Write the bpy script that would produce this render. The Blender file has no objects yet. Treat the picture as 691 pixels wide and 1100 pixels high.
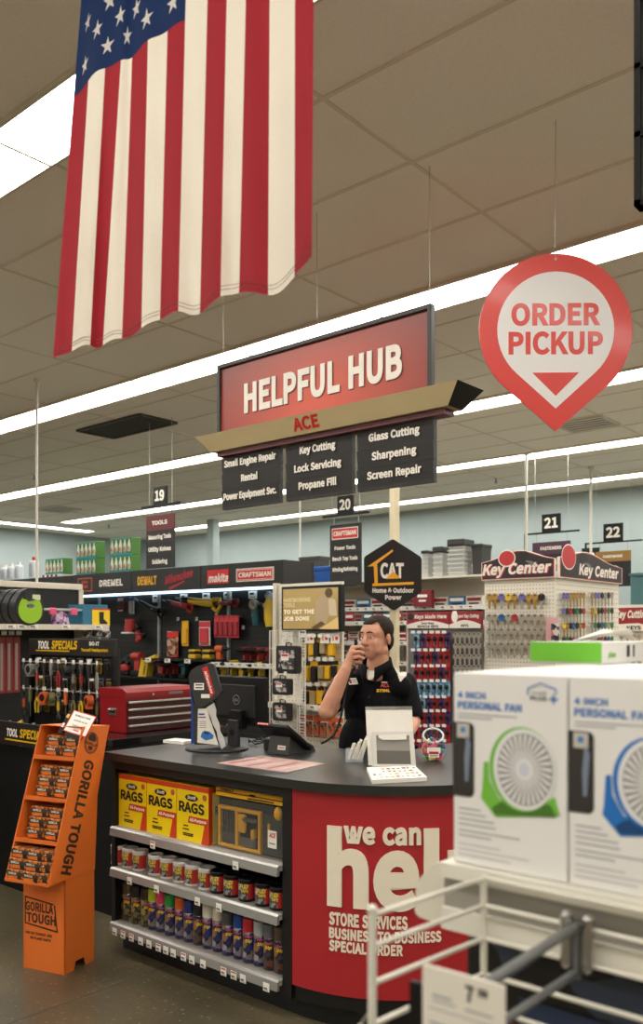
import bpy, bmesh, math, random
from mathutils import Matrix, Vector
random.seed(7)
S = bpy.context.scene
COL = S.collection
R_ = math.radians

# ------------------------------------------------------------------ camera
EYE = 1.6
CT, ST = math.cos(R_(40.6)), math.sin(R_(40.6))
F2, R2 = Vector((-ST, CT, 0)), Vector((CT, ST, 0))
FPX, U0, V0 = 939.0, 345.5, 680.0
cam_d = bpy.data.cameras.new('camera')
cam = bpy.data.objects.new('camera', cam_d); COL.objects.link(cam)
cam.location = (0, 0, EYE)
cam.rotation_euler = (R_(90), 0, R_(40.6))
cam_d.sensor_fit = 'HORIZONTAL'; cam_d.sensor_width = 36
cam_d.lens = FPX / 691 * 36
cam_d.shift_y = 130 / 691
cam_d.clip_start = 0.05
cam_d.dof.use_dof = True; cam_d.dof.focus_distance = 3.9; cam_d.dof.aperture_fstop = 6.6
S.camera = cam
# ------------------------------------------------------------------ world, exposure
w = bpy.data.worlds.new('world'); S.world = w; w.use_nodes = True
w.node_tree.nodes['Background'].inputs[0].default_value = (.9, .92, 1, 1)
w.node_tree.nodes['Background'].inputs[1].default_value = 0.02
S.view_settings.view_transform = 'Standard'; S.view_settings.look = 'None'
S.view_settings.exposure = 0.0; S.view_settings.gamma = 1
S.view_settings.use_curve_mapping = False
LAMP = 15.5
LAMP_RGB = (1.0, .962, .895)
try:
    S.cycles.use_denoising = True
    S.cycles.max_bounces = 8
    S.cycles.sample_clamp_indirect = 4
except Exception:
    pass

# ------------------------------------------------------------------ measuring helpers (photo pixel + a known plane -> world point)
def ray(u, v):
    return F2 + R2 * ((u - U0) / FPX) + Vector((0, 0, (V0 - v) / FPX))
def PD(u, v, d): return Vector((0, 0, EYE)) + ray(u, v) * d
def PY(u, v, Y):
    r = ray(u, v); return Vector((0, 0, EYE)) + r * (Y / r.y)
def PX(u, v, X):
    r = ray(u, v); return Vector((0, 0, EYE)) + r * (X / r.x)
def PZ(u, v, z):
    r = ray(u, v); return Vector((0, 0, EYE)) + r * ((z - EYE) / r.z)

# ------------------------------------------------------------------ materials
def lin(c):
    return tuple((x / 255 / 12.92) if x / 255 <= .04045 else ((x / 255 + .055) / 1.055) ** 2.4 for x in c)
MC = {}
def M(name, rgb=(128, 128, 128), rough=.5, metal=0, noise=0, scale=20, bump=0, emit=0, trans=0, alpha=1, coat=0, spec=.5, sub=0):
    if name in MC: return MC[name]
    m = bpy.data.materials.new(name); m.use_nodes = True; MC[name] = m
    nt = m.node_tree; b = nt.nodes['Principled BSDF']; L = nt.links.new
    c = lin(rgb) + (1,)
    b.inputs['Base Color'].default_value = c; m.diffuse_color = c
    b.inputs['Roughness'].default_value = rough; b.inputs['Metallic'].default_value = metal
    b.inputs['Specular IOR Level'].default_value = spec
    if coat: b.inputs['Coat Weight'].default_value = coat; b.inputs['Coat Roughness'].default_value = .08
    if trans: b.inputs['Transmission Weight'].default_value = trans
    if sub: b.inputs['Subsurface Weight'].default_value = sub; b.inputs['Subsurface Radius'].default_value = (.02, .008, .004)
    if alpha < 1: b.inputs['Alpha'].default_value = alpha
    if emit:
        b.inputs['Emission Color'].default_value = c; b.inputs['Emission Strength'].default_value = emit
    if noise or bump:
        tc = nt.nodes.new('ShaderNodeTexCoord'); n = nt.nodes.new('ShaderNodeTexNoise')
        n.inputs['Scale'].default_value = scale; n.inputs['Detail'].default_value = 4
        L(tc.outputs['Object'], n.inputs['Vector'])
        if noise:
            r = nt.nodes.new('ShaderNodeValToRGB')
            r.color_ramp.elements[0].position = .3; r.color_ramp.elements[1].position = .7
            r.color_ramp.elements[0].color = tuple(x * (1 - noise) for x in c[:3]) + (1,)
            r.color_ramp.elements[1].color = tuple(min(1, x * (1 + noise)) for x in c[:3]) + (1,)
            L(n.outputs['Fac'], r.inputs['Fac']); L(r.outputs['Color'], b.inputs['Base Color'])
        if bump:
            bp = nt.nodes.new('ShaderNodeBump'); bp.inputs['Strength'].default_value = bump; bp.inputs['Distance'].default_value = .01
            L(n.outputs['Fac'], bp.inputs['Height']); L(bp.outputs['Normal'], b.inputs['Normal'])
    return m
def printed(name, cols, scale=60, rough=.4, stretch=(1, 1, 1)):
    """printed packaging artwork: blotches of a few inks"""
    if name in MC: return MC[name]
    m = bpy.data.materials.new(name); m.use_nodes = True; MC[name] = m
    nt = m.node_tree; b = nt.nodes['Principled BSDF']; L = nt.links.new
    tc = nt.nodes.new('ShaderNodeTexCoord'); mp = nt.nodes.new('ShaderNodeMapping'); mp.inputs['Scale'].default_value = stretch
    vo = nt.nodes.new('ShaderNodeTexVoronoi'); vo.inputs['Scale'].default_value = scale
    nz = nt.nodes.new('ShaderNodeTexNoise'); nz.inputs['Scale'].default_value = scale * .7
    mx = nt.nodes.new('ShaderNodeMixRGB'); mx.inputs[0].default_value = .04
    sp = nt.nodes.new('ShaderNodeSeparateColor'); r = nt.nodes.new('ShaderNodeValToRGB'); r.color_ramp.interpolation = 'CONSTANT'
    L(tc.outputs['Object'], mp.inputs['Vector']); L(mp.outputs['Vector'], nz.inputs['Vector'])
    L(mp.outputs['Vector'], mx.inputs[1]); L(nz.outputs['Color'], mx.inputs[2]); L(mx.outputs[0], vo.inputs['Vector'])
    L(vo.outputs['Color'], sp.inputs[0]); L(sp.outputs[0], r.inputs['Fac'])
    e = r.color_ramp.elements
    while len(e) < len(cols): e.new(.5)
    for i, c in enumerate(cols):
        e[i].position = i / len(cols); e[i].color = lin(c) + (1,)
    L(r.outputs['Color'], b.inputs['Base Color']); b.inputs['Roughness'].default_value = rough
    m.diffuse_color = lin(cols[0]) + (1,)
    return m

# ------------------------------------------------------------------ mesh builder
I4 = Matrix.Identity(4)
def FR(loc=(0, 0, 0), rz=0, tilt=0):
    """frame of an upright face: x right, y up, z out of the face; rz=0 faces -Y, rz=90deg faces +X; tilt leans the top back"""
    return Matrix.Translation(loc) @ Matrix.Rotation(rz, 4, 'Z') @ Matrix.Rotation(R_(90) - tilt, 4, 'X')
# letter shapes: one line per character = advance|contour|contour..., thousandths of an em
GLYPHS = """
A 415|-45,-34,91,-34,139,119,272,119,320,-34,459,-34,267,534,148,534|177,237,187,269,196,298,205,326,213,354,221,382,229,411,207,396,183,409,191,382,199,354,208,326,216,298,225,269,236,237
B 448|35,-34,229,-34,286,-30,339,-16,385,9,421,45,444,92,452,146,447,186,435,221,414,251,388,273,357,290,384,275,357,251,380,269,399,292,412,319,420,347,423,379,416,428,394,470,360,501,317,520,269,531,218,534,35,534|166,322,166,416,208,416,240,414,264,410,278,403,286,396,290,386,292,370,291,355,286,345,278,337,264,330,240,324,205,322|166,84,166,205,218,205,255,203,283,197,301,188,312,178,319,166,321,149,318,128,311,114,300,102,281,93,254,87,218,84
C 435|256,-43,293,-40,327,-33,358,-21,387,-4,413,16,457,61,378,153,337,112,323,100,308,92,293,86,278,82,261,81,225,86,197,100,174,123,155,156,143,199,138,252,143,304,156,346,175,378,199,401,228,414,263,419,277,418,291,415,304,410,317,403,328,394,367,357,444,450,405,489,382,506,357,521,328,533,296,540,260,543,192,534,129,507,77,463,38,404,14,332,5,250,14,167,37,96,76,37,127,-7,188,-34
D 469|35,-34,198,-34,274,-26,341,0,395,43,433,101,456,171,463,252,456,332,433,402,394,459,340,501,272,526,195,534,35,534|166,86,166,415,186,415,234,410,269,396,295,375,314,345,326,304,330,252,326,199,314,158,294,127,269,105,234,91,186,86
E 402|35,-34,398,-34,398,88,166,88,166,202,355,202,355,324,166,324,166,413,391,413,391,534,35,534
F 377|35,-34,166,-34,166,190,357,190,357,312,166,312,166,413,391,413,391,534,35,534
G 470|264,-43,302,-41,336,-34,368,-24,397,-11,422,6,454,34,454,293,221,293,221,173,328,173,328,92,332,96,323,91,312,87,299,83,286,81,273,80,231,86,200,100,175,123,155,156,143,199,138,252,143,303,156,345,176,377,202,400,233,414,272,419,289,418,305,415,319,409,332,402,343,393,382,357,459,450,419,488,397,505,371,520,341,532,307,540,268,543,197,534,133,507,79,463,39,404,14,332,5,250,14,167,38,95,78,36,130,-7,194,-34
H 497|35,-34,166,-34,166,202,331,202,331,-34,462,-34,462,534,331,534,331,325,166,325,166,534,35,534
I 200|35,-34,166,-34,166,534,35,534
J 365|163,-43,215,-36,260,-17,294,15,317,54,330,99,333,145,333,534,202,534,202,154,200,124,195,104,189,93,182,86,172,82,155,81,144,81,134,84,125,88,117,95,108,105,78,152,-23,79,13,25,36,1,63,-18,93,-32,126,-40
K 441|35,-34,166,-34,166,146,212,202,348,-34,497,-34,298,307,480,531,327,534,153,304,165,534,35,534
L 370|35,-34,385,-34,385,88,166,88,166,534,35,534
M 554|35,-34,160,-34,160,277,159,301,158,326,157,352,155,379,153,404,122,402,128,299,231,16,321,16,424,299,427,393,399,402,397,379,395,352,394,326,393,301,392,277,392,-34,519,-34,519,534,385,534,282,244,276,226,270,209,265,191,259,174,253,157,275,195,302,159,297,174,291,192,285,209,278,227,272,244,169,534,35,534
N 493|35,-34,162,-34,162,263,162,290,161,317,159,343,158,370,156,395,131,383,148,299,340,-34,458,-34,458,534,330,534,330,240,331,213,332,186,333,158,335,131,337,105,363,116,345,202,153,534,35,534
O 506|253,-43,322,-34,383,-6,433,39,470,99,493,170,501,252,493,333,470,404,433,463,383,507,322,534,253,543,184,534,123,507,73,463,36,404,13,333,5,252,13,170,36,99,73,39,123,-6,184,-34|253,81,222,86,195,99,173,123,155,156,143,199,138,252,143,304,155,347,172,379,195,401,221,415,253,419,285,415,311,401,334,379,352,347,363,304,368,252,363,199,351,156,334,123,311,99,285,86
P 432|35,-34,166,-34,166,165,216,165,272,170,324,184,369,210,404,247,425,296,433,353,425,412,403,460,367,496,321,518,269,530,213,534,35,534|166,284,166,415,202,415,239,413,266,408,283,400,292,391,299,377,301,353,299,329,292,313,282,302,266,293,241,287,205,284
Q 506|253,78,222,83,195,97,173,120,155,154,143,198,138,252,143,304,155,347,172,379,195,401,221,415,253,419,285,415,311,401,334,379,352,347,363,304,368,252,363,198,351,154,333,120,311,97,285,83|405,-160,422,-159,438,-158,453,-156,467,-153,480,-149,518,-135,490,-23,450,-35,444,-36,437,-37,430,-38,422,-39,413,-39,391,-37,372,-33,356,-26,341,-17,330,-5,343,-25,354,-22,405,11,446,56,476,112,494,178,501,252,493,333,470,404,433,463,383,507,322,534,253,543,184,534,123,507,73,463,36,404,13,333,5,252,12,176,31,110,62,53,105,8,157,-24,199,-36,211,-58,237,-92,271,-120,310,-141,356,-155
R 433|166,297,166,415,215,415,247,413,271,408,286,401,295,392,300,380,303,360,300,339,294,324,284,314,269,305,246,299,214,297|323,-34,473,-34,337,200,333,199,367,218,395,244,416,277,430,316,434,361,427,416,405,462,371,497,327,519,278,531,226,534,35,534,35,-34,166,-34,166,178,202,178
S 407|208,-43,264,-37,313,-20,354,7,385,42,405,85,411,132,407,175,394,211,373,241,348,264,319,283,288,298,217,329,198,337,182,345,169,353,161,362,156,370,154,382,156,392,160,400,167,407,177,413,193,418,214,420,231,418,248,415,263,410,277,403,291,393,332,359,407,451,363,491,337,509,310,523,279,534,247,541,213,543,163,538,118,523,79,498,48,464,28,423,22,377,27,334,42,298,64,269,90,247,118,230,143,217,215,186,237,176,254,167,266,158,273,150,277,141,279,128,277,115,272,104,264,96,251,88,232,83,208,80,187,82,167,87,147,94,128,105,111,117,68,157,-14,62,34,17,64,-3,96,-20,131,-33,168,-40
T 409|139,-34,270,-34,270,413,421,413,421,534,-13,534,-13,413,139,413
U 492|246,-43,302,-38,354,-19,399,15,433,64,453,128,460,205,460,534,331,534,331,206,327,157,318,124,304,103,289,90,270,83,246,81,223,83,204,90,190,103,177,124,167,157,164,206,164,534,33,534,33,205,39,128,60,64,93,15,138,-19,190,-38
V 392|135,-34,258,-34,439,534,303,534,215,239,207,210,199,183,191,156,184,130,176,103,197,122,220,104,212,130,204,156,197,183,189,210,181,239,92,534,-46,534
W 599|96,-34,225,-34,306,294,310,314,315,333,319,351,323,370,327,389,301,370,272,387,276,371,280,352,284,333,288,314,292,294,375,-34,505,-34,622,534,493,534,433,234,429,207,424,180,419,153,415,126,410,98,410,99,462,99,462,100,457,127,451,154,445,181,439,209,433,236,357,534,246,534,170,236,164,208,158,181,152,154,146,127,140,100,166,106,193,100,188,126,184,153,179,180,174,207,168,234,111,534,-24,534
X 391|-47,-34,99,-34,180,119,187,132,193,145,200,158,207,172,214,187,196,149,172,183,179,171,186,158,193,145,199,132,206,119,290,-34,439,-34,272,255,428,534,283,534,207,388,200,376,195,364,189,353,183,340,177,327,194,365,220,331,214,342,208,354,201,365,195,377,189,389,111,534,-37,534,119,259
Y 362|115,-34,246,-34,246,186,418,534,276,534,202,373,194,354,186,336,178,318,170,300,161,282,179,320,202,284,194,300,186,318,178,336,170,354,162,373,88,534,-55,534,115,186
Z 411|0,-34,413,-34,413,88,174,88,410,452,410,534,24,534,24,413,236,413,0,48
a 384|148,-43,176,-41,203,-34,228,-24,251,-12,272,3,247,-17,250,-34,363,-34,363,229,360,277,348,321,326,360,294,390,251,408,202,414,167,412,136,405,107,396,80,384,57,372,10,343,68,241,113,269,127,277,143,284,159,289,175,293,190,294,208,292,217,287,224,280,229,269,232,253,232,264,189,257,127,241,77,218,38,186,14,145,6,97,11,57,25,22,47,-6,77,-27,111,-39|166,76,154,77,146,79,141,82,138,85,136,90,135,100,136,111,142,120,155,130,180,141,219,151,233,153,233,106,229,102,215,92,201,84,189,79,178,77
b 422|227,-43,277,-36,324,-14,364,21,395,68,414,125,421,191,416,251,401,304,376,349,340,385,293,407,240,414,213,412,188,405,164,396,141,383,120,369,155,392,160,394,160,577,29,577,29,-34,142,-34,144,-22,118,-3,137,-16,159,-27,181,-36,203,-41|214,78,207,78,197,80,186,84,174,89,161,97,160,98,160,262,164,266,179,276,192,284,204,289,214,292,223,293,245,290,260,283,271,271,280,252,286,224,288,191,285,154,276,125,264,103,250,89,234,81
c 348|208,-43,235,-41,261,-36,285,-28,309,-17,331,-4,374,30,310,130,269,97,259,90,248,85,237,81,226,78,215,77,192,80,173,89,158,104,145,124,137,151,134,185,137,218,146,245,159,266,175,281,194,290,217,293,225,293,233,291,242,288,250,283,259,277,295,247,368,342,328,375,310,387,290,398,267,406,241,412,213,414,158,407,108,387,64,353,30,307,9,250,1,185,8,120,28,64,60,18,103,-16,153,-36
d 423|188,-43,216,-41,242,-34,266,-24,288,-11,308,4,279,-23,280,-34,394,-34,394,577,263,577,263,399,268,400,305,377,286,389,267,400,245,407,222,412,195,414,145,407,99,385,59,350,28,304,9,249,2,185,7,121,24,66,51,20,89,-15,136,-36|204,78,183,81,168,88,155,101,144,121,137,150,134,185,138,219,146,246,159,267,173,282,190,290,209,293,218,293,229,291,239,287,250,282,262,274,263,273,263,108,259,104,247,93,235,86,224,81,214,79
e 378|212,-43,241,-41,267,-37,291,-30,313,-22,334,-11,379,16,326,118,282,91,270,86,258,81,246,78,234,76,221,75,195,78,175,87,158,100,145,118,136,142,136,137,376,137,381,171,382,177,382,184,383,191,383,198,383,207,378,262,363,312,337,355,300,387,254,408,201,414,150,407,102,385,61,351,29,305,9,249,1,185,8,120,29,64,62,18,106,-15,157,-36|138,249,136,239,145,260,157,276,171,287,186,294,203,296,220,294,234,288,244,279,252,265,258,243,258,249
f 222|-11,286,39,286,39,-34,169,-34,169,286,248,286,248,404,169,404,169,428,170,446,173,457,176,463,178,466,181,467,189,468,191,468,196,467,200,466,205,465,209,463,251,445,284,561,245,576,233,579,221,582,208,584,194,585,179,586,139,581,102,566,73,541,53,509,42,471,39,431,39,402,-11,399
g 385|188,-205,248,-199,300,-184,345,-160,379,-127,402,-87,410,-43,405,-5,389,28,362,53,329,69,290,77,247,80,174,80,156,81,146,83,142,85,143,85,143,84,143,87,143,89,144,92,145,94,147,97,150,100,139,90,128,95,140,91,151,88,163,85,175,84,188,83,231,88,272,103,307,127,334,160,351,200,357,245,355,266,352,285,346,303,338,319,328,334,356,294,402,289,402,404,246,404,243,405,233,408,223,411,211,412,199,414,185,414,143,409,102,394,67,370,39,336,20,295,14,248,17,220,23,195,33,172,46,152,60,135,48,146,63,161,52,151,40,136,31,119,24,99,22,77,23,57,28,38,36,22,46,8,58,-4,35,12,50,26,35,11,20,-7,10,-27,3,-49,0,-73,7,-113,28,-148,59,-174,97,-191,140,-201|187,194,176,195,166,200,157,207,150,217,145,230,143,248,145,265,149,278,156,288,165,294,175,298,187,300,200,298,210,294,218,288,225,278,230,265,232,248,230,230,225,217,218,207,209,200,199,195|196,-93,170,-92,150,-87,136,-81,128,-75,125,-69,124,-61,124,-58,125,-53,128,-47,132,-41,138,-35,136,-37,129,-35,139,-37,148,-38,158,-39,166,-39,174,-39,238,-39,257,-40,270,-43,277,-45,278,-47,279,-48,279,-52,278,-59,273,-67,262,-76,246,-85,224,-91
h 414|29,-34,160,-34,160,254,166,261,180,273,193,282,204,287,214,290,226,291,240,290,247,286,252,282,257,272,261,253,263,225,263,-34,393,-34,393,236,390,283,379,327,359,364,329,392,290,409,246,414,215,411,187,403,162,392,139,377,118,360,149,377,160,394,160,577,29,577
i 188|29,-34,160,-34,160,404,29,404|94,413,114,415,132,422,148,434,160,450,168,468,170,489,168,508,160,527,148,542,132,554,114,561,94,563,74,561,56,554,40,542,28,526,21,508,19,489,21,469,28,450,40,434,56,422,74,415
j 188|25,-199,66,-194,102,-179,130,-153,147,-120,157,-83,160,-43,160,404,29,404,29,-42,29,-60,27,-73,24,-79,24,-80,23,-80,16,-81,14,-81,10,-81,6,-80,1,-79,-3,-78,-41,-65,-71,-177,-34,-190,-24,-193,-13,-196,-1,-198,11,-199|94,413,114,415,132,422,148,434,160,449,168,468,170,489,167,508,160,527,148,542,132,554,114,561,94,563,74,561,56,554,40,542,28,527,21,508,18,489,21,468,28,450,40,434,56,422,74,415
k 377|29,-34,158,-34,158,85,189,121,283,-34,431,-34,272,218,419,401,267,404,146,229,158,577,29,577
l 194|127,-43,138,-43,147,-42,155,-41,163,-39,169,-38,203,-27,183,84,147,77,145,77,145,77,148,77,154,74,158,69,160,66,160,66,160,71,160,577,29,577,29,73,31,44,37,17,51,-8,72,-28,98,-40
m 632|29,-34,160,-34,160,255,166,262,179,274,191,282,202,288,211,290,218,291,231,290,238,287,242,282,247,272,252,253,253,225,253,-34,383,-34,383,255,390,261,404,274,416,282,426,288,435,290,443,291,455,290,462,287,467,282,472,272,476,253,478,225,478,-34,608,-34,608,236,604,284,593,327,573,364,544,392,506,409,462,414,432,411,405,402,380,389,357,373,335,353,350,369,360,346,345,369,324,388,299,403,269,411,236,414,208,411,182,403,157,391,135,376,115,358,145,388,144,404,29,404
n 416|29,-34,160,-34,160,254,166,261,180,273,193,282,204,287,214,290,226,291,240,290,247,286,252,282,257,272,261,253,263,225,263,-34,393,-34,393,236,390,283,379,327,359,364,329,392,290,409,246,414,215,411,187,403,161,391,138,376,117,359,146,387,144,404,29,404
o 413|207,-43,260,-36,309,-15,351,18,384,64,405,120,412,185,405,250,384,306,351,352,309,386,260,407,207,414,153,407,104,386,62,352,29,306,9,250,1,185,9,120,29,64,62,18,104,-15,154,-36|207,77,187,80,171,89,156,103,145,123,137,151,134,185,137,219,145,246,156,267,171,282,187,290,207,293,226,290,243,282,257,267,269,246,277,219,280,185,277,151,269,124,257,103,243,89,226,80
p 423|29,-190,160,-190,160,-30,157,-31,121,-7,141,-19,161,-29,183,-37,204,-41,227,-43,277,-36,324,-14,364,21,395,68,414,125,421,191,416,251,401,304,376,349,340,385,293,407,240,414,212,412,186,405,162,395,140,383,119,369,145,389,142,404,29,404|214,78,207,78,197,80,186,84,174,89,161,97,160,98,160,261,164,265,179,276,192,284,204,290,214,292,223,293,245,290,260,283,271,271,280,252,286,224,288,191,285,154,276,125,264,103,250,89,234,81
q 423|263,-190,394,-190,394,404,282,404,280,396,306,377,288,389,267,400,245,408,222,412,195,414,145,407,99,385,59,350,28,304,9,249,2,185,7,121,24,66,51,20,89,-15,136,-36,188,-43,216,-41,241,-34,265,-25,287,-12,306,2,273,-16,263,-24|204,78,183,81,168,88,155,101,144,121,137,150,134,185,138,219,146,246,159,267,173,282,190,290,209,293,218,293,229,291,239,287,250,282,262,274,263,273,263,108,259,104,247,93,235,86,224,81,214,79
r 265|29,-34,160,-34,160,230,168,249,180,267,191,278,202,285,211,289,220,290,224,290,228,290,231,289,235,288,239,287,280,274,305,391,273,406,264,409,255,412,245,413,236,414,225,414,198,411,172,401,148,386,127,368,108,345,134,358,144,404,29,404
s 319|160,-43,207,-38,248,-25,282,-2,308,28,323,63,328,101,322,143,305,177,279,202,251,221,222,234,194,245,174,253,157,260,145,267,139,272,137,275,136,279,137,283,138,286,141,290,146,293,156,296,171,297,181,297,192,294,202,291,212,286,223,279,262,252,333,344,288,377,268,389,246,399,222,407,197,412,169,414,125,410,86,397,53,375,28,347,13,312,8,275,14,236,31,203,55,178,82,160,111,147,138,136,158,129,175,121,188,113,196,106,199,102,200,96,200,91,197,87,194,82,188,79,177,75,161,74,145,75,130,78,116,83,102,90,88,99,45,132,-25,35,22,0,46,-14,72,-26,100,-35,129,-41
t 257|178,-43,193,-42,208,-40,221,-38,234,-35,246,-31,289,-18,258,98,217,81,212,79,206,78,201,77,197,76,194,76,183,77,178,79,176,81,173,86,171,97,170,114,170,286,271,286,271,404,170,404,170,509,52,509,45,403,-16,399,-16,286,40,286,40,113,42,74,52,37,70,4,98,-22,135,-38
u 414|171,-43,202,-40,230,-32,255,-20,278,-4,300,15,271,-10,270,-34,386,-34,386,404,256,404,256,120,248,111,234,98,222,89,212,83,202,80,190,79,176,81,169,84,164,88,160,98,156,117,154,144,154,404,23,404,23,135,27,87,37,44,58,7,88,-21,127,-38
v 355|119,-34,240,-34,395,404,261,404,182,170,177,151,171,133,165,115,160,97,154,79,176,114,204,81,199,97,193,115,187,133,181,152,176,170,98,404,-40,404
w 547|96,-34,220,-34,279,190,284,208,288,226,293,244,297,262,301,280,276,255,247,277,250,262,254,244,258,227,263,209,267,191,327,-34,455,-34,574,404,443,404,382,164,378,146,374,129,371,111,367,94,363,77,387,107,417,82,414,96,410,112,405,130,401,147,396,165,332,404,219,404,154,165,150,147,145,129,141,112,137,95,133,78,158,105,188,80,185,94,181,111,178,128,174,146,170,164,108,404,-26,404
x 340|-52,-34,95,-34,155,70,162,81,168,93,174,104,180,115,186,125,170,98,147,121,152,113,158,103,165,92,171,81,177,69,242,-34,392,-34,248,187,381,404,235,404,180,306,174,295,168,284,163,274,157,264,152,253,169,286,194,258,190,266,184,276,178,286,172,295,167,306,106,404,-42,404,92,193
y 355|71,-194,112,-188,150,-172,180,-147,205,-116,224,-81,239,-43,394,404,261,404,186,175,181,157,176,140,171,122,166,104,161,87,181,125,210,92,205,107,199,124,193,142,187,159,181,177,97,404,-41,404,122,-2,117,-18,110,-36,102,-51,93,-62,85,-69,76,-73,65,-74,64,-74,62,-74,59,-73,55,-72,52,-71,13,-58,-15,-174,21,-187,30,-189,39,-191,49,-193,59,-193
z 324|-10,-34,338,-34,338,84,167,84,332,326,332,404,11,404,11,286,155,286,-10,44
0 379|190,-43,246,-34,294,-7,332,37,358,96,374,167,379,252,374,336,358,406,332,464,294,508,245,534,190,543,134,535,85,508,47,464,21,406,5,336,0,252,5,167,21,96,47,38,85,-7,134,-34|190,76,177,79,164,88,151,107,139,141,131,189,128,252,131,314,139,362,151,395,164,414,177,423,190,425,203,423,215,414,228,395,240,362,248,314,251,252,248,189,240,141,228,107,215,88,203,79
1 379|26,-34,368,-34,368,86,268,86,268,534,178,534,157,523,144,517,130,512,114,507,96,502,49,492,49,391,138,391,138,86,26,86
2 379|-4,-34,378,-34,378,88,206,88,192,88,178,87,163,86,149,85,135,84,177,73,204,81,254,136,295,191,327,247,347,304,355,362,349,412,333,456,306,493,269,521,225,537,175,543,139,540,106,532,76,519,49,502,25,482,-21,435,65,351,102,392,115,404,128,413,141,419,154,423,167,424,187,422,201,416,211,408,218,396,223,380,225,360,220,324,204,283,176,237,134,185,78,127,-4,52
3 379|180,-43,229,-38,276,-23,316,3,347,38,368,82,375,133,370,174,356,210,335,240,308,264,277,282,305,267,278,246,303,264,326,287,343,316,354,348,358,385,351,430,333,470,304,503,267,525,224,539,178,543,145,541,114,534,86,523,60,509,37,493,-10,454,68,361,108,397,121,407,134,414,147,420,161,423,175,424,192,422,205,418,214,412,220,404,224,393,226,379,224,362,218,349,208,338,190,328,162,321,87,315,87,204,168,199,202,191,222,181,234,169,240,155,243,136,240,118,235,104,226,93,213,85,196,79,175,77,154,79,136,83,119,91,104,100,90,111,48,151,-26,57,15,17,39,-2,68,-19,101,-32,138,-40
4 379|198,-34,325,-34,325,104,391,104,391,222,325,222,325,534,203,534,-20,189,-20,104,198,104|198,222,142,222,221,340,229,354,236,366,243,379,250,392,256,404,224,380,200,416,200,404,199,388,199,371,198,355,198,341
5 379|180,-43,228,-37,275,-19,316,11,348,52,369,103,377,162,370,221,352,270,322,308,283,336,239,351,193,356,174,355,158,353,142,349,127,345,114,339,156,360,161,413,352,413,352,534,43,534,23,249,92,205,123,225,134,231,144,236,153,238,163,240,174,241,196,238,213,232,225,221,235,207,242,187,245,161,242,135,234,114,223,98,209,87,192,80,172,77,151,79,132,83,115,90,101,99,87,110,46,149,-28,53,15,14,39,-3,67,-19,100,-32,137,-40
6 379|205,-43,252,-37,295,-17,332,13,360,52,377,100,383,153,378,209,363,256,337,295,301,323,258,339,210,345,184,342,159,335,135,325,111,310,90,293,120,301,136,314,148,361,164,392,182,410,202,420,227,424,235,423,245,420,255,417,264,411,272,405,305,370,388,459,348,498,328,513,305,525,280,535,253,541,222,543,166,535,113,511,67,469,33,409,12,333,4,239,10,157,28,89,58,33,99,-9,149,-35|134,190,140,198,154,211,167,220,179,226,190,229,199,230,218,227,231,222,241,213,248,199,254,179,256,154,253,128,247,107,238,92,228,82,217,77,205,75,187,78,173,86,159,101,147,125,138,159
7 379|98,-34,232,-34,239,89,249,168,265,239,289,306,325,372,381,452,381,534,-1,534,-1,413,213,413,203,397,167,326,140,253,120,176,108,93
8 379|191,-43,242,-38,288,-22,326,2,356,35,375,75,381,119,377,159,366,193,349,222,328,246,305,265,315,259,304,246,320,264,336,287,350,313,360,343,364,376,359,421,343,461,317,495,282,521,240,536,192,542,147,537,107,522,72,498,44,465,27,426,21,381,24,349,33,320,47,294,64,272,83,253,67,266,79,275,55,255,32,229,14,199,2,164,-3,124,4,77,24,36,54,2,94,-22,140,-38|217,312,210,314,187,326,168,339,156,351,149,364,146,381,148,395,152,406,159,415,167,421,178,425,192,427,208,425,219,420,229,412,236,402,240,389,242,372,241,360,238,347,233,335,225,322,215,310|192,72,171,74,153,80,139,89,129,101,123,114,121,130,122,146,127,161,135,176,145,190,158,203,160,204,176,198,205,184,227,170,242,156,250,141,254,122,252,108,247,96,239,87,227,79,212,74
9 379|162,-43,216,-35,269,-9,313,35,347,96,368,175,376,272,370,350,351,417,321,471,279,511,229,535,173,543,126,537,83,518,47,488,20,448,2,400,-4,347,1,292,16,245,42,206,78,178,120,161,167,155,195,158,221,165,246,176,269,191,290,208,260,200,243,187,231,140,215,108,197,90,179,80,157,77,147,78,136,80,126,84,116,89,107,96,72,130,-8,40,33,2,53,-13,76,-25,101,-35,130,-41|247,313,240,304,226,290,213,281,200,275,189,271,179,270,160,273,148,278,138,287,130,301,125,321,123,346,125,372,131,393,140,408,150,418,162,424,174,426,193,423,208,415,221,401,234,377,243,344
& 464|176,-43,209,-41,240,-35,269,-25,296,-11,321,5,323,6,323,6,344,-7,365,-18,386,-28,407,-36,458,-51,495,65,449,80,437,85,423,91,409,99,394,108,407,99,406,99,424,129,441,160,455,192,468,226,493,303,363,303,347,252,338,228,328,204,317,182,304,162,312,172,317,168,295,188,274,210,254,233,236,257,238,255,240,256,268,279,294,305,316,335,332,370,338,410,334,446,322,478,302,505,275,526,242,539,205,543,164,538,128,523,97,499,75,468,61,431,57,393,58,370,61,348,67,325,74,303,83,281,81,285,77,283,51,260,28,235,8,205,-5,169,-10,129,-4,82,15,40,44,5,81,-21,126,-38|227,83,245,97,233,89,220,83,208,79,196,76,185,75,165,77,149,83,137,91,128,102,122,116,120,133,121,144,125,155,132,166,142,178,155,191,142,180,140,184,161,156,183,129,207,103,232,79|182,355,192,332,187,345,183,358,180,370,179,382,178,391,179,405,183,415,187,422,192,427,198,430,206,431,211,430,213,429,215,428,217,424,218,418,219,410,217,398,212,387,202,374,188,361,170,346
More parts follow.
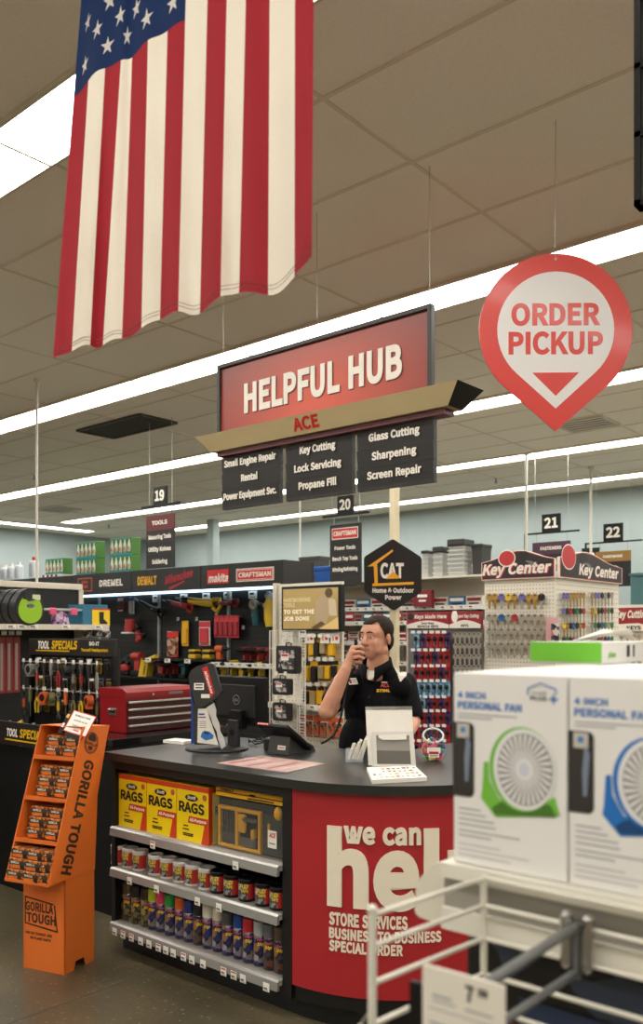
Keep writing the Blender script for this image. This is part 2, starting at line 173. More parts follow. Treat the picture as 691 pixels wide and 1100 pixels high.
. 190|95,-43,116,-40,135,-33,151,-20,163,-3,171,16,174,38,171,60,164,80,151,97,135,110,116,118,95,120,74,118,55,110,38,97,26,80,18,60,16,38,18,17,26,-3,38,-20,55,-33,74,-40
/ 267|-39,-156,78,-156,303,576,187,576
- 237|-3,133,240,133,240,249,-3,249
+ 379|130,45,248,45,248,195,387,195,387,309,248,309,248,458,130,458,130,309,-8,309,-8,195,130,195
% 628|140,159,183,166,220,185,250,215,271,254,284,300,288,353,284,405,271,450,250,489,220,519,182,537,140,543,98,537,60,518,30,489,9,450,-3,405,-8,353,-3,300,9,254,30,215,60,185,97,166|140,266,134,268,128,271,122,280,115,296,110,320,108,353,110,385,115,408,121,424,128,432,133,435,140,436,146,435,152,432,158,424,165,408,170,385,172,353,170,320,165,296,158,280,151,271,146,268|97,-43,217,-43,529,543,410,543|488,-43,531,-37,568,-18,598,12,619,51,632,97,636,149,632,202,619,247,598,286,568,316,531,334,488,341,446,334,409,316,379,286,358,247,345,202,341,149,345,97,358,51,379,12,409,-18,446,-37|488,64,482,65,476,69,470,77,463,93,458,117,456,149,458,181,463,205,469,221,476,229,482,232,488,234,495,232,500,229,507,221,514,205,519,181,521,149,519,117,514,93,507,77,500,69,494,65
' 190|44,295,145,295,159,454,162,560,27,560,29,454
$ 379|136,-118,249,-118,249,-33,261,-31,297,-13,327,13,349,46,363,84,367,128,348,209,299,263,242,297,193,322,164,345,154,374,155,382,159,392,164,398,172,404,182,408,197,409,211,408,223,406,233,402,243,396,253,387,291,352,370,439,331,476,313,491,293,504,271,515,246,523,249,523,249,604,136,604,136,520,127,517,92,500,64,475,43,443,30,407,25,364,44,288,93,238,149,205,197,179,227,153,238,118,236,107,232,97,227,89,218,83,205,79,186,77,169,78,152,82,137,89,121,97,106,107,62,143,-6,44,37,9,59,-6,84,-19,110,-30,138,-38,136,-37
"""
GL = {}
for ln in GLYPHS.strip('\n').split('\n'):
    ch, rest = ln[0], ln[2:]; q = rest.split('|')
    cu = bpy.data.curves.new('glyph', 'CURVE'); cu.dimensions = '2D'; cu.fill_mode = 'FRONT'; bnd = []; cpts = []
    for k in q[1:]:
        n_ = [int(x) for x in k.replace(' ', '').split(',')]; c = [(n_[i] / 568, (n_[i + 1] + 34) / 568) for i in range(0, len(n_), 2)]
        sp = cu.splines.new('POLY'); sp.points.add(len(c) - 1); sp.use_cyclic_u = True
        for pt, xy in zip(sp.points, c): pt.co = (xy[0], xy[1], 0, 1)
        bnd += [(len(cpts) + i, len(cpts) + (i + 1) % len(c)) for i in range(len(c))]; cpts += c
    o = bpy.data.objects.new('glyph', cu); me = o.to_mesh()
    vs_ = [(v.co.x, v.co.y) for v in me.vertices]; fs_ = []
    for f in me.polygons:
        f = list(f.vertices); a, b, c = (vs_[i] for i in f[:3])
        fs_.append(f if (b[0] - a[0]) * (c[1] - a[1]) - (b[1] - a[1]) * (c[0] - a[0]) > 0 else f[::-1])
    o.to_mesh_clear(); bpy.data.objects.remove(o); bpy.data.curves.remove(cu)
    n_ = len(vs_); GL[ch] = (int(q[0]) / 568, vs_ + cpts, fs_, [(i + n_, j + n_) for i, j in bnd])
def text_mesh(s, bold=0):
    """capital height 1"""
    vs = []; fs = []; x = 0; bd = []
    for ch in s:
        if ch == ' ': x += .38; continue
        adv, v, f, b = GL.get(ch, GL['-']); o = len(vs)
        vs += [Vector((p[0] + x, p[1], 0)) for p in v]; fs += [[i + o for i in t] for t in f]; bd += [(i + o, j + o) for i, j in b]
        x += adv + .03
    return vs, fs, bd
class MB:
    def __init__(s): s.v = []; s.f = []; s.m = []; s.sm = []; s.ms = []
    def mi(s, m):
        if m not in s.ms: s.ms.append(m)
        return s.ms.index(m)
    def add(s, vs, fs, m, X=None, sm=False):
        o = len(s.v); k = s.mi(m)
        for p in vs:
            p = Vector(p); s.v.append(X @ p if X else p)
        for f in fs: s.f.append([i + o for i in f]); s.m.append(k); s.sm.append(sm)
        return s
    def box(s, c, d, m, X=None, b=0):
        x, y, z = (q / 2 for q in d); cx, cy, cz = c
        if b <= 0:
            vs = [(cx + i * x, cy + j * y, cz + k * z) for i in (-1, 1) for j in (-1, 1) for k in (-1, 1)]
            return s.add(vs, [(0, 1, 3, 2), (4, 6, 7, 5), (0, 4, 5, 1), (2, 3, 7, 6), (0, 2, 6, 4), (1, 5, 7, 3)], m, X)
        b = min(b, x * .9, y * .9, z * .9)
        vs = []; ix = {}
        for i in (-1, 1):
            for j in (-1, 1):
                for k in (-1, 1):
                    for ax in range(3):
                        p = [i * (x - b), j * (y - b), k * (z - b)]; p[ax] = (i * x, j * y, k * z)[ax]
                        ix[(i, j, k, ax)] = len(vs); vs.append((cx + p[0], cy + p[1], cz + p[2]))
        fs = []
        T = [(1, 2), (0, 2), (0, 1)]
        def key(sg, ax): return ix[(sg[0], sg[1], sg[2], ax)]
        for ax in range(3):
            a, bb = T[ax]
            for sg in (-1, 1):
                q = []
                for (p, r) in ((-1, -1), (1, -1), (1, 1), (-1, 1)):
                    t = [0, 0, 0]; t[ax] = sg; t[a] = p; t[bb] = r; q.append(key(t, ax))
                fs.append(q)
        for a in range(3):
            p, q = T[a]
            for i in (-1, 1):
                for j in (-1, 1):
                    t0 = [0, 0, 0]; t0[p] = i; t0[q] = j; t1 = t0[:]; t0[a] = -1; t1[a] = 1
                    fs.append([key(t0, p), key(t1, p), key(t1, q), key(t0, q)])
        for i in (-1, 1):
            for j in (-1, 1):
                for k in (-1, 1): fs.append([ix[(i, j, k, 0)], ix[(i, j, k, 1)], ix[(i, j, k, 2)]])
        return s.add(vs, fs, m, X)
    def bb(s, p0, p1, m, X=None, b=0):
        return s.box([(a + c) / 2 for a, c in zip(p0, p1)], [abs(c - a) for a, c in zip(p0, p1)], m, X, b)
    def prism(s, poly, t, m, X=None, z0=0, side=None):
        n = len(poly); vs = [(x, y, z0) for x, y in poly] + [(x, y, z0 + t) for x, y in poly]
        s.add(vs, [list(range(n))[::-1], [i + n for i in range(n)]], m, X)
        return s.add(vs, [[i, (i + 1) % n, (i + 1) % n + n, i + n] for i in range(n)], side or m, X)
    def plate(s, x, y, w, h, m, X, z0=0, t=.001, b=0):
        return s.box((x, y, z0 + t / 2), (w, h, t), m, X, b)
    def flat(s, poly, m, X, z=0): return s.add([(x, y, z) for x, y in poly], [list(range(len(poly)))], m, X)
    def disc(s, x, y, r, m, X, z0=0, t=.001, ry=None, n=24, r0=0, a0=0, a1=2 * math.pi):
        ry = ry or r
        if r0:
            k = r0 / r; N = n
            vs = []; fs = []
            full = abs(a1 - a0 - 2 * math.pi) < 1e-6
            for i in range(N + (0 if full else 1)):
                a = a0 + (a1 - a0) * i / N; c, q = math.cos(a), math.sin(a)
                for zz in (z0, z0 + t):
                    vs += [(x + r * c, y + ry * q, zz), (x + r * k * c, y + ry * k * q, zz)]
            T = N if full else N + 1
            for i in range(N):
                a, b_ = 4 * i, 4 * ((i + 1) % T)
                fs += [(a + 2, b_ + 2, b_ + 3, a + 3), (a, b_, b_ + 2, a + 2), (a + 1, a + 3, b_ + 3, b_ + 1)]
            return s.add(vs, fs, m, X)
        return s.prism([(x + r * math.cos(2 * math.pi * i / n), y + ry * math.sin(2 * math.pi * i / n)) for i in range(n)], t, m, X, z0)
    def lathe(s, prof, m, X=None, n=20, sm=True, a0=0, a1=2 * math.pi):
        full = abs(a1 - a0 - 2 * math.pi) < 1e-6; T = n if full else n + 1
        vs = []; fs = []
        for r, z in prof:
            for i in range(T):
                a = a0 + (a1 - a0) * i / n; vs.append((r * math.cos(a), r * math.sin(a), z))
        for j in range(len(prof) - 1):
            for i in range(n):
                k = (i + 1) % T; fs.append([j * T + i, j * T + k, (j + 1) * T + k, (j + 1) * T + i])
        return s.add(vs, fs, m, X, sm)
    def cyl(s, p0, p1, r, m, r1=None, n=12, X=None, sm=True):
        p0, p1 = Vector(p0), Vector(p1); r1 = r if r1 is None else r1
        d = p1 - p0; q = d.to_track_quat('Z', 'Y').to_matrix().to_4x4(); T = Matrix.Translation(p0) @ q
        if X: T = X @ T
        L = d.length
        vs = [(rr * math.cos(2 * math.pi * i / n), rr * math.sin(2 * math.pi * i / n), z) for rr, z in ((r, 0), (r1, L)) for i in range(n)]
        s.add(vs, [[i, (i + 1) % n, (i + 1) % n + n, i + n] for i in range(n)], m, T, sm)
        return s.add(vs, [list(range(n))[::-1], [i + n for i in range(n)]], m, T)
    def ball(s, c, r, m, X=None, nu=16, nv=10):
        if not hasattr(r, '__len__'): r = (r, r, r)
        vs = []; fs = []
        for j in range(nv + 1):
            t = math.pi * j / nv
            for i in range(nu):
                a = 2 * math.pi * i / nu
                vs.append((c[0] + r[0] * math.sin(t) * math.cos(a), c[1] + r[1] * math.sin(t) * math.sin(a), c[2] - r[2] * math.cos(t)))
        for j in range(nv):
            for i in range(nu): fs.append([j * nu + i, j * nu + (i + 1) % nu, (j + 1) * nu + (i + 1) % nu, (j + 1) * nu + i])
        return s.add(vs, fs, m, X, True)
    def tube(s, pts, r, m, n=8, X=None, closed=False):
        P = [Vector(p) for p in pts]; N = len(P); rr = r if hasattr(r, '__len__') else [r] * N
        up = None; vs = []
        for i, p in enumerate(P):
            a = P[(i - 1) % N] if (i or closed) else p; b = P[(i + 1) % N] if (i < N - 1 or closed) else p
            t = (b - a).normalized()
            if up is None: up = t.orthogonal().normalized()
            up = (up - t * up.dot(t));  up = up.normalized() if up.length > 1e-6 else t.orthogonal().normalized()
            w_ = t.cross(up)
            for k in range(n):
                an = 2 * math.pi * k / n; vs.append(p + (up * math.cos(an) + w_ * math.sin(an)) * rr[i])
        fs = []
        for i in range(N if closed else N - 1):
            for k in range(n):
                j = (i + 1) % N; fs.append([i * n + k, i * n + (k + 1) % n, j * n + (k + 1) % n, j * n + k])
        s.add(vs, fs, m, X, True)
        if not closed: s.add(vs, [list(range(n))[::-1], [(N - 1) * n + k for k in range(n)]], m, X)
        return s
    def text(s, t, X, x, y, h, m, w=None, bold=.0, ext=.0006, z0=0, al='C', slant=0, fn=None):
        """lettering: x,y = baseline anchor, h = capital height, w = total width"""
        vs, fs, bd = text_mesh(t)
        if not vs: return s
        x0 = min(v.x for v in vs); x1 = max(v.x for v in vs); k = h
        kx = (w / (x1 - x0)) if w else k * .82
        W = kx * (x1 - x0); ox = x - (W / 2 if al == 'C' else W if al == 'R' else 0)
        P = []
        for v in vs:
            yy = v.y * k; P.append((ox + (v.x - x0) * kx + slant * yy, y + yy, z0 + ext))
        if fn: P = [fn(p) for p in P]
        n = len(P); s.add(P, fs, m, X)
        if ext > .0015 and not fn:
            s.add(P + [(p[0], p[1], z0) for p in P], [[b, a, a + n, b + n] for a, b in bd], m, X)
        return s
    def build(s, name, parent=None, loc=None, rz=0, solid=0, bev=0):
        me = bpy.data.meshes.new(name); me.from_pydata([tuple(v) for v in s.v], [], s.f)
        for m in s.ms: me.materials.append(m)
        me.polygons.foreach_set('material_index', s.m); me.polygons.foreach_set('use_smooth', s.sm)
        me.update()
        o = bpy.data.objects.new(name, me); COL.objects.link(o)
        if parent: o.parent = parent
        if loc is not None: o.location = loc
        o.rotation_euler = (0, 0, rz)
        if solid:
            q = o.modifiers.new('solid', 'SOLIDIFY'); q.thickness = solid; q.offset = 0
        if bev:
            q = o.modifiers.new('bevel', 'BEVEL'); q.width = bev; q.segments = 2; q.limit_method = 'ANGLE'
        return o
def tag(o, label, cat, group=None):
    o['label'] = label; o['category'] = cat
    if group: o['group'] = group
    return o
def thing(name, label, cat, loc=(0, 0, 0), rz=0, group=None):
    o = bpy.data.objects.new(name, None); COL.objects.link(o); o.empty_display_size = .1
    o.location = loc; o.rotation_euler = (0, 0, rz)
    return tag(o, label, cat, group)
def struct(o): o['kind'] = 'structure'; return o
KIDS = {}
def dup(root, loc, rz, label, group=None):
    r = root.copy(); COL.objects.link(r); r.location = loc; r.rotation_euler = (0, 0, rz); r['label'] = label
    if group: r['group'] = group
    if root.name not in KIDS: KIDS[root.name] = [(c, list(c.children)) for c in root.children]
    for ch, gs in KIDS[root.name]:
        c = ch.copy(); COL.objects.link(c); c.parent = r
        for g in gs:
            d = g.copy(); COL.objects.link(d); d.parent = c
    return r
ORD = ['first', 'second', 'third', 'fourth', 'fifth', 'sixth', 'seventh', 'eighth', 'ninth', 'tenth', 'eleventh', 'twelfth', 'thirteenth',
       'fourteenth', 'fifteenth', 'sixteenth', 'seventeenth', 'eighteenth', 'nineteenth', 'twentieth']

def lerp(a, b, t): return a + (b - a) * t
# common materials
black = M('black_paint', (15, 15, 15), .5, noise=.15, spec=.3)
blackp = M('black_plastic', (13, 13, 14), .4, spec=.35)
dark = M('charcoal_plastic', (34, 34, 34), .5)
white = M('white_enamel', (226, 222, 212), .4)
wprint = M('white_print', (238, 232, 220), .55)
paper = M('white_paper', (242, 238, 228), .7, noise=.02)
cream = M('cream_paint', (214, 204, 180), .5, noise=.04)
chrome = M('chrome', (200, 200, 200), .22, metal=1)
steel = M('brushed_steel', (150, 150, 148), .35, metal=1, noise=.08, scale=60)
wire_m = M('galvanised_wire', (170, 170, 165), .4, metal=.7)
red = M('red_print', (176, 30, 34), .45)
redb = M('bright_red_print', (205, 38, 36), .45)
yel = M('yellow_plastic', (226, 178, 22), .4)
yprint = M('yellow_print', (244, 208, 24), .45)
orange = M('orange_print', (222, 108, 26), .5)
blue = M('blue_print', (40, 88, 160), .45)
green = M('green_print', (92, 160, 52), .45)
grey = M('grey_print', (140, 138, 132), .5)
maroon = M('maroon_print', (92, 30, 34), .5)
# ================================================================== THE SETTING
CEIL = 3.7
X0, X1, Y0, Y1 = -16.2, 5.0, -5.0, 12.4
fl = M('polished_concrete', (86, 78, 59), .3, noise=.3, scale=2.2, bump=.04)
nt = fl.node_tree   # fine aggregate and hairline wear on top of the large stains
b = nt.nodes['Principled BSDF']
n2 = nt.nodes.new('ShaderNodeTexNoise'); n2.inputs['Scale'].default_value = 45; n2.inputs['Detail'].default_value = 6
tcn = [n for n in nt.nodes if n.type == 'TEX_COORD'][0]; nt.links.new(tcn.outputs['Object'], n2.inputs['Vector'])
mx = nt.nodes.new('ShaderNodeMixRGB'); mx.blend_type = 'OVERLAY'; mx.inputs[0].default_value = .45
cr = [n for n in nt.nodes if n.type == 'VALTORGB'][0]
nt.links.new(cr.outputs['Color'], mx.inputs[1]); nt.links.new(n2.outputs['Fac'], mx.inputs[2])
vo = nt.nodes.new('ShaderNodeTexVoronoi'); vo.inputs['Scale'].default_value = 26; vr = nt.nodes.new('ShaderNodeValToRGB'); nt.links.new(tcn.outputs['Object'], vo.inputs['Vector'])
vr.color_ramp.elements[0].position = .10; vr.color_ramp.elements[0].color = (1, 1, 1, 1); vr.color_ramp.elements[1].position = .2; vr.color_ramp.elements[1].color = (0, 0, 0, 1)
n3 = nt.nodes.new('ShaderNodeTexNoise'); n3.inputs['Scale'].default_value = 1.6; nt.links.new(tcn.outputs['Object'], n3.inputs['Vector'])
mu = nt.nodes.new('ShaderNodeMath'); mu.operation = 'MULTIPLY'; nt.links.new(vo.outputs['Distance'], vr.inputs['Fac']); nt.links.new(vr.outputs['Color'], mu.inputs[0]); nt.links.new(n3.outputs['Fac'], mu.inputs[1])
m2 = nt.nodes.new('ShaderNodeMixRGB'); m2.inputs[2].default_value = (.36, .32, .22, 1); nt.links.new(mu.outputs[0], m2.inputs[0]); nt.links.new(mx.outputs[0], m2.inputs[1]); nt.links.new(m2.outputs[0], b.inputs['Base Color'])
o = MB().bb((X0, Y0, -.1), (X1, Y1, 0), fl).build('floor'); struct(o)
# sawn joints of the slab
j = M('joint_filler', (74, 68, 60), .7); mb = MB()
for x in (-9.6, -6.6, -3.3, 0): mb.box((x, 3.5, .0005), (.008, 17, .001), j)
for y in (-2, 1.35, 4.7, 8): mb.box((-5.6, y, .0005), (21, .008, .001), j)
o = mb.build('floor_joints'); struct(o)
tile = M('ceiling_tile', (247, 240, 226), .9, noise=.03, scale=70, bump=.15)
struct(MB().bb((X0, Y0, CEIL), (X1, Y1, CEIL + .1), tile).build('ceiling'))
bar = M('ceiling_bar', (224, 212, 192), .6); mb = MB()
x = -2.23 - 1.22 * 11
while x < X1:
    mb.box((x, (Y0 + Y1) / 2, CEIL - .002), (.02, Y1 - Y0, .004), bar); x += 1.22
y = 3.83 - .61 * 14
while y < Y1:
    mb.box(((X0 + X1) / 2, y, CEIL - .002), (X1 - X0, .02, .0041), bar); y += .61
struct(mb.build('ceiling_grid'))
wallm = M('pale_blue_wall', (166, 180, 180), .7, noise=.03, scale=4)
wallg = M('cream_wall', (200, 192, 176), .8, noise=.03, scale=4)
for nm, p0, p1, mm in (('wall_left', (X0 - .1, Y0, 0), (X0, Y1, CEIL), wallm), ('wall_back', (X0, Y1, 0), (X1, Y1 + .1, CEIL), wallm),
                       ('wall_right', (X1, Y0, 0), (X1 + .1, Y1, CEIL), wallg), ('wall_front', (X0, Y0 - .1, 0), (X1, Y0, CEIL), wallg)):
    struct(MB().bb(p0, p1, mm).build(nm))
struct(MB().bb((X0, Y1 - .02, 0), (X1, Y1, .12), dark).build('baseboard_back'))
# building columns
q = PD(229, 600, 16.2)
struct(MB().box((q.x, q.y, CEIL / 2), (.17, .17, CEIL), wallm, b=.01).build('pillar'))
q = PD(424, 600, 6.25); COLX, COLY = q.x, q.y
struct(MB().box((q.x, q.y, CEIL / 2), (.056, .056, CEIL), M('column_cream', (226, 214, 180), .55), b=.006).build('pillar'))

# ---- rows of fluorescent strip lights
glow = bpy.data.materials.new('lit_diffuser'); glow.use_nodes = True
nt = glow.node_tree; nt.nodes.clear(); e = nt.nodes.new('ShaderNodeEmission'); out = nt.nodes.new('ShaderNodeOutputMaterial')
e.inputs[0].default_value = LAMP_RGB + (1,); e.inputs[1].default_value = LAMP; nt.links.new(e.outputs[0], out.inputs[0])
lampframe = M('lamp_frame', (215, 205, 185), .5)
def light_row(x0, x1, y, label, along='X'):
    t = thing('ceiling_light', label, 'ceiling light', ((x0 + x1) / 2, y, CEIL - .012), 0 if along == 'X' else R_(90), 'rows of ceiling strip lights')
    L = (x1 - x0); n = max(1, round(L / 1.22)); s = L / n
    fr = MB()
    fr.box((0, -.155, .0), (L, .014, .022), lampframe); fr.box((0, .155, 0), (L, .014, .022), lampframe)
    for i in range(n + 1): fr.box((-L / 2 + i * s, 0, .001), (.014, .3, .022), lampframe)
    fr.build('frame', t)
    for i in range(n):
        MB().box((-L / 2 + (i + .5) * s, 0, .004), (s - .014, .296, .008), glow).build('diffuser', t)
    return t
A = -2.23 - 1.22
for i, (yy, lb) in enumerate(((2.02, 'nearest lit ceiling strip light, seen to the left of the flag'), (4.60, 'lit ceiling strip light passing behind the top of the red hub sign'),
                 (7.0, 'lit ceiling strip light just beyond the dark ceiling grille'), (9.42, 'lit ceiling strip light, third beyond the flag, before the aisle signs'),
                 (11.46, 'farthest lit ceiling strip light, close to the pale blue back wall'),
                 (-.42, 'lit ceiling strip light overhead of the fan boxes'), (-2.86, 'lit ceiling strip light at the front of the store'))):
    light_row(A - 1.22 * 9, A + 1.22 * 6, yy, lb)
t = thing('ceiling_light', 'short lit ceiling strip running beside the left blue wall', 'ceiling light', (-15.3, 8.3, CEIL - .012), 0, 'rows of ceiling strip lights')
fr = MB(); fr.box((-.155, 0, 0), (.014, 4.6, .022), lampframe); fr.box((.155, 0, 0), (.014, 4.6, .022), lampframe); fr.build('frame', t)
MB().box((0, 0, .004), (.296, 4.6, .008), glow).build('diffuser', t)

# ---- grilles and sprinklers
def grille(u, label, frame, slat, louv):
    P = [PZ(a, b, CEIL) for a, b in u]; xs = [p.x for p in P]; ys = [p.y for p in P]
    x0, x1, y0, y1 = min(xs), max(xs), min(ys), max(ys)
    t = thing('ceiling_vent', label, 'vent', ((x0 + x1) / 2, (y0 + y1) / 2, CEIL), 0)
    W, D = x1 - x0, y1 - y0
    f = MB(); f.box((0, -D / 2, -.01), (W, .03, .02), frame); f.box((0, D / 2, -.01), (W, .03, .02), frame)
    f.box((-W / 2, 0, -.01), (.03, D, .02), frame); f.box((W / 2, 0, -.01), (.03, D, .02), frame); f.build('frame', t)
    g = MB(); n = int(D / louv)
    for i in range(n): g.box((0, -D / 2 + (i + .5) * D / n, -.008), (W - .03, D / n * .55, .006), slat)
    g.build('grating', t)
    MB().box((0, 0, -.002), (W, D, .004), black).build('backing', t)
vg = M('vent_dark', (66, 60, 52), .6); vw = M('vent_white', (214, 206, 190), .5)
grille([(83, 461.7), (151.7, 444.3), (190, 453.3), (123, 469)], 'dark rectangular return grille in the ceiling left of the hub sign', vg, vg, .03)
grille([(609.8, 456.5), (646.4, 445.8), (664.7, 455), (614, 462.6)], 'white ceiling air vent beside the tip of the order pickup sign', vw, vw, .08)
grille([(43, 547), (60, 543), (78, 545.7), (65, 550)], 'small pale ceiling vent far back at the left', vw, vw, .1)
for (u, v, lb) in ((37, 511, 'small sprinkler head in the ceiling beside the left power pole'), (533, 515, 'small sprinkler head in the ceiling left of the two right poles'),
                   (117, 565, 'small sprinkler head far back above the green packs')):
    p = PZ(u, v - 2, CEIL); t = thing('sprinkler_head', lb, 'sprinkler', p)
    m = MB(); m.cyl((0, 0, 0), (0, 0, -.012), .04, white); m.build('flange', t)
    m = MB(); m.cyl((0, 0, -.012), (0, 0, -.07), .012, steel); m.cyl((0, 0, -.07), (0, 0, -.075), .025, steel); m.build('deflector', t)

# ---- slim power poles between shelving and ceiling
pole_m = M('pole_paint', (206, 202, 190), .45)
def pole(p, z0, lb, r=.011):
    t = thing('power_pole', lb, 'pole', (p.x, p.y, z0), 0, 'slim power poles')
    MB().cyl((0, 0, 0), (0, 0, CEIL - z0), r, pole_m).build('tube', t)
    MB().cyl((0, 0, CEIL - z0 - .02), (0, 0, CEIL - z0), r * 2.4, pole_m).build('ceiling_collar', t)
# ================================================================== HANGING THINGS
# ---- flag hung vertically
def cloth(name, rgb):
    m = M(name, rgb, .75, noise=.05, scale=300)
    nt = m.node_tree; b = nt.nodes['Principled BSDF']; tr = nt.nodes.new('ShaderNodeBsdfTranslucent'); mix = nt.nodes.new('ShaderNodeMixShader')
    tr.inputs[0].default_value = lin(rgb) + (1,); mix.inputs[0].default_value = .45
    nt.links.new(b.outputs[0], mix.inputs[1]); nt.links.new(tr.outputs[0], mix.inputs[2]); nt.links.new(mix.outputs[0], nt.nodes['Material Output'].inputs[0])
    return m
fw_, fr_, fb_ = cloth('flag_white', (238, 230, 212)), cloth('flag_red', (160, 40, 50)), cloth('flag_blue', (24, 46, 88))
FY = 1.31
ub = [57, 77, 97, 110.5, 131, 152, 172, 191.5, 215, 237, 257, 288, 316.6, 335]
ut = [79, 95, 113, 130, 142, 159, 180, 199, 223, 244, 265, 290, 317, 338]
XB = [PY(u, 680, FY).x for u in ub]; XT = [PY(u, 680, FY).x for u in ut]
ZB, ZU, ZT = 2.335, 3.005, 3.66

def flagpt(s, z, off=0):
    """s in stripes 0..13, z height"""
    i = min(12, int(s)); f = s - i
    xb, xt = lerp(XB[i], XB[i + 1], f), lerp(XT[i], XT[i + 1], f)
    k = (z - ZB) / (ZU - ZB); x = lerp(xb, xt, k)
    q = 1 - .55 * min(1, max(0, k))
    y = FY + q * (.015 * math.sin(s * 1.7 + .6 * z) + .011 * math.sin(s * .8 - z * 3.1) + .009 * math.sin(s * 3.6 + z * 2) + .003 * math.sin(z * 26 + s * 1.3) * math.sin(s * .9))
    return Vector((x * y / FY, y - off, z))
fo = Vector((PY(200, 680, FY).x, FY, ZB))
fl_t = thing('hanging_flag', 'large red white and blue flag with stars hung vertically from the ceiling', 'flag', fo)
SUB, NZ = 5, 60
def zbot(s): return ZB - .012 * (s / 13) + .006 * math.sin(s * 2.1) + (.02 * max(0, (s - 12.4) / .6) ** 2)
mb = MB(); vs = []; fs = []; 
cols = [i / SUB for i in range(13 * SUB + 1)]
def zrow(s, r): return ZU + (ZT - ZU) * (r - NZ) / 30 if r > NZ else lerp(zbot(s), ZU, r / NZ)
for r in range(NZ + 31):
    for s in cols: vs.append(flagpt(s, zrow(s, r)) - fo)
n = len(cols); grp = {0: [], 1: [], 2: []}
for r in range(NZ + 30):
    for c in range(n - 1):
        st = c // SUB; k = 2 if (st < 7 and r >= NZ) else (0 if st % 2 == 0 else 1)
        grp[k].append((r * n + c, r * n + c + 1, (r + 1) * n + c + 1, (r + 1) * n + c))
for k, m in ((0, fr_), (1, fw_), (2, fb_)): mb.add(vs, grp[k], m, None, True)
mb.build('cloth', fl_t)
# stitched hem along the bottom edge and sleeve edge
hm = MB()
for dz in (.012, .02):
    hm.tube([flagpt(s, zbot(s) + dz, .0015) - fo for s in cols], .0006, M('hem_thread', (150, 90, 80), .8), n=4)
hm.build('hem_stitching', fl_t)
st = MB()
for i in range(9):
    for j_ in range(11):
        if (i + j_) % 2: continue
        s0 = (i + 1) / 10 * 7; z0 = ZU + (11 - j_) / 12 * (ZT - ZU) * .98
        ring = []
        c0 = flagpt(s0, z0); dx = (flagpt(s0 + .1, z0) - flagpt(s0 - .1, z0)) / .2
        wx = max(abs(dx.x), .055)
        for q in range(10):
            a = math.pi * q / 5 + math.pi / 2; rr = .024 if q % 2 == 0 else .0093
            ring.append(flagpt(max(0, s0 + rr * math.cos(a) / wx), z0 + rr * math.sin(a), .0012) - fo)
        st.add(ring + [flagpt(s0, z0, .0012) - fo], [[q, (q + 1) % 10, 10] for q in range(10)], M('star_white', (252, 248, 240), .8))
st.build('stars', fl_t)
rod = MB(); rod.cyl(Vector((XT[0] - .1, FY, ZT + .006)) - fo, Vector((XT[13] + .1, FY, ZT + .006)) - fo, .011, M('rod_wood', (150, 120, 80), .5))
for x in (XT[0] - .05, XT[13] + .05): rod.cyl(Vector((x, FY, ZT)) - fo, Vector((x, FY, CEIL)) - fo, .003, steel)
rod.build('rod', fl_t)

# ---- HELPFUL HUB
SY = 3.3
sx0, sx1 = -3.557, -2.158; scx, sw = (sx0 + sx1) / 2, sx1 - sx0
hub = thing('hanging_sign', 'large red HELPFUL HUB sign above the tan ledge over the service counter', 'sign', (scx, SY, 2.56))
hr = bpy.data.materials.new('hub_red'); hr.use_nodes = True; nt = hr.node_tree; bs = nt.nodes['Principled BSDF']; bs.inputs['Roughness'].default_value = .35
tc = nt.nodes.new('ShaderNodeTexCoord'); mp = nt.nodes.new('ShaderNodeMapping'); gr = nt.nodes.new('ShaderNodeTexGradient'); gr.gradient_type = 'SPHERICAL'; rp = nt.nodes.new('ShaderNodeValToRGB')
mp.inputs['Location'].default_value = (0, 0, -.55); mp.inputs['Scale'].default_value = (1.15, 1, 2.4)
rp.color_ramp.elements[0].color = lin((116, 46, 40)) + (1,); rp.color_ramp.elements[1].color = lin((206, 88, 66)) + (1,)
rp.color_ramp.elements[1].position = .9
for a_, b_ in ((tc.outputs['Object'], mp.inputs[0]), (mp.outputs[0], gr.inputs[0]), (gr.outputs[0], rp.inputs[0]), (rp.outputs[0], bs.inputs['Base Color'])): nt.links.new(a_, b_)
Z = lambda z: z - 2.56
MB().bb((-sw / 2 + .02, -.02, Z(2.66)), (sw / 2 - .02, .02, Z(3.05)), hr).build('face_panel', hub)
fm = M('sign_frame', (52, 48, 46), .45)
f = MB(); f.bb((-sw / 2, -.035, Z(3.045)), (sw / 2, -.0, Z(3.068)), fm, b=.003); f.bb((-sw / 2, -.035, Z(2.66)), (-sw / 2 + .022, .0, Z(3.05)), fm, b=.003)
f.bb((sw / 2 - .022, -.035, Z(2.66)), (sw / 2, .0, Z(3.05)), fm, b=.003); f.build('frame', hub)
X = FR((0, -.021, 0))
lt = MB()
lt.text('HELPFUL HUB', X, .02, Z(2.772), .158, wprint, w=1.03, bold=.03, ext=.004)
lt.build('raised_lettering', hub)
lt = MB(); lt.text('HELPFUL HUB', X, .02 + .006, Z(2.772) - .006, .158, maroon, w=1.03, bold=.03, ext=.001); lt.build('printed_drop_shadow', hub)  # maroon copy set down and right: drop shadow printed behind the letters
tan = M('ledge_tan', (194, 176, 134), .5, noise=.04, scale=6)
lg = MB(); lx0, lx1 = -3.66 - scx, -1.98 - scx
top = [(lx0, -.10), (lx1, -.10), (lx1, .12), (lx0, .12)]; bot = [(lx0 + .07, -.05), (lx1 - .08, -.05), (lx1 - .08, .07), (lx0 + .07, .07)]
vs = [(x, y, Z(2.592)) for x, y in bot] + [(x, y, Z(2.678)) for x, y in top]
lg.add(vs, [(0, 3, 2, 1), (4, 5, 6, 7), (0, 1, 5, 4), (2, 3, 7, 6), (3, 0, 4, 7)], tan); lg.add(vs, [(1, 2, 6, 5)], black)
lg.build('ledge', hub)
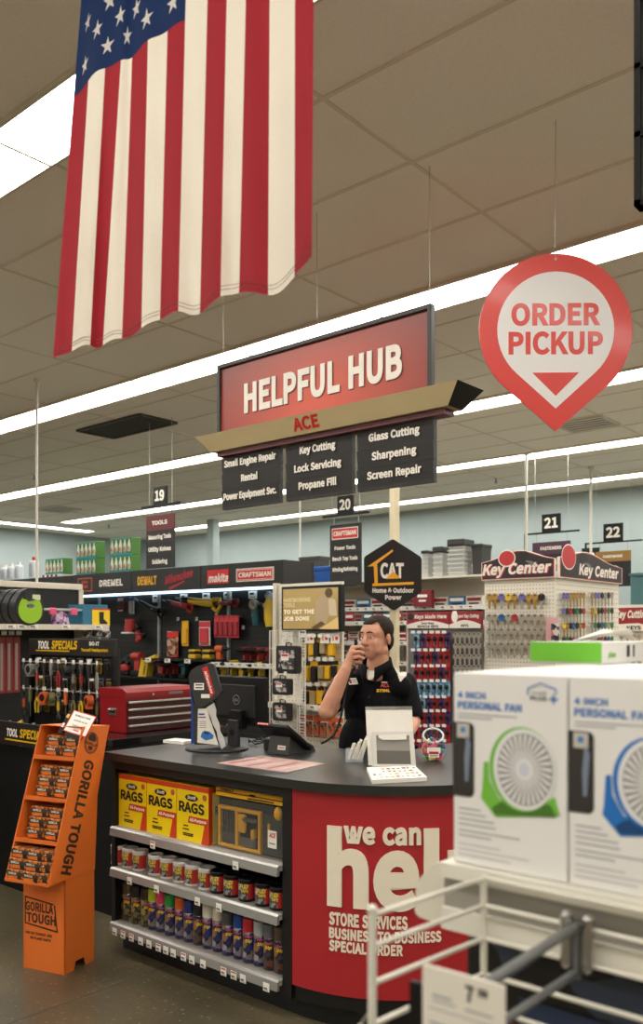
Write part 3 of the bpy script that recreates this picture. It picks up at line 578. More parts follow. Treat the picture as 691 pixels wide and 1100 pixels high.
MB().bb((lx0 + .1, -.03, Z(2.566)), (lx1 - .11, .05, Z(2.592)), M('maroon_strip', (88, 26, 30), .4)).build('lower_rail', hub)
T = FR((0, -.0755, Z(2.635)), 0, -math.atan2(.05, .086))
mb = MB(); mb.text('ACE', T, -.015, -.030, .066, redb, w=.17, bold=.035, slant=.18, ext=.001); mb.build('emblem', hub)
wr = MB()
for x in (lx0 + .12, -.0, sw / 2 - .03): wr.cyl((x, 0, Z(3.06)), (x, 0, CEIL - 2.56), .0016, wire_m, n=6)
wr.build('suspension_wire', hub)
pm = M('directory_black', (25, 23, 22), .45, noise=.06, scale=8); gv = M('groove_black', (14, 14, 14), .6)
def directory(cx, w_, zt, h, lines, label, group, name='directory_plate', widths=None, y=SY + .02, hook=2.575):
    t = thing(name, label, 'sign', (cx, y, zt - h), 0, group)
    k = len(lines); p = MB()
    for i in range(k):
        a, b_ = h * (k - 1 - i) / k, h * (k - i) / k
        vs = [(-w_ / 2, -.018, b_ - .002), (w_ / 2, -.018, b_ - .002), (w_ / 2, .012, b_ - .002), (-w_ / 2, .012, b_ - .002),
              (-w_ / 2, -.012, a), (w_ / 2, -.012, a), (w_ / 2, .012, a), (-w_ / 2, .012, a)]
        p.add(vs, [(0, 3, 2, 1), (4, 5, 6, 7), (0, 1, 5, 4), (2, 3, 7, 6), (1, 2, 6, 5), (3, 0, 4, 7)], pm)
    p.bb((-w_ / 2, -.012, -.014), (w_ / 2, .012, 0), pm); p.build('panel', t)
    l = MB()
    for i, s in enumerate(lines):
        l.text(s, FR((0, -.019, 0)), 0, h * (k - .62 - i) / k, h / k * .42, wprint, w=(widths[i] if widths else None), bold=.022, ext=.002)
    l.build('lettering', t)
    hk = MB()
    for x in (-w_ * .36, w_ * .36): hk.tube([(x, 0, h), (x + .006, 0, h + .008), (x, 0, hook - (zt - h))], .0025, steel, n=6)
    hk.build('hook', t); return t
directory(-3.338, .436, 2.563, .27, ['Small Engine Repair', 'Rental', 'Power Equipment Svc.'], 'black hanging plate listing small engine repair, rental and power equipment', 'service plates under the hub sign', widths=[.39, .125, .40])
directory(-2.857, .436, 2.563, .27, ['Key Cutting', 'Lock Servicing', 'Propane Fill'], 'black hanging plate listing key cutting, lock servicing and propane fill', 'service plates under the hub sign', widths=[.235, .31, .25])
directory(-2.388, .436, 2.563, .27, ['Glass Cutting', 'Sharpening', 'Screen Repair'], 'black hanging plate listing glass cutting, sharpening and screen repair', 'service plates under the hub sign', widths=[.29, .255, .31])

# ---- ORDER PICKUP pin
pr = M('pin_red', (214, 58, 48), .36, coat=.15); pwm = M('pin_white', (232, 230, 228), .4)
pp = Vector((-1.60, 3.34, 0)); pz = 2.841; K = 3.58 / FPX
pin = thing('hanging_pickup_sign', 'red map pin shaped ORDER PICKUP sign hanging on a thin wire', 'sign', (pp.x, pp.y, pz - .42), R_(39.5))
def drop(r, tip):
    a = math.acos(r / tip); pts = []
    s0 = -math.pi / 2 + a; N = 40
    for i in range(N + 1):
        q = s0 + (2 * math.pi - 2 * a) * i / N; pts.append((r * math.cos(q), r * math.sin(q)))
    return pts + [(0, -tip)]
o_ = lambda r: r * K
XP = FR((0, 0, .42))
MB().prism(drop(o_(82), o_(109)), .006, pr, XP, -.006).build('panel', pin)
mb = MB(); mb.prism(drop(o_(62.5), o_(84.5)), .0008, pwm, XP, 0); mb.build('white_field', pin)
mb = MB(); mb.prism([(o_(-25), o_(-46)), (o_(25), o_(-46)), (0, o_(-71))][::-1], .0008, pr, XP, .0008)
mb.text('ORDER', XP, 0, o_(4.5), o_(24), pr, w=o_(95), bold=.03, z0=.0008)
mb.text('PICKUP', XP, 0, o_(-26.5), o_(24.5), pr, w=o_(101), bold=.03, z0=.0008); mb.build('lettering', pin)
mb = MB(); mb.disc(0, o_(76), .005, white, XP, 0, .001, r0=.003); mb.tube([(0, -.003, .42 + o_(76)), (-.004, 0, .42 + o_(82)), (0, 0, CEIL - pz + .42)], .0014, wire_m, n=6)
mb.build('suspension_wire', pin)

# ---- CAT hexagon on the cream pillar
CY = COLY - .05; cc = PY(422, 617.5, CY)
cat = thing('hexagon_sign', 'black hexagon CAT sign on the cream pillar above the man', 'sign', (cc.x, cc.y, cc.z - .26), R_(38))
k = 6.1 / FPX; XC_ = FR((0, 0, .26))
def rpoly(P, r, n=4):
    out = []
    for i in range(len(P)):
        a, b_, c = Vector(P[i - 1]), Vector(P[i]), Vector(P[(i + 1) % len(P)])
        d0, d1 = (a - b_).normalized() * r, (c - b_).normalized() * r
        for q in range(n + 1):
            t_ = q / n; out.append(tuple((b_ + d0) * (1 - t_) ** 2 + b_ * 2 * t_ * (1 - t_) + (b_ + d1) * t_ ** 2))
    return out
hexp = rpoly([(x * k, y * k) for x, y in ((0, 39.5), (-31.5, 19.5), (-31, -18.5), (1.5, -39.5), (31.5, -19), (31.5, 19))], .02)
MB().prism(hexp, .012, pm, XC_, -.012).build('panel', cat)
ya = M('cat_yellow', (238, 168, 44), .45)
px = lambda x, y: ((x / 9.213 + 385 - 422) * k, (617.5 - 570 - y / 9.213) * k)
mb = MB()
mb.prism([px(*p) for p in ((338, 183), (90, 352), (150, 350), (160, 535), (192, 530), (185, 325), (345, 200))], .001, ya, XC_)
mb.prism([px(*p) for p in ((138, 525), (552, 508), (552, 535), (138, 552))][::-1], .001, ya, XC_)
mb.build('roof_outline', cat)
mb = MB(); a = px(335, 472); mb.text('CAT', XC_, a[0], a[1], (472 - 318) / 9.213 * k, wprint, w=(450 - 215) / 9.213 * k, bold=.055)
a = px(345, 618); mb.text('Home & Outdoor', XC_, a[0], a[1], 48 / 9.213 * k, wprint, w=415 / 9.213 * k, bold=.03)
a = px(348, 688); mb.text('Power', XC_, a[0], a[1], 48 / 9.213 * k, wprint, w=165 / 9.213 * k, bold=.03)
mb.build('lettering', cat)
MB().prism([px(*p) for p in ((345, 400), (272, 478), (422, 474))], .0012, ya, XC_, .0006).build('triangle', cat)
mb = MB(); mb.box((0, .02, .26), (.05, .028, .2), black); mb.build('bracket', cat)

# ---- aisle signs
def aisle(u, v0, v1, wpx, d, num, rows, label, headm, head=None, boxed=False, stem=False, rz=0):
    c = PD(u, 680, d); k = d / FPX; zt = EYE + (680 - v0) * k; zb = EYE + (680 - v1) * k; W = wpx * k
    t = thing('aisle_sign', label, 'sign', (c.x, c.y, zb), rz, 'hanging aisle signs')
    ca = 1 / (F2.dot(Vector((0, 1, 0))))   # foreshortening of a face along X
    W *= ca; h = zt - zb
    n = len(rows); p = MB(); hh = h * .3
    p.bb((-W / 2, -.01, h - hh), (W / 2, .01, h), headm)
    p.bb((-W / 2, -.01, 0), (W / 2, .01, h - hh), pm)
    for i in range(n + 1): p.bb((-W / 2, -.012, (h - hh) * i / n - .003), (W / 2, -.009, (h - hh) * i / n + .003), gv)
    p.build('panel', t)
    l = MB(); X = FR((0, -.0115, 0))
    if head:
        if boxed:
            l.plate(0, h - hh * .5, W * .86, hh * .62, wprint, X); l.plate(0, h - hh * .5, W * .82, hh * .52, redb, X, .001)
        l.text(head, X, 0, h - hh * .62, hh * .26, wprint, w=W * (.74 if boxed else .56), bold=.03, z0=.0022)
    for i, s in enumerate(rows):
        if s: l.text(s, X, 0, (h - hh) * (n - .66 - i) / n, (h - hh) / n * .36, wprint, w=min(W * .82, len(s) * W * .062), bold=.02)
    l.build('lettering', t)
    bw = 48 * k * ca; bz = h + 9 * k
    b_ = MB(); b_.bb((-bw / 2, -.012, bz), (bw / 2, .012, bz + .02), black)
    for x in (-W * .4, W * .4): b_.tube([(x, 0, bz), (x + .008, 0, (bz + h) / 2), (x, 0, h)], .004, steel, n=6)
    b_.build('bar', t)
    np_ = MB(); nh = 19 * k; nw = 16 * k * ca
    np_.bb((-nw / 2, -.012, bz + .02), (nw / 2, .012, bz + .02 + nh), black); np_.build('number_plate', t)
    MB().text(num, FR((0, -.013, 0)), 0, bz + .02 + nh * .2, nh * .6, wprint, w=nw * .74, bold=.03).build('number', t)
    wv = MB()
    if stem: wv.bb((-bw / 2, -.012, -.4), (-bw / 2 + .02, .012, bz + .02), black)
    for x in (-bw * .3, bw * .3): wv.cyl((x, 0, bz + .02), (x, 0, CEIL - zb), .003, wire_m, n=6)
    wv.build('suspension_wire', t); return t
aisle(172.5, 553, 610, 35, 8.6, '19', ['Measuring Tools', 'Utility Knives', 'Soldering'], 'hanging aisle 19 sign with maroon TOOLS heading', maroon, 'TOOLS')
aisle(371.5, 563, 629, 32, 8.0, '20', ['Power Tools', 'Bench Top Tools', 'Grinding/Refinishing', ''], 'hanging aisle 20 sign with red and white heading, left of the hexagon sign', pm, 'CRAFTSMAN', True)
aisle(592.5, 582, 628, 33, 10.3, '21', ['Bolts', 'Screws'], 'hanging aisle 21 sign with purple FASTENERS heading', M('purple_head', (74, 40, 66), .5), 'FASTENERS', stem=True)
aisle(659, 592, 630, 29, 11.4, '22', ['Chain', 'Hooks'], 'hanging aisle 22 sign with gold HARDWARE heading', M('gold_head', (150, 112, 48), .5), 'HARDWARE', stem=True)
q = PD(650, 590, 12.4)
t = thing('aisle_sign', 'small aisle number 23 plate half hidden behind the aisle 22 sign', 'sign', (q.x - .1, q.y, 2.2), 0, 'hanging aisle signs')
MB().bb((-.24, -.012, .36), (.02, .012, .62), black).build('number_plate', t)
MB().text('23', FR((-.11, -.013, 0)), 0, .43, .12, wprint, bold=.03).build('number', t)
MB().cyl((-.11, 0, .62), (-.11, 0, CEIL - 2.2), .003, wire_m, n=6).build('suspension_wire', t)

# ---- dark framed sign cut by the right edge of the photo
q = PD(684.5, 225, 2.1)
ed = thing('hanging_sign', 'dark framed hanging sign cut off by the upper right edge of the photo', 'sign', (q.x, q.y, q.z))
gm = M('sign_slate', (64, 68, 62), .35); f = MB(); hh = CEIL - .12 - q.z
f.bb((0, -.02, 0), (.016, .02, hh), black); f.bb((.6, -.02, 0), (.616, .02, hh), black)
n = 0; z = 0.0
while z < hh - .2: f.bb((0, -.02, z), (.616, .02, z + .014), black); z += .163
f.bb((0, -.02, hh - .014), (.616, .02, hh), black); f.build('frame', ed)
z = .0
p = MB()
while z < hh - .2: p.bb((.016, -.012, z + .016), (.6, .012, z + .16), gm); z += .163
p.build('panel', ed)
wv = MB()
for x in (.06, .55): wv.cyl((x, 0, hh), (x, 0, CEIL - q.z), .0018, wire_m, n=6)
wv.build('suspension_wire', ed)
# ================================================================== SERVICE COUNTER
CX0, CXC, CYF = -3.69, -2.45, 2.67
R = .68; CCY = CYF + R; CYB = 3.52; CZ = 1.0
CXR = CXC + R
sc_ = thing('service_counter', 'black service counter with stocked shelves and a curved red WE CAN HELP end', 'counter', (CXC, CYF, 0))
O = Vector((CXC, CYF, 0)); LX = CX0 - CXC
ctop = M('counter_laminate', (52, 52, 50), .3, noise=.06, scale=40, spec=.5)
cb = M('counter_black', (14, 14, 14), .45, noise=.1, scale=6)
cedge = M('counter_edge', (34, 36, 33), .4)
def arc(r, a0, a1, n=40): return [(r * math.sin(lerp(a0, a1, i / n)), R - r * math.cos(lerp(a0, a1, i / n))) for i in range(n + 1)]
PI2 = math.pi / 2; YB = CYB - CYF; YE = 1.75     # rear edge, far end of the right leg
ro = R + .035
ring = [(LX - .02, -.035)] + arc(ro, 0, PI2) + [(ro, YE), (-.12, YE), (-.12, YB), (LX - .02, YB)]
mb = MB(); mb.prism(ring, .038, ctop, None, CZ - .038, side=cedge); mb.build('countertop', sc_, bev=.004)
# carcass: plinth, ends, back, divider
mb = MB()
mb.bb((LX + .03, .05, 0), (-.0, YB - .06, .10), cb)
mb.prism([(0, .05)] + arc(R - .05, 0, PI2) + [(R - .05, YE - .05), (0, YE - .05)], .10, cb, None, 0)
mb.build('toe_kick', sc_)
mb = MB()
mb.bb((LX, 0, .085), (LX + .03, YB - .03, CZ - .038), cb); mb.build('side_panel', sc_)
mb = MB(); mb.bb((-.05, -.004, .085), (0, .12, CZ - .038), cb); mb.bb((-.05, .12, .085), (-.02, YB - .03, CZ - .038), cb); mb.build('divider_post', sc_)
mb = MB(); mb.bb((LX + .03, YB - .05, .085), (0, YB - .03, CZ - .038), cb); mb.bb((LX + .03, .36, .1), (-.05, .38, CZ - .038), cb); mb.build('back_panel', sc_)
mb = MB(); mb.bb((LX + .03, .0, CZ - .085), (-.05, .02, CZ - .038), cb); mb.build('rail', sc_); mb = MB(); mb.bb((LX + .03, .02, .085), (-.05, .05, .135), cb); mb.build('rail', sc_)
# curved red panel
cr_ = M('panel_red', (172, 36, 42), .42, noise=.03, scale=3)
A1 = PI2; n = 60
P = [(R * math.sin(A1 * i / n), R - R * math.cos(A1 * i / n)) for i in range(n + 1)] + [(R, YE - .04)]
Pi = [((R - .02) * math.sin(A1 * i / n), R - (R - .02) * math.cos(A1 * i / n)) for i in range(n + 1)] + [(R - .02, YE - .04)]
zb, zt = .145, CZ - .038
vs = [(x, y, z) for z in (zb, zt) for x, y in P] + [(x, y, z) for z in (zb, zt) for x, y in Pi]; N = len(P); fs = []
for i in range(N - 1):
    fs += [(i, i + 1, N + i + 1, N + i), (2 * N + i + 1, 2 * N + i, 3 * N + i, 3 * N + i + 1), (N + i, N + i + 1, 3 * N + i + 1, 3 * N + i), (i + 1, i, 2 * N + i, 2 * N + i + 1)]
cp = MB().add(vs, fs, cr_).build('curved_panel', sc_)
kr = MB(); Pk = arc(R - .012, 0, PI2, 40) + [(R - .012, YE - .04)]
kr.add([(x, y, z) for z in (.085, .145) for x, y in Pk], [(i, i + 1, len(Pk) + i + 1, len(Pk) + i) for i in range(len(Pk) - 1)], cb)
kr.build('kick_rail', sc_)
# raised lettering bent around the panel
def bend_text(s, sx, y, h, w, bold, ext, m, mbq):
    vs, fs, _b = text_mesh(s)
    bm = bmesh.new(); k = h; x0 = min(v.x for v in vs); x1 = max(v.x for v in vs); kx = w / (x1 - x0)
    bv = [bm.verts.new((sx + (v.x - x0) * kx, y + v.y * k, 0)) for v in vs]
    for f in fs:
        try: bm.faces.new([bv[i] for i in f])
        except ValueError: pass
    bmesh.ops.remove_doubles(bm, verts=bm.verts, dist=1e-6)
    r = bmesh.ops.extrude_face_region(bm, geom=bm.faces[:]); bmesh.ops.translate(bm, verts=[e for e in r['geom'] if isinstance(e, bmesh.types.BMVert)], vec=(0, 0, ext))
    x = sx
    while x < sx + w:
        bmesh.ops.bisect_plane(bm, geom=bm.verts[:] + bm.edges[:] + bm.faces[:], plane_co=(x, 0, 0), plane_no=(1, 0, 0)); x += .02
    bm.verts.ensure_lookup_table(); bm.verts.index_update()
    P = []
    for v in bm.verts:
        a = v.co.x / R; r_ = R + v.co.z + .0004; P.append((r_ * math.sin(a), R - r_ * math.cos(a), v.co.y))
    mbq.add(P, [[v.index for v in f.verts] for f in bm.faces], m); bm.free()
def arcx(u, v):     # arc length on the panel hit by a photo pixel, and height
    r = ray(u, v); best = None
    ox, oy = -CXC, -(CYF + R)
    a, b_, c = r.x ** 2 + r.y ** 2, 2 * (r.x * ox + r.y * oy), ox * ox + oy * oy - R * R
    t_ = (-b_ - math.sqrt(max(0, b_ * b_ - 4 * a * c))) / (2 * a); p = Vector((0, 0, EYE)) + r * t_
    return math.atan2(p.x - CXC, CYF + R - p.y) * R, p.z
lw = M('letter_white', (240, 230, 208), .5)
(h0, hb), (_, ht) = arcx(352.5, 972), arcx(352.5, 889)
e1, _ = arcx(453, 950); cap_ = (ht - hb)
l0, _ = arcx(459, 940)
kk = (e1 - h0) / 1.18
mb = MB()
bend_text('help', h0, hb, cap_ * .96, (l0 - h0) * 1.0 / .60, .03, .010, lw, mb)
w0, wz = arcx(370, 905); w1, wz1 = arcx(452, 904)
bend_text('we can', w0, wz, .088, w1 - w0, .035, .010, lw, mb)
for s, va, vb, ue in (('STORE SERVICES', 979, 994, 438), ('BUSINESS TO BUSINESS', 995.5, 1008.5, 474), ('SPECIAL ORDER', 1009, 1022, 433)):
    x0, z1 = arcx(354, va); _, z0 = arcx(354, vb - 1.5); x1, _ = arcx(ue, (va + vb) / 2)
    bend_text(s, x0, z0, (z1 - z0), x1 - x0, .022, .004, lw, mb)
mb.build('raised_lettering', cp)
# shelves with ticket channels
shm = M('shelf_white', (160, 156, 148), .4); chan = M('ticket_channel', (150, 149, 145), .25, metal=.3)
tick = M('price_ticket', (236, 232, 222), .6); rt = M('ticket_red', (196, 60, 56), .6)
SH = []
def shelf(z, tags, depth=.33, full=False):
    x0, x1 = LX + .032, -.052
    s = MB(); s.bb((x0, -.03 + .01, z - .022), (x1, depth, z), shm); s = s.build('shelf', sc_)
    c = MB(); c.add([(x, y, zz) for x in (x0, x1) for y, zz in ((-.022, z + .004), (-.032, z - .004), (-.037, z - .04), (-.02, z - .04))],
                    [(0, 4, 5, 1), (1, 5, 6, 2), (2, 6, 7, 3), (0, 1, 2, 3), (4, 7, 6, 5), (3, 7, 4, 0)], chan)
    c.build('ticket_channel', s)
    for x in tags:
        m = MB(); X = FR((x, -.0395, z - .026 - .008))
        m.plate(0, 0, .036, .036, tick, X); m.plate(0, .012, .03, .006, rt if int(x * 97) % 2 else tick, X, .001, .0004)
        m.plate(-.004, -.006, .02, .006, dark, X, .001, .0004); m.plate(0, -.013, .024, .003, grey, X, .001, .0004)
        m.build('price_ticket', s)
Z1, Z2, Z3 = .628, .424, .150
tx = lambda u, v: PY(u, v, CYF - .035).x - CXC
shelf(Z1, [tx(165, 905), tx(254, 925)])
shelf(Z2, [tx(140, 941), tx(169, 951), tx(213, 963), tx(236, 970)])
shelf(Z3, [tx(u, 1010) for u in (124, 133, 142, 152, 161, 171, 179, 187, 198, 207, 219, 241, 252, 262, 287)])

# ---- boxes of rags
ry_ = M('rag_yellow', (246, 214, 20), .4); rr_ = M('rag_red', (206, 64, 30), .4); ink = M('ink_black', (18, 18, 20), .45)
bw, bh = .222, .262
def ragbox():
    t = thing('rag_box', '', 'box', (0, 0, 0), 0, 'yellow boxes of rags')
    b_ = MB(); b_.box((0, .055, bh / 2), (bw, .11, bh), ry_); b_.plate(0, bh - .012, bw, .024, rr_, FR((0, -.0004, 0)), 0, .0004)
    b_.box((0, .055, bh + .0002), (bw, .11, .0004), ry_); b_.box((bw / 2 + .0003, .012, bh / 2), (.0006, .024, bh), rr_); b_.box((bw / 2 + .0004, .055, bh - .012), (.0006, .11, .024), rr_)
    b_.build('carton', t)
    p = MB(); X = FR((0, -.001, 0))
    p.disc(-.005, .205, .044, ink, X, 0, .0006, ry=.016); p.text('Scott', X, -.005, .199, .016, wprint, w=.058, bold=.03, z0=.0008, slant=.2)
    p.text('RAGS', X, -.005, .135, .048, ink, w=.178, bold=.05, z0=.0004)
    p.prism([(-.03, .088), (.11, .088), (.11, .120), (-.022, .120)], .0006, rr_, X); p.prism([(.062, 0), (.11, 0), (.11, .09), (.085, .09)], .0006, rr_, X)
    p.text('All-Purpose', X, .04, .096, .016, wprint, w=.115, bold=.02, z0=.0008)
    for y, w_, xx in ((.072, .035, -.045), (.056, .045, -.045), (.036, .075, -.03), (.028, .07, -.03)): p.plate(xx, y, w_, .0055, ink, X, 0, .0005)
    p.disc(.085, .215, .014, M('seal_red', (190, 90, 60), .5), X, 0, .0006)
    XS = FR((bw / 2 + .001, .055, 0), R_(90)); p.text('RAGS', XS, .02, .135, .04, ink, w=.07, bold=.05)
    p.build('printing', t); return t
rag0 = ragbox(); first = True
side_x = [PY(u, 880, CYF + .03).x for u in (127.5, 157, 189)]
lbl = ['leftmost yellow rag box on the top counter shelf', 'middle yellow rag box in the front row of three on the counter shelf', 'yellow rag box beside the packaged yellow drill bit kit']
for row in range(2):
    for i in range(3):
        L = lbl[i] if row == 0 else ['yellow rag box behind the leftmost front rag box', 'yellow rag box behind the middle front rag box', 'yellow rag box behind the right front rag box'][i]
        p = (CX0 + .145 + i * (bw + .003), CYF + .02 + row * .118, Z1 + .001)
        if first: rag0.location = p; rag0['label'] = L; first = False
        else: dup(rag0, p, 0, L)
# ---- clamshell bit kit
kx0 = CX0 + .145 + 2.5 * (bw + .003) + .02; kx1 = CXC - .06; kw = kx1 - kx0; kh = .272
kit = thing('bit_set_package', 'clear package with yellow drill bit case on the counter shelf right of the rags', 'tool set', ((kx0 + kx1) / 2, CYF + .05, Z1 + .001))
clr = M('clear_shell', (150, 148, 140), .08, alpha=.10)
MB().box((0, .02, kh * .44), (kw, .004, kh * .88), M('kit_backing', (12, 12, 14), .5)).build('backing_card', kit)
mb = MB(); mb.bb((-kw / 2, -.004, kh * .86), (kw / 2, .016, kh), M('kit_yellow', (236, 176, 28), .45)); mb.plate(0, kh * .93, kw, .004, ink, FR((0, -.0045, 0)), 0, .0004)
X = FR((0, -.005, 0)); mb.text('DEWALT', X, -kw * .33, kh * .945, .012, ink, w=.085, bold=.04); mb.plate(.06, kh * .885, .16, .006, ink, X, 0, .0005); mb.disc(.01, kh * .94, .022, ink, X, 0, .0005, ry=.006)
mb.build('header_card', kit)
cx_ = -kw * .16; cw, ch = kw * .56, kh * .62; ym = M('case_yellow', (222, 164, 34), .45)
mb = MB(); z0_ = .015
for x in (cx_ - cw / 2, cx_ - cw * .06, cx_ + cw / 2): mb.bb((x - .008, -.012, z0_), (x + .008, .012, z0_ + ch), ym, b=.004)
for z in (z0_, z0_ + ch): mb.bb((cx_ - cw / 2 - .008, -.012, z - .008), (cx_ + cw / 2 + .008, .012, z + .008), ym, b=.004)
mb.bb((cx_ - cw * .02, -.014, z0_ + ch * .42), (cx_ + cw * .16, .008, z0_ + ch * .9), ym, b=.006); mb.bb((cx_ + cw * .3, -.014, z0_ + ch * .3), (cx_ + cw * .38, .01, z0_ + ch * .55), ym, b=.004)
mb.bb((cx_ + cw * .7, -.012, .05), (cx_ + cw * .76, .01, .15), ym, b=.004)
mb.build('case', kit)
mb = MB(); dk = M('bit_steel', (92, 90, 86), .4, metal=.2)
for i in range(6):
    x = cx_ - cw * .42 + i * cw * .06; mb.cyl((x, -.004, z0_ + ch * .08), (x, -.004, z0_ + ch * (.5 + .06 * i)), .004, dk, n=8); mb.cyl((x, -.004, z0_ + ch * .6), (x, -.004, z0_ + ch * .92), .003, dk, n=8)
for i in range(5): mb.bb((cx_ - cw * .44, -.008, z0_ + ch * (.1 + .05 * i)), (cx_ - cw * .1, 0, z0_ + ch * (.1 + .05 * i) + .005), dk)
mb.bb((cx_ + cw * .03, -.012, z0_ + ch * .06), (cx_ + cw * .4, .006, z0_ + ch * .3), dk, b=.006); mb.bb((cx_ + cw * .1, -.015, z0_ + ch * .72), (cx_ + cw * .42, .004, z0_ + ch * .84), dk, b=.004)
mb.bb((cx_ + cw * .56, -.008, .01), (kw / 2 - .01, .012, .19), M('kit_insert', (44, 46, 50), .4), b=.012); mb.ball((kw * .38, -.012, .2), (.022, .014, .03), ym)
mb.build('bits', kit)
mb = MB(); mb.box((0, -.022, kh * .43), (kw, .002, kh * .84), clr); mb.box((-kw / 2, 0, kh * .43), (.002, .044, kh * .84), clr); mb.box((kw / 2, 0, kh * .43), (.002, .044, kh * .84), clr)
mb.build('clear_shell', kit)
mb = MB(); X = FR((kw * .33, -.0245, .09)); mb.plate(0, 0, .052, .075, paper, X); mb.text('ACE', X, 0, .008, .02, redb, w=.036, bold=.04, slant=.2, z0=.001); mb.plate(0, -.018, .034, .006, grey, X, .001, .0004); mb.build('price_sticker', kit)

# ---- tubs on the middle shelf
lred = M('tub_red', (178, 44, 40), .35); lgry = printed('tub_picture', [(150, 150, 150), (90, 92, 96), (200, 196, 190), (60, 60, 66)], 50)
def tub(lid, body, name, r=.0405, h=.098):
    t = thing(name, '', 'tub', (0, 0, 0), 0, 'red labelled tubs on the middle counter shelf')
    m = MB(); m.lathe([(0, 0), (r - .001, 0), (r, .003), (r, h - .012), (r + .001, h - .01), (r + .001, h - .002), (r - .003, h), (r * .72, h), (r * .7, h - .006), (0, h - .006)], body, n=28); m.build('roll', t)
    m = MB(); m.lathe([(r + .0008, .012), (r + .0008, h - .02)], lgry, n=14, a0=R_(-125), a1=R_(-42)); m.lathe([(r + .0010, .012), (r + .0010, h - .02)], lred, n=10, a0=R_(-52), a1=R_(5))
    m.lathe([(r + .0011, .04), (r + .0011, h - .02)], lred, n=6, a0=R_(-140), a1=R_(-122))
    bend = lambda p: Vector(((r + .0016) * math.sin(p[0] / r), -(r + .0016) * math.cos(p[0] / r), p[1]))
    m.text('FLEX', None, .014, h * .60, .017, yprint, w=.040, bold=.05, fn=bend); m.text('TAPE', None, .014, h * .42, .013, yprint, w=.034, bold=.05, fn=bend); m.build('label', t)
    return t
tw = tub(white, M('tub_white', (222, 220, 214), .35), 'tape_tub'); tb = tub(blackp, blackp, 'tape_tub')
us = [128, 140, 151, 168, 181, 195, 208, 222.5, 235.5, 250, 266, 284, 300]
xs = [PY(u, 930, CYF + .045).x for u in us]; fw = fb = True
for i, x in enumerate(xs):
    if i < 8: L = f'white topped red label tub, {ORD[i]} from the left end of the middle shelf'; src = tw; f1 = fw; fw = False
    else: L = f'black topped red label tub, {ORD[i - 8]} of the black tubs from the left'; src = tb; f1 = fb; fb = False
    p = (x, CYF + .045, Z2 + .001); rz = R_(-8 + (i * 37) % 17)
    if f1: src.location = p; src.rotation_euler = (0, 0, rz); src['label'] = L
    else: dup(src, p, rz, L)
# ---- spray cans
caps = [('dark grey', (58, 56, 52)), ('olive brown', (86, 74, 52)), ('black', (30, 30, 30)), ('brown black', (52, 46, 38)), ('lime yellow', (178, 196, 48)), ('pink', (226, 66, 104)), ('green', (38, 156, 74)),
        ('orange', (226, 92, 34)), ('dark blue', (30, 54, 118)), ('glossy black', (24, 24, 26)), ('white', (226, 222, 210)), ('ivory', (214, 206, 186)), ('slate grey', (74, 78, 78)), ('bright blue', (30, 70, 150)),
        ('bright red', (186, 28, 40)), ('clear', (170, 176, 178)), ('silver grey', (96, 96, 98)), ('bronze', (82, 66, 52))]
cu = [129, 138, 147.5, 157, 165.5, 173.5, 183.5, 194, 204, 213.5, 224.5, 234.5, 245.5, 257, 268, 279, 290.5, 301]
camo = printed('can_camo', [(52, 48, 34), (110, 104, 70), (150, 140, 96), (30, 30, 26), (84, 60, 40)], 45)
cbl = printed('can_blue_art', [(30, 38, 92), (40, 46, 104), (150, 150, 160), (140, 104, 70), (56, 40, 80), (120, 110, 116), (24, 26, 48)], 40)
cdk = printed('can_dark_art', [(40, 40, 52), (70, 66, 74), (150, 110, 60), (110, 60, 40), (30, 30, 40)], 36)
csil = M('can_silver', (190, 190, 188), .25, metal=.8)
for i, ((nm, rgb), u) in enumerate(zip(caps, cu)):
    x = PY(u, 1000, CYF + .05).x; r = .0292; h = .205 if i in (10, 11) else .196 if i > 3 else .19
    t = thing('spray_can', f'spray can with {nm} cap on the bottom counter shelf', 'spray can', (x, CYF + .05 + (.004 if i % 2 else 0), Z3 + .001), R_((i * 53) % 40 - 20), 'spray cans on the bottom counter shelf')
    m = MB(); m.lathe([(0, .001), (r - .003, 0), (r, .004)], csil); m.lathe([(r, .004), (r, h * .70)], camo if i < 4 else cdk if i in (9, 16, 17) else cbl, n=24); m.lathe([(r, h * .70), (r - .004, h * .74), (r - .008, h * .75)], csil); m.build('can', t)
    cm = M('cap_' + nm.replace(' ', '_'), rgb, .35)
    m = MB(); m.lathe([(r - .001, h * .70), (r, h * .705), (r, h * .97), (r - .003, h), (0, h)], cm, n=24); m.build('cap', t)
    m = MB(); bend = lambda p, r=r: Vector(((r + .0008) * math.sin(p[0] / r), -(r + .0008) * math.cos(p[0] / r), p[1]))
    m.text('Dip', None, .018, h * .48, .014, yprint, w=.03, bold=.04, fn=bend, slant=.2); m.text('Plasti', None, .018, h * .58, .011, M('can_pink', (206, 80, 130), .4), w=.034, bold=.04, fn=bend, slant=.2); m.build('lettering', t)

# ================================================================== ORANGE TAPE DISPLAY
og = M('display_orange', (226, 114, 38), .55, noise=.04, scale=5); ogd = M('display_ink', (58, 38, 22), .6)
gd = thing('floor_display', 'orange cardboard GORILLA TOUGH floor display stand left of the counter', 'display stand', (-3.69, 2.285, 0), R_(16.5))
W2, D2, HB = .125, .215, .452
mb = MB()
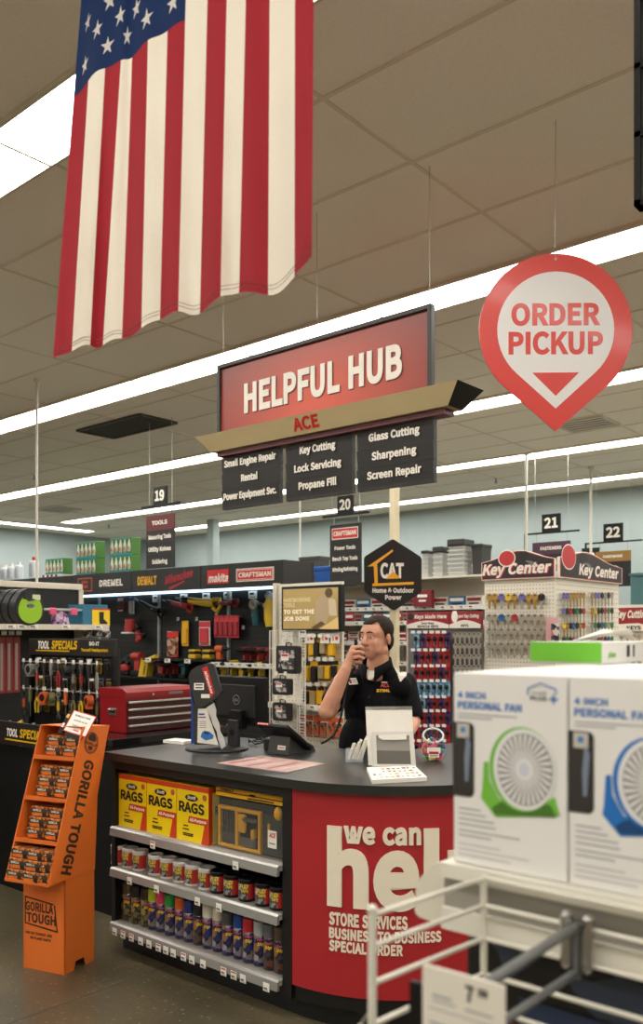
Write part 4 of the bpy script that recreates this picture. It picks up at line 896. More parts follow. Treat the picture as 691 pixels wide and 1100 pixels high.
# open-bottomed base with cut-out feet
def panel(pts, t, m, X): mb.prism(pts, t, m, X)
feet = lambda w: [(0, 0), (w * .3, 0), (w * .36, .04), (w * .64, .04), (w * .7, 0), (w, 0), (w, HB), (0, HB)]
mb.prism([(0, 0), (2 * W2, 0), (2 * W2, HB), (0, HB)], .005, og, FR((-W2, .005, 0)))
mb.prism(feet(D2), .005, og, FR((W2 - .005, 0, 0), R_(90))); mb.prism(feet(D2), .005, og, FR((-W2, 0, 0), R_(90)))
mb.prism([(0, 0), (2 * W2, 0), (2 * W2, HB), (0, HB)], .005, og, FR((-W2, D2, 0)))
mb.build('base', gd)
mb = MB(); X = FR((0, -.0005, 0))
mb.prism([(-.115, .345), (.06, .325), (.055, .318), (-.115, .337)], .0006, ogd, X); mb.prism([(-.115, .212), (.085, .192), (.085, .200), (-.115, .219)], .0006, ogd, X)
mb.prism([(-.115, .212), (-.108, .212), (-.108, .345), (-.115, .345)], .0006, ogd, X); mb.prism([(.078, .192), (.085, .192), (.068, .318), (.06, .322)], .0006, ogd, X)
mb.text('GORILLA', X, -.026, .276, .044, ogd, w=.168, bold=.05); mb.text('TOUGH', X, -.016, .222, .046, ogd, w=.178, bold=.055)
mb.text('FOR THE TOUGHEST JOBS', X, -.03, .165, .013, ogd, w=.16, bold=.01); mb.text('ON PLANET EARTH', X, -.02, .143, .013, ogd, w=.125, bold=.01); mb.build('base_printing', gd)
# leaning tray
yf0, yf1, zf0, zf1, dp = -.118, .122, .445, 1.15, .20
def lean(t): return yf0 + (yf1 - yf0) * t, zf0 + (zf1 - zf0) * t
sideP = [(yf0, zf0), (yf0 + dp, zf0 - .0), (yf1 + dp + .005, zf1 - .012), (yf1, zf1)]
mb = MB()
for x in (-W2 - .004, W2): mb.prism(sideP, .005, og, FR((x, 0, 0), R_(90)))
mb.build('side_panel', gd); mb = MB()
for x in (-W2 - .003, W2 - .002): mb.prism([(yf0 + dp - .01, HB - .01), (D2, HB - .01), (D2 + .02, .80), (yf1 + dp, zf1 - .02)], .005, og, FR((x, 0, 0), R_(90)))
# back board, base board
def qd(p, q, th=.004):
    (y0, z0), (y1, z1) = p, q; d = Vector((0, y1 - y0, z1 - z0)).normalized(); nrm = Vector((0, -d.z, d.y)) * th
    vs = []
    for x in (-W2, W2):
        for (y, z) in (p, q): vs += [Vector((x, y, z)), Vector((x, y, z)) + nrm]
    mb.add(vs, [(0, 2, 3, 1), (4, 5, 7, 6), (0, 1, 5, 4), (2, 6, 7, 3), (0, 4, 6, 2), (1, 3, 7, 5)], og)
qd((yf0 + dp, zf0), (yf1 + dp, zf1 - .012)); qd((yf0, zf0 + .001), (yf0 + dp, zf0 + .001)); qd((yf1 + dp, zf1 - .012), (yf1, zf1))
mb.build('tray', gd)
mb = MB(); SHT = [.255, .52, .785]
for t_ in SHT:
    y, z = lean(t_); qd((y, z), (y + dp - .01, z - .02)); 
    vs = [(x, yy, zz) for x in (-W2, W2) for yy, zz in ((y, z - .008), (y, z + .012), (y - .003, z + .012), (y - .003, z - .008))]
    mb.add(vs, [(0, 1, 2, 3), (4, 7, 6, 5), (0, 4, 5, 1), (1, 5, 6, 2), (2, 6, 7, 3), (3, 7, 4, 0)], og)
y, z = lean(.0); mb.prism([(-W2, 0), (W2, 0), (W2, .014), (-W2, .014)], .004, og, FR((0, y, z)))
for t0, t1 in ((0, .255), (.255, .52), (.52, .785), (.785, 1)):
    (ya_, za_), (yb_, zb_) = lean(t0), lean(t1)
    vs = [(x, yy, zz) for x in (.028, .031) for yy, zz in ((ya_ + .05, za_), (ya_ + dp, za_ - .01), (yb_ + dp, zb_ - .015), (yb_ + .09, zb_ - .02))]
    mb.add(vs, [(0, 1, 2, 3), (4, 7, 6, 5), (0, 4, 5, 1), (1, 5, 6, 2), (2, 6, 7, 3), (3, 7, 4, 0)], og)
mb.build('shelves', gd)
# printing on the right side panel: rotated words and round emblem
dv = Vector((yf1 - yf0, zf1 - zf0)).normalized(); ang = math.atan2(dv.y, dv.x)
XS = FR((W2 + .0055, 0, 0), R_(90)) @ Matrix.Translation((yf0 + dp * .5, zf0, 0)) @ Matrix.Rotation(ang + math.pi, 4, 'Z')
mb = MB()
mb.text('GORILLA TOUGH', XS, -.30, -.028, .072, ogd, w=.54, bold=.055)
XE = FR((W2 + .0055, 0, 0), R_(90)) @ Matrix.Translation((yf0 + dp * .46 + dv.x * .655, zf0 + dv.y * .655, 0)) @ Matrix.Rotation(ang - math.pi / 2, 4, 'Z')
mb.disc(0, 0, .052, ogd, XE, 0, .0006, r0=.047, n=32); mb.disc(0, .0, .043, ogd, XE, 0, .0005, r0=.040, n=32)
mb.text('GORILLA', XE, 0, -.012, .016, ogd, w=.085, bold=.03)
mb.prism(rpoly([(-.03, .01), (.03, .01), (.028, .03), (.012, .046), (-.012, .046), (-.028, .03)], .008), .0006, ogd, XE)
mb.prism(rpoly([(-.012, -.035), (.012, -.035), (.02, -.016), (-.02, -.016)], .004), .0006, ogd, XE)
mb.build('side_printing', gd)
# price card on top
gm_ = Matrix.Translation(gd.location) @ Matrix.Rotation(R_(16.5), 4, 'Z')
def gw(x, y, z): return gm_ @ Vector((x, y, z))
p = gw(.085, yf1 - .005, zf1 - .05)
pc = thing('price_card', 'white price card with red border tilted on top of the orange display', 'sign', p, R_(16.5))
mb = MB(); X = FR((0, 0, .015), R_(10), R_(30)) @ Matrix.Rotation(R_(-14), 4, 'Z')
mb.plate(0, .055, .135, .115, redb, X, 0, .0015); mb.plate(0, .055, .125, .105, paper, X, .0015, .0004); mb.build('card', pc)
mb = MB(); mb.text('GORILLA TAPE', X, 0, .085, .009, ink, w=.09, z0=.002); mb.text('SUPER GLUE', X, 0, .06, .008, grey, w=.08, z0=.002); mb.text('TOUGH TAPE', X, 0, .035, .008, grey, w=.075, z0=.002); mb.plate(0, .016, .03, .006, redb, X, .0019, .0004)
mb.build('lettering', pc)
mb = MB(); mb.plate(-.08, .045, .022, .125, black, X, -.004, .004); mb.plate(-.082, .075, .014, .02, yel, X, .0, .0008); mb.plate(-.083, .025, .012, .022, paper, X, 0, .0008); mb.plate(0, -.008, .1, .03, black, X, -.004, .004); mb.build('holder', pc)
# tape boxes in the bins
bk = printed('tape_box_art', [(150, 84, 36), (196, 108, 44), (70, 60, 40), (120, 110, 60), (206, 120, 50)], 55)
tbx = thing('tape_box', '', 'box', (0, 0, 0), 0, 'boxes of tape in the orange display'); TW, TD, TH = .100, .06, .0465
MB().box((0, 0, TH / 2), (TW, TD, TH), bk, b=.002).build('carton', tbx)
mb = MB(); X = FR((0, -TD / 2 - .0004, 0)); mb.plate(0, TH * .62, TW * .98, TH * .36, M('tape_band', (66, 48, 34), .5), X, 0, .0005); mb.text('GORILLA', X, -.012, TH * .54, .010, wprint, w=.05, bold=.05, z0=.0006)
mb.plate(.03, TH * .25, .025, TH * .4, ink, X, 0, .0005); mb.plate(-.02, TH * .2, .04, TH * .25, og, X, 0, .0005); mb.build('printing', tbx)
binname = ['lowest bin', 'lower middle bin', 'upper middle bin', 'top bin']; first = True
for bi, t_ in enumerate((0, .255, .52, .785)):
    y, z = lean(t_)
    nst = [3, 3, 3, 2][bi]
    for ci, xx in enumerate((-.03, .0745)):
        for k_ in range(nst):
            wcol = 'left column' if ci == 0 else 'right column'
            L = f"{'bottom middle top'.split()[k_] if nst == 3 else 'bottom top'.split()[k_]} brown tape box in the {wcol} of the {binname[bi]}"
            yo = y + (.035 if bi == 0 else .062) + .014 * k_
            p = gw((-.072 if ci == 0 and bi == 0 else xx + (.0 if ci else -.004)) + .002 * k_, yo, z + .008 + (TH + .0012) * k_)
            rz = R_(16.5 + ((bi * 7 + ci * 5 + k_ * 3) % 9 - 4) * .6)
            if first: tbx.location = p; tbx.rotation_euler = (0, 0, rz); tbx['label'] = L; first = False
            else: dup(tbx, p, rz, L)
y, z = lean(0)
for k_ in range(3):
    p = gw(.030, y + .028 + .014 * k_, z + .008 + (TH + .0012) * k_)
    dup(tbx, p, R_(14), f"{'bottom middle top'.split()[k_]} brown tape box in the middle column of the lowest bin")
# ================================================================== THINGS ON AND BEHIND THE COUNTER
# ---- black back cabinet and red tool chest
bc = thing('back_cabinet', 'black glossy topped cabinet under the red tool chest behind the counter', 'cabinet', (-4.36, 2.97, 0))
MB().bb((-.26, 0, .955), (.26, .95, 1.0), M('gloss_black', (24, 24, 25), .12, coat=.4), b=.004).build('top', bc)
MB().bb((-.25, .01, 0), (.25, .94, .955), black).build('body', bc)
tcx = thing('tool_chest', 'red steel tool chest with five drawers standing behind the counter', 'tool chest', (-4.395, 3.455, 1.001))
tr_ = M('chest_red', (138, 20, 26), .3, coat=.25); w2, d2, h2 = .135, .265, .265     # front faces +X, length along Y
mb = MB(); mb.bb((-w2, -d2, 0), (w2 - .012, d2, h2 - .05), tr_, b=.004); mb.build('body', tcx)
mb = MB(); mb.add([(x, y, z) for y in (-d2 - .003, d2 + .003) for x, z in ((-w2 - .003, h2 - .055), (w2 + .002, h2 - .055), (w2 + .002, h2 - .022), (w2 - .035, h2), (-w2 - .003, h2))],
     [(0, 1, 2, 3, 4), (9, 8, 7, 6, 5), (0, 5, 6, 1), (1, 6, 7, 2), (2, 7, 8, 3), (3, 8, 9, 4), (4, 9, 5, 0)], tr_)
mb.plate(.11, h2 - .038, .11, .016, steel, FR((w2 + .0021, 0, 0), R_(90)), 0, .0015); mb.build('lid', tcx)
lid = [c for c in tcx.children if c.name.startswith('lid')][0]
alum = M('aluminium_pull', (214, 212, 208), .25, metal=.8)
for i, (z0, z1) in enumerate(((.006, .05), (.055, .098), (.103, .146), (.151, .19))):
    dr = MB().bb((w2 - .012, -d2 + .012, z0), (w2 - .002, d2 - .012, z1), M('drawer_dark', (60, 14, 16), .35)).build('drawer', tcx)
    MB().bb((w2 - .002, -d2 + .012, z1 - .012), (w2 + .010, d2 - .012, z1), alum, b=.002).build('drawer_pull', dr)
mb = MB(); X = FR((0, -d2 - .001, 0)); mb.bb((-.035, -d2 - .006, .10), (.035, -d2, .145), steel, b=.002); mb.bb((-.028, -d2 - .008, .118), (.028, -d2 - .003, .128), black); mb.cyl((-.028, -d2 - .014, .137), (.028, -d2 - .014, .137), .005, chrome)
mb.build('side_handle', tcx)
MB().cyl((w2, -.07, h2 - .04), (w2 + .006, -.07, h2 - .04), .008, chrome).build('lock', tcx)

# ---- monitor seen from behind
c = PD(256, 680, 4.6); mon = thing('computer_monitor', 'black computer monitor seen from behind on the counter', 'monitor', (c.x, c.y, CZ + .0005), R_(-2))
mb = MB(); mb.box((0, 0, .245), (.43, .03, .255), blackp, b=.006); mb.bb((-.15, -.022, .16), (.15, -.012, .33), M('monitor_back', (18, 18, 19), .55), b=.006); mb.build('screen_housing', mon)
mb = MB(); mb.disc(0, 0, .026, grey, FR((.01, -.0225, .25)), 0, .0008, r0=.023); mb.text('DELL', FR((.01, -.0225, .25)), 0, -.007, .013, grey, w=.034, slant=.1); mb.build('emblem', mon)
bp_ = PD(233, 680, 4.52) - c; bp_.z = 0; rotm = Matrix.Rotation(R_(2), 3, 'Z'); bp_ = rotm @ bp_
mb = MB(); mb.lathe([(0, 0), (.165, 0), (.168, .004), (.164, .011), (.05, .016), (0, .016)], dark, Matrix.Translation((bp_.x, bp_.y, 0)) @ Matrix.Diagonal((1, .95, 1, 1)), n=48); mb.build('base', mon)
nk = PD(250, 680, 4.53) - c; nk = rotm @ nk
mb = MB(); mb.bb((nk.x - .038, nk.y - .005, .01), (nk.x + .04, nk.y + .02, .15), M('neck_grey', (44, 44, 46), .45), b=.004); mb.disc(nk.x, .085, .017, black, FR((0, nk.y - .0055, 0)), 0, .001); mb.bb((nk.x - .04, nk.y + .01, .1), (nk.x + .05, -.008, .2), blackp, b=.004); mb.build('neck', mon)

# ---- brochure tower in front of the monitor
c = PD(221, 680, 4.40); bt = thing('brochure_display', 'tall dark and white brochure display with blue car picture in front of the monitor', 'brochure display', (c.x, c.y, CZ + .0165), R_(38))
k = 4.40 / FPX / 6.01; P2 = lambda x, y: ((x - 215) * k, (632 - y) * k)
X = FR((0, 0, 0)); dkb = M('display_dark', (52, 52, 52), .45)
mb = MB(); mb.prism([P2(*p) for p in ((140, 605), (300, 605), (250, 330), (128, 350))], .055, dkb, X, -.06); mb.build('stand', bt)
mb = MB(); mb.prism([P2(*p) for p in ((160, 592), (298, 607), (222, 372), (165, 372))], .003, wprint, X, -.004); mb.build('leaflet', bt)
mb = MB(); car = M('car_blue', (52, 122, 186), .4)
mb.prism([P2(*p) for p in ((182, 555), (215, 578), (262, 566), (268, 545), (240, 520), (205, 514), (190, 528))], .0008, car, X, -.0008); mb.prism([P2(*p) for p in ((205, 532), (240, 540), (232, 524), (208, 519))], .0008, M('car_glass', (30, 50, 70), .3), X, .0)
mb.plate(*P2(188, 408), .03, .008, blue, X, -.0008, .0008); mb.plate(*P2(192, 428), .038, .006, blue, X, -.0008, .0008)
for yy in (455, 468, 481, 494): mb.plate(*P2(196, yy), .034, .003, grey, X, -.0008, .0006)
mb.build('printing', bt)
mb = MB(); mb.prism([P2(*p) for p in ((222, 365), (270, 335), (285, 380), (283, 420), (305, 470), (312, 520), (335, 560), (345, 610), (320, 632), (295, 560), (290, 520), (262, 470), (252, 430), (235, 400))], .012, M('torn_white', (206, 204, 198), .5), X, -.002); mb.build('side_leaflet', bt)
mb = MB(); mb.prism([P2(*p) for p in ((118, 600), (165, 592), (165, 372), (140, 372), (105, 180), (118, 320))], .05, M('leaflet_blue', (28, 62, 140), .45), X, -.056); mb.build('blue_leaflets', bt)
mb = MB(); mb.prism(rpoly([P2(*p) for p in ((105, 170), (118, 128), (160, 98), (232, 76), (268, 84), (318, 258), (300, 292), (178, 370), (150, 352))], .006), .05, dkb, X, -.04); mb.build('header', bt)
mb = MB(); a, b2 = P2(222, 95), P2(262, 295)
mb.prism([P2(*p) for p in ((192, 112), (228, 96), (276, 270), (252, 300))], .0012, redb, X, .010)
XT_ = X @ Matrix.Translation((P2(236, 200)[0], P2(236, 200)[1], .0115)) @ Matrix.Rotation(R_(-73), 4, 'Z'); mb.text('Milwaukee', XT_, 0, -.006, .014, wprint, w=.115, slant=.2)
mb.plate(*P2(174, 228), .05, .034, paper, X, .0103, .0008); mb.plate(*P2(216, 290), .044, .02, paper, X, .0103, .0008)
for i, yy in enumerate((218, 236)): mb.plate(*P2(174, yy), .036, .006, dark, X, .0112, .0004)
mb.build('header_printing', bt)

# ---- white notepad, small card reader
c = PZ(193, 798, CZ); npd = thing('notepad', 'white paper notepad lying left of the brochure display on the counter', 'notepad', (c.x, c.y, CZ + .0005), R_(8))
mb = MB(); mb.box((0, 0, .008), (.15, .1, .016), paper); mb.build('pages', npd); MB().box((0, .045, .0166), (.15, .012, .0012), grey).build('binding', npd)
c = PZ(288, 806, CZ); cr2 = thing('card_reader', 'small dark red edged card reader between monitor and payment terminal', 'card reader', (c.x, c.y + .05, CZ + .0005), R_(12))
mb = MB(); mb.box((0, 0, .03), (.08, .10, .06), M('reader_dark', (40, 36, 36), .45), b=.006); mb.build('body', cr2); MB().bb((.03, -.052, .01), (.041, .04, .064), M('reader_red', (120, 24, 28), .4), b=.003).build('red_edge', cr2)
mb = MB()
for i in range(4): mb.tube([(-.02 + .01 * i, .05, .01), (-.1 + .03 * i, .09, .012 + .01 * i), (-.16, .12 - .02 * i, .04 - .01 * i), (-.24, .12, .008 + .006 * i)], .0035, blackp, n=6)
mb.build('cables', cr2)

# ---- payment terminal seen from behind
c = PZ(300, 811, CZ); pt_ = thing('payment_terminal', 'black payment terminal with tilted screen left of the man', 'payment terminal', (c.x, c.y, CZ + .0005), R_(3))
mb = MB(); mb.prism([(-.0, 0), (.22, 0), (.2, .03), (.05, .10), (.02, .095)], .13, M('terminal_grey', (58, 58, 57), .4), Matrix.Translation((-.075, .0, 0)) @ Matrix.Rotation(R_(90), 4, 'Z') @ Matrix.Rotation(R_(90), 4, 'X') @ Matrix.Translation((0, 0, 0)))
mb.build('base', pt_, bev=.004)
dv_ = Vector((0, .19, -.125)).normalized(); nv = Vector((0, .125, .19)).normalized()
Xs = Matrix(((1, 0, 0, 0), (0, dv_.y, nv.y, -.055), (0, dv_.z, nv.z, .145), (0, 0, 0, 1)))
mb = MB(); mb.bb((-.10, 0, -.006), (.095, .235, .02), blackp, Xs, b=.007); mb.build('screen', pt_)
mb = MB(); mb.bb((-.095, -.004, .002), (-.02, 0, .014), M('reader_strip', (190, 40, 52), .35), Xs)
for i in range(5): mb.bb((-.09 + .014 * i, -.005, .005), (-.083 + .014 * i, -.004, .011), wprint, Xs)
mb.build('card_slot', pt_)
mb = MB(); Xq = FR((.01, .0032, .0), 0, R_(12)); mb.plate(.0, .035, .05, .022, paper, Xq, .004, .001); mb.plate(0, .035, .034, .004, redb, Xq, .005, .0004); mb.build('sticker', pt_)

# ---- pink printed mat under clear cover
P = [PZ(u, v, CZ) for u, v in ((233, 820), (281, 812), (349, 820.6), (307.6, 830))]; c = sum(P, Vector()) / 4
ma = thing('counter_mat', 'pink and white printed sheet lying flat on the counter front', 'mat', (c.x, c.y, CZ + .0004))
pts = [((p - c).x, (p - c).y) for p in P]
MB().prism(pts[::-1] if False else pts, .0015, M('mat_pink', (196, 160, 152), .3, noise=.1, scale=30), None, 0).build('sheet', ma)
mb = MB(); e0, e1 = Vector(pts[1]) - Vector(pts[0]), Vector(pts[3]) - Vector(pts[0])
for i in range(6):
    a0 = Vector(pts[0]) + e0 * .08 + e1 * (.1 + .14 * i); a1 = a0 + e0 * (.8 - .13 * (i % 3)); q = e1 * .05
    mb.prism([tuple(a0), tuple(a1), tuple(a1 + q), tuple(a0 + q)], .0003, [M('mat_red', (170, 104, 100), .4), M('mat_pale', (206, 186, 178), .4)][i % 2], None, .0015)
mb.build('printing', ma)

# ---- brochure holder and flyer stack
c = PZ(423, 824, CZ); XB_ = 34
bh_ = thing('brochure_holder', 'white framed brochure holder with blank white sheets standing on the counter', 'brochure holder', (c.x, c.y, CZ + .0005), R_(XB_))
k = 3.95 / FPX / 5.315; P3 = lambda x, y: ((x - 330) * k, (392 - y) * k)
ti = R_(10); X = FR((0, 0, 0), 0, ti)
mb = MB(); mb.prism([P3(*p) for p in ((185, 385), (450, 385), (432, 48), (165, 52))], .004, paper, X, -.022); mb.prism([P3(*p) for p in ((165, 70), (432, 66), (432, 45), (165, 50))], .006, grey, X, -.024); mb.build('sheets', bh_)
mb = MB(); fw2 = M('holder_white', (226, 222, 214), .35)
oq = [P3(*p) for p in ((208, 390), (456, 390), (440, 190), (204, 197))]; iq = [P3(*p) for p in ((236, 377), (428, 375), (417, 212), (229, 214))]
for i in range(4):
    j2 = (i + 1) % 4; mb.prism([oq[i], oq[j2], iq[j2], iq[i]], .008, fw2, X, -.012)
mb.build('frame', bh_)
mb = MB(); mb.prism([P3(*p) for p in ((236, 378), (428, 376), (423, 300), (233, 300))], .003, M('pane_dark', (112, 108, 102), .25), X, -.014); mb.prism([P3(*p) for p in ((233, 300), (423, 300), (417, 212), (229, 214))], .003, M('pane_grey', (156, 152, 146), .25), X, -.014); mb.build('window_panel', bh_)
mb = MB(); mb.prism([P3(*p) for p in ((243, 214), (402, 205), (402, 236), (330, 240), (265, 240), (243, 226))], .002, paper, X, .0); mb.build('folded_slip', bh_)
mb = MB(); mb.bb((-.094, .0, 0), (.098, .1, .004), fw2); mb.build('foot', bh_)
P = [PZ(u, v - 3, CZ + .016) for u, v in ((394, 827.5), (446, 826), (459, 838), (400, 841))]; c = sum(P, Vector()) / 4
fy = thing('flyer_stack', 'stack of colourful printed flyers in front of the brochure holder', 'flyers', (c.x, c.y, CZ + .0005))
pts = [((p - c).x, (p - c).y) for p in P][::-1]
MB().prism(pts, .016, paper).build('pages', fy)
mb = MB(); mb.prism(pts, .0006, wprint, None, .0162)
fl_a = [M('flyer_red', (190, 96, 80), .5), M('flyer_ochre', (206, 160, 84), .5), M('flyer_grey', (112, 112, 120), .5), M('flyer_pink', (216, 150, 140), .5), M('flyer_ink', (60, 60, 70), .5)]
q0, qa, qb = Vector(pts[0]), Vector(pts[1]) - Vector(pts[0]), Vector(pts[3]) - Vector(pts[0])
rnd = random.Random(3)
for i in range(9):
    for j_ in range(4):
        if rnd.random() < .25: continue
        p = q0 + qa * (.06 + .1 * i) + qb * (.1 + .21 * j_); e0, e1 = qa * (.03 + .05 * rnd.random()), qb * (.07 + .08 * rnd.random())
        mb.prism([tuple(p), tuple(p + e0), tuple(p + e0 + e1 * .9), tuple(p + e1)], .0003, rnd.choice(fl_a), None, .0168)
mb.build('printing', fy)
# ---- clear cup with white plastic bag clips
c = PZ(381, 818, CZ); cu_ = thing('card_cup', 'clear cup stuffed with white plastic cards left of the brochure holder', 'cup', (c.x, c.y, CZ + .0005), R_(35))
glass = M('clear_plastic', (235, 238, 240), .08, alpha=.22)
mb = MB(); mb.bb((-.04, -.03, 0), (.04, .03, .003), glass)
for a, b2 in (((-.04, -.03, 0), (.04, -.028, .06)), ((-.04, .028, 0), (.04, .03, .06)), ((-.04, -.03, 0), (-.038, .03, .06)), ((.038, -.03, 0), (.04, .03, .06))): mb.bb(a, b2, glass)
mb.build('cup', cu_)
for i in range(5):
    q = Matrix.Translation((-.026 + .013 * i, -.01 + .006 * (i % 3), .006)) @ Matrix.Rotation(R_(18 + 5 * (i % 2)), 4, 'Y') @ Matrix.Rotation(R_(-8 + 5 * i), 4, 'Z')
    mb = MB(); mb.box((0, 0, .045 + .004 * i), (.012, .036, .078 + .008 * i), wprint, q, b=.001)
    o = mb.build('plastic_card', None); o.location = cu_.location; o.rotation_euler = cu_.rotation_euler
    tag(o, f'white plastic card in the clear counter cup, {ORD[i]} from the left', 'card', 'white plastic cards in the cup')

# ---- jar of key caps
c = PZ(465.5, 817, CZ); jr = thing('glass_jar', 'round clear jar of colourful trinkets at the right end of the counter', 'jar', (c.x, c.y, CZ + .0005), R_(36))
gl2 = M('jar_glass', (225, 232, 232), .05, alpha=.08)
rj = .066; prof = [(.0, 0), (.045, 0), (.06, .012), (.067, .04), (.066, .075), (.06, .1)]
mb = MB(); mb.lathe(prof, gl2, n=32)
tl = Matrix.Translation((0, -.004, .118)) @ Matrix.Rotation(R_(38), 4, 'X')
# shoulder running up to the tilted round mouth
n = 32; lo = [Vector((.06 * math.cos(2 * math.pi * i / n), .06 * math.sin(2 * math.pi * i / n), .1)) for i in range(n)]
hi = [tl @ Vector((.047 * math.cos(2 * math.pi * i / n), .047 * math.sin(2 * math.pi * i / n), 0)) for i in range(n)]
mb.add(lo + hi, [(i, (i + 1) % n, n + (i + 1) % n, n + i) for i in range(n)], gl2, None, True); mb.build('glass', jr)
MB().tube(hi, .005, M('jar_rim', (226, 230, 228), .15, alpha=.75), n=8, closed=True).build('rim', jr)
mb = MB(); X = FR((0, -.0685, .045)); mb.plate(0, .012, .062, .026, paper, X, 0, .001); mb.plate(0, -.006, .048, .03, paper, X, .001, .001); mb.plate(0, .0, .044, .012, redb, X, .002, .0006); mb.plate(0, -.013, .036, .005, grey, X, .002, .0004); mb.build('label', jr)
kc = {'pink': (230, 84, 130), 'yellow': (226, 210, 60), 'light blue': (60, 150, 206), 'black': (24, 24, 26), 'red': (206, 44, 46), 'green': (92, 180, 84), 'dark blue': (34, 56, 130)}
km = MB(); km.prism([(.013 * math.cos(a * math.pi / 8), .013 * math.sin(a * math.pi / 8)) for a in range(16)], .008, white, None, -.004); km.bb((-.006, -.02, -.004), (.006, -.008, .004), white)
proto = km.build('trinket', None, bev=.002)
names = list(kc); first = True; q = 0
M2 = Matrix.Translation(jr.location) @ Matrix.Rotation(R_(36), 4, 'Z'); rnd = random.Random(5)
for lay, (zz, rr, nn) in enumerate(((.018, .036, 7), (.018, .008, 1), (.044, .046, 9), (.044, .02, 4), (.07, .046, 9), (.07, .02, 4), (.093, .034, 6))):
    for i in range(nn):
        a = 2 * math.pi * i / nn + lay; nm = names[(q * 3 + lay) % 7]; q += 1
        if first: o = proto; first = False
        else: o = proto.copy(); COL.objects.link(o)
        o.location = M2 @ Vector((rr * math.cos(a), rr * math.sin(a), zz)); o.rotation_euler = (rnd.uniform(-1.2, 1.2), rnd.uniform(-1.2, 1.2), rnd.uniform(0, 6))
        o.material_slots[0].link = 'OBJECT'; o.material_slots[0].material = M('keycap_' + nm.replace(' ', '_'), kc[nm], .4)
        tag(o, f'{nm} plastic trinket in the clear counter jar', 'trinket', f'{nm} trinkets in the jar')
# ================================================================== THE MAN BEHIND THE COUNTER
def soft(prims, voxel, it=4, fac=.5):
    """union of tapered capsules and ellipsoids, fused into one smooth continuous mesh"""
    mb = MB(); d = black
    for p in prims:
        if p[0] == 'c':
            _, a, b_, r0, r1 = p; a, b_ = Vector(a), Vector(b_); L = (b_ - a).length
            q = (b_ - a).to_track_quat('Z', 'Y').to_matrix().to_4x4() if L > 1e-6 else I4
            prof = []; N = 6
            s = max(-1, min(1, (r0 - r1) / max(L, 1e-6))); th = math.asin(s)
            for i in range(N + 1): t_ = -math.pi / 2 + (math.pi / 2 + th) * i / N; prof.append((r0 * math.cos(t_), r0 * math.sin(t_)))
            for i in range(N + 1): t_ = th + (math.pi / 2 - th) * i / N; prof.append((r1 * math.cos(t_), L + r1 * math.sin(t_)))
            prof[0] = (1e-5, prof[0][1]); prof[-1] = (1e-5, prof[-1][1])
            X = Matrix.Translation(a) @ q; n = 16; vs = [(0, 0, prof[0][1])]; fs = []
            for r, z in prof[1:-1]: vs += [(r * math.cos(2 * math.pi * i / n), r * math.sin(2 * math.pi * i / n), z) for i in range(n)]
            vs.append((0, 0, prof[-1][1])); m = len(prof) - 2
            fs += [(0, 1 + (i + 1) % n, 1 + i) for i in range(n)]
            for j_ in range(m - 1): fs += [(1 + j_ * n + i, 1 + j_ * n + (i + 1) % n, 1 + (j_ + 1) * n + (i + 1) % n, 1 + (j_ + 1) * n + i) for i in range(n)]
            fs += [(1 + (m - 1) * n + i, 1 + (m - 1) * n + (i + 1) % n, len(vs) - 1) for i in range(n)]
            mb.add(vs, fs, d, X)
        elif p[0] == 'e':
            _, c_, r = p[:3]; rot = p[3] if len(p) > 3 else I4; n, m = 20, 12
            vs = [(0, 0, -r[2])]; fs = []
            for j_ in range(1, m):
                t_ = math.pi * j_ / m; vs += [(r[0] * math.sin(t_) * math.cos(2 * math.pi * i / n), r[1] * math.sin(t_) * math.sin(2 * math.pi * i / n), -r[2] * math.cos(t_)) for i in range(n)]
            vs.append((0, 0, r[2])); m -= 1
            fs += [(0, 1 + (i + 1) % n, 1 + i) for i in range(n)]
            for j_ in range(m - 1): fs += [(1 + j_ * n + i, 1 + j_ * n + (i + 1) % n, 1 + (j_ + 1) * n + (i + 1) % n, 1 + (j_ + 1) * n + i) for i in range(n)]
            fs += [(1 + (m - 1) * n + i, 1 + (m - 1) * n + (i + 1) % n, len(vs) - 1) for i in range(n)]
            mb.add(vs, fs, d, Matrix.Translation(c_) @ rot)
    o = mb.build('tmp'); q = o.modifiers.new('r', 'REMESH'); q.mode = 'VOXEL'; q.voxel_size = voxel
    if it: q = o.modifiers.new('s', 'SMOOTH'); q.factor = fac; q.iterations = it
    dg = bpy.context.evaluated_depsgraph_get(); me = bpy.data.meshes.new_from_object(o.evaluated_get(dg))
    bpy.data.objects.remove(o); me.materials.clear(); return me
def obj(name, me, mats, parent=None, X=None, pick=None):
    if X: me.transform(X)
    for m in mats: me.materials.append(m)
    me.polygons.foreach_set('use_smooth', [True] * len(me.polygons))
    idx = [pick(p.center, p.normal) for p in me.polygons] if pick else [0] * len(me.polygons)
    me.polygons.foreach_set('material_index', idx); me.update()
    o = bpy.data.objects.new(name, me); COL.objects.link(o)
    if parent: o.parent = parent
    return o
MD = 4.68; mp_ = PD(405, 680, MD); MO = Vector((mp_.x, mp_.y, 0)); TH = R_(15.6)
MW = Matrix.Translation(MO) @ Matrix.Rotation(TH, 4, 'Z'); MI = MW.inverted()
def L_(u, v, d): return MI @ PD(u, v, d)
skin = M('skin', (206, 150, 122), .5, noise=.05, scale=40, sub=.05)
lipm = M('lip', (184, 118, 102), .45); stub = M('stubble_skin', (194, 142, 116), .6, noise=.04, scale=200)
hairm = M('brown_hair', (44, 31, 22), .7, noise=.25, scale=180, bump=.4, spec=.2)
navy = M('polo_black', (13, 13, 16), .85, noise=.08, scale=120, spec=.15)
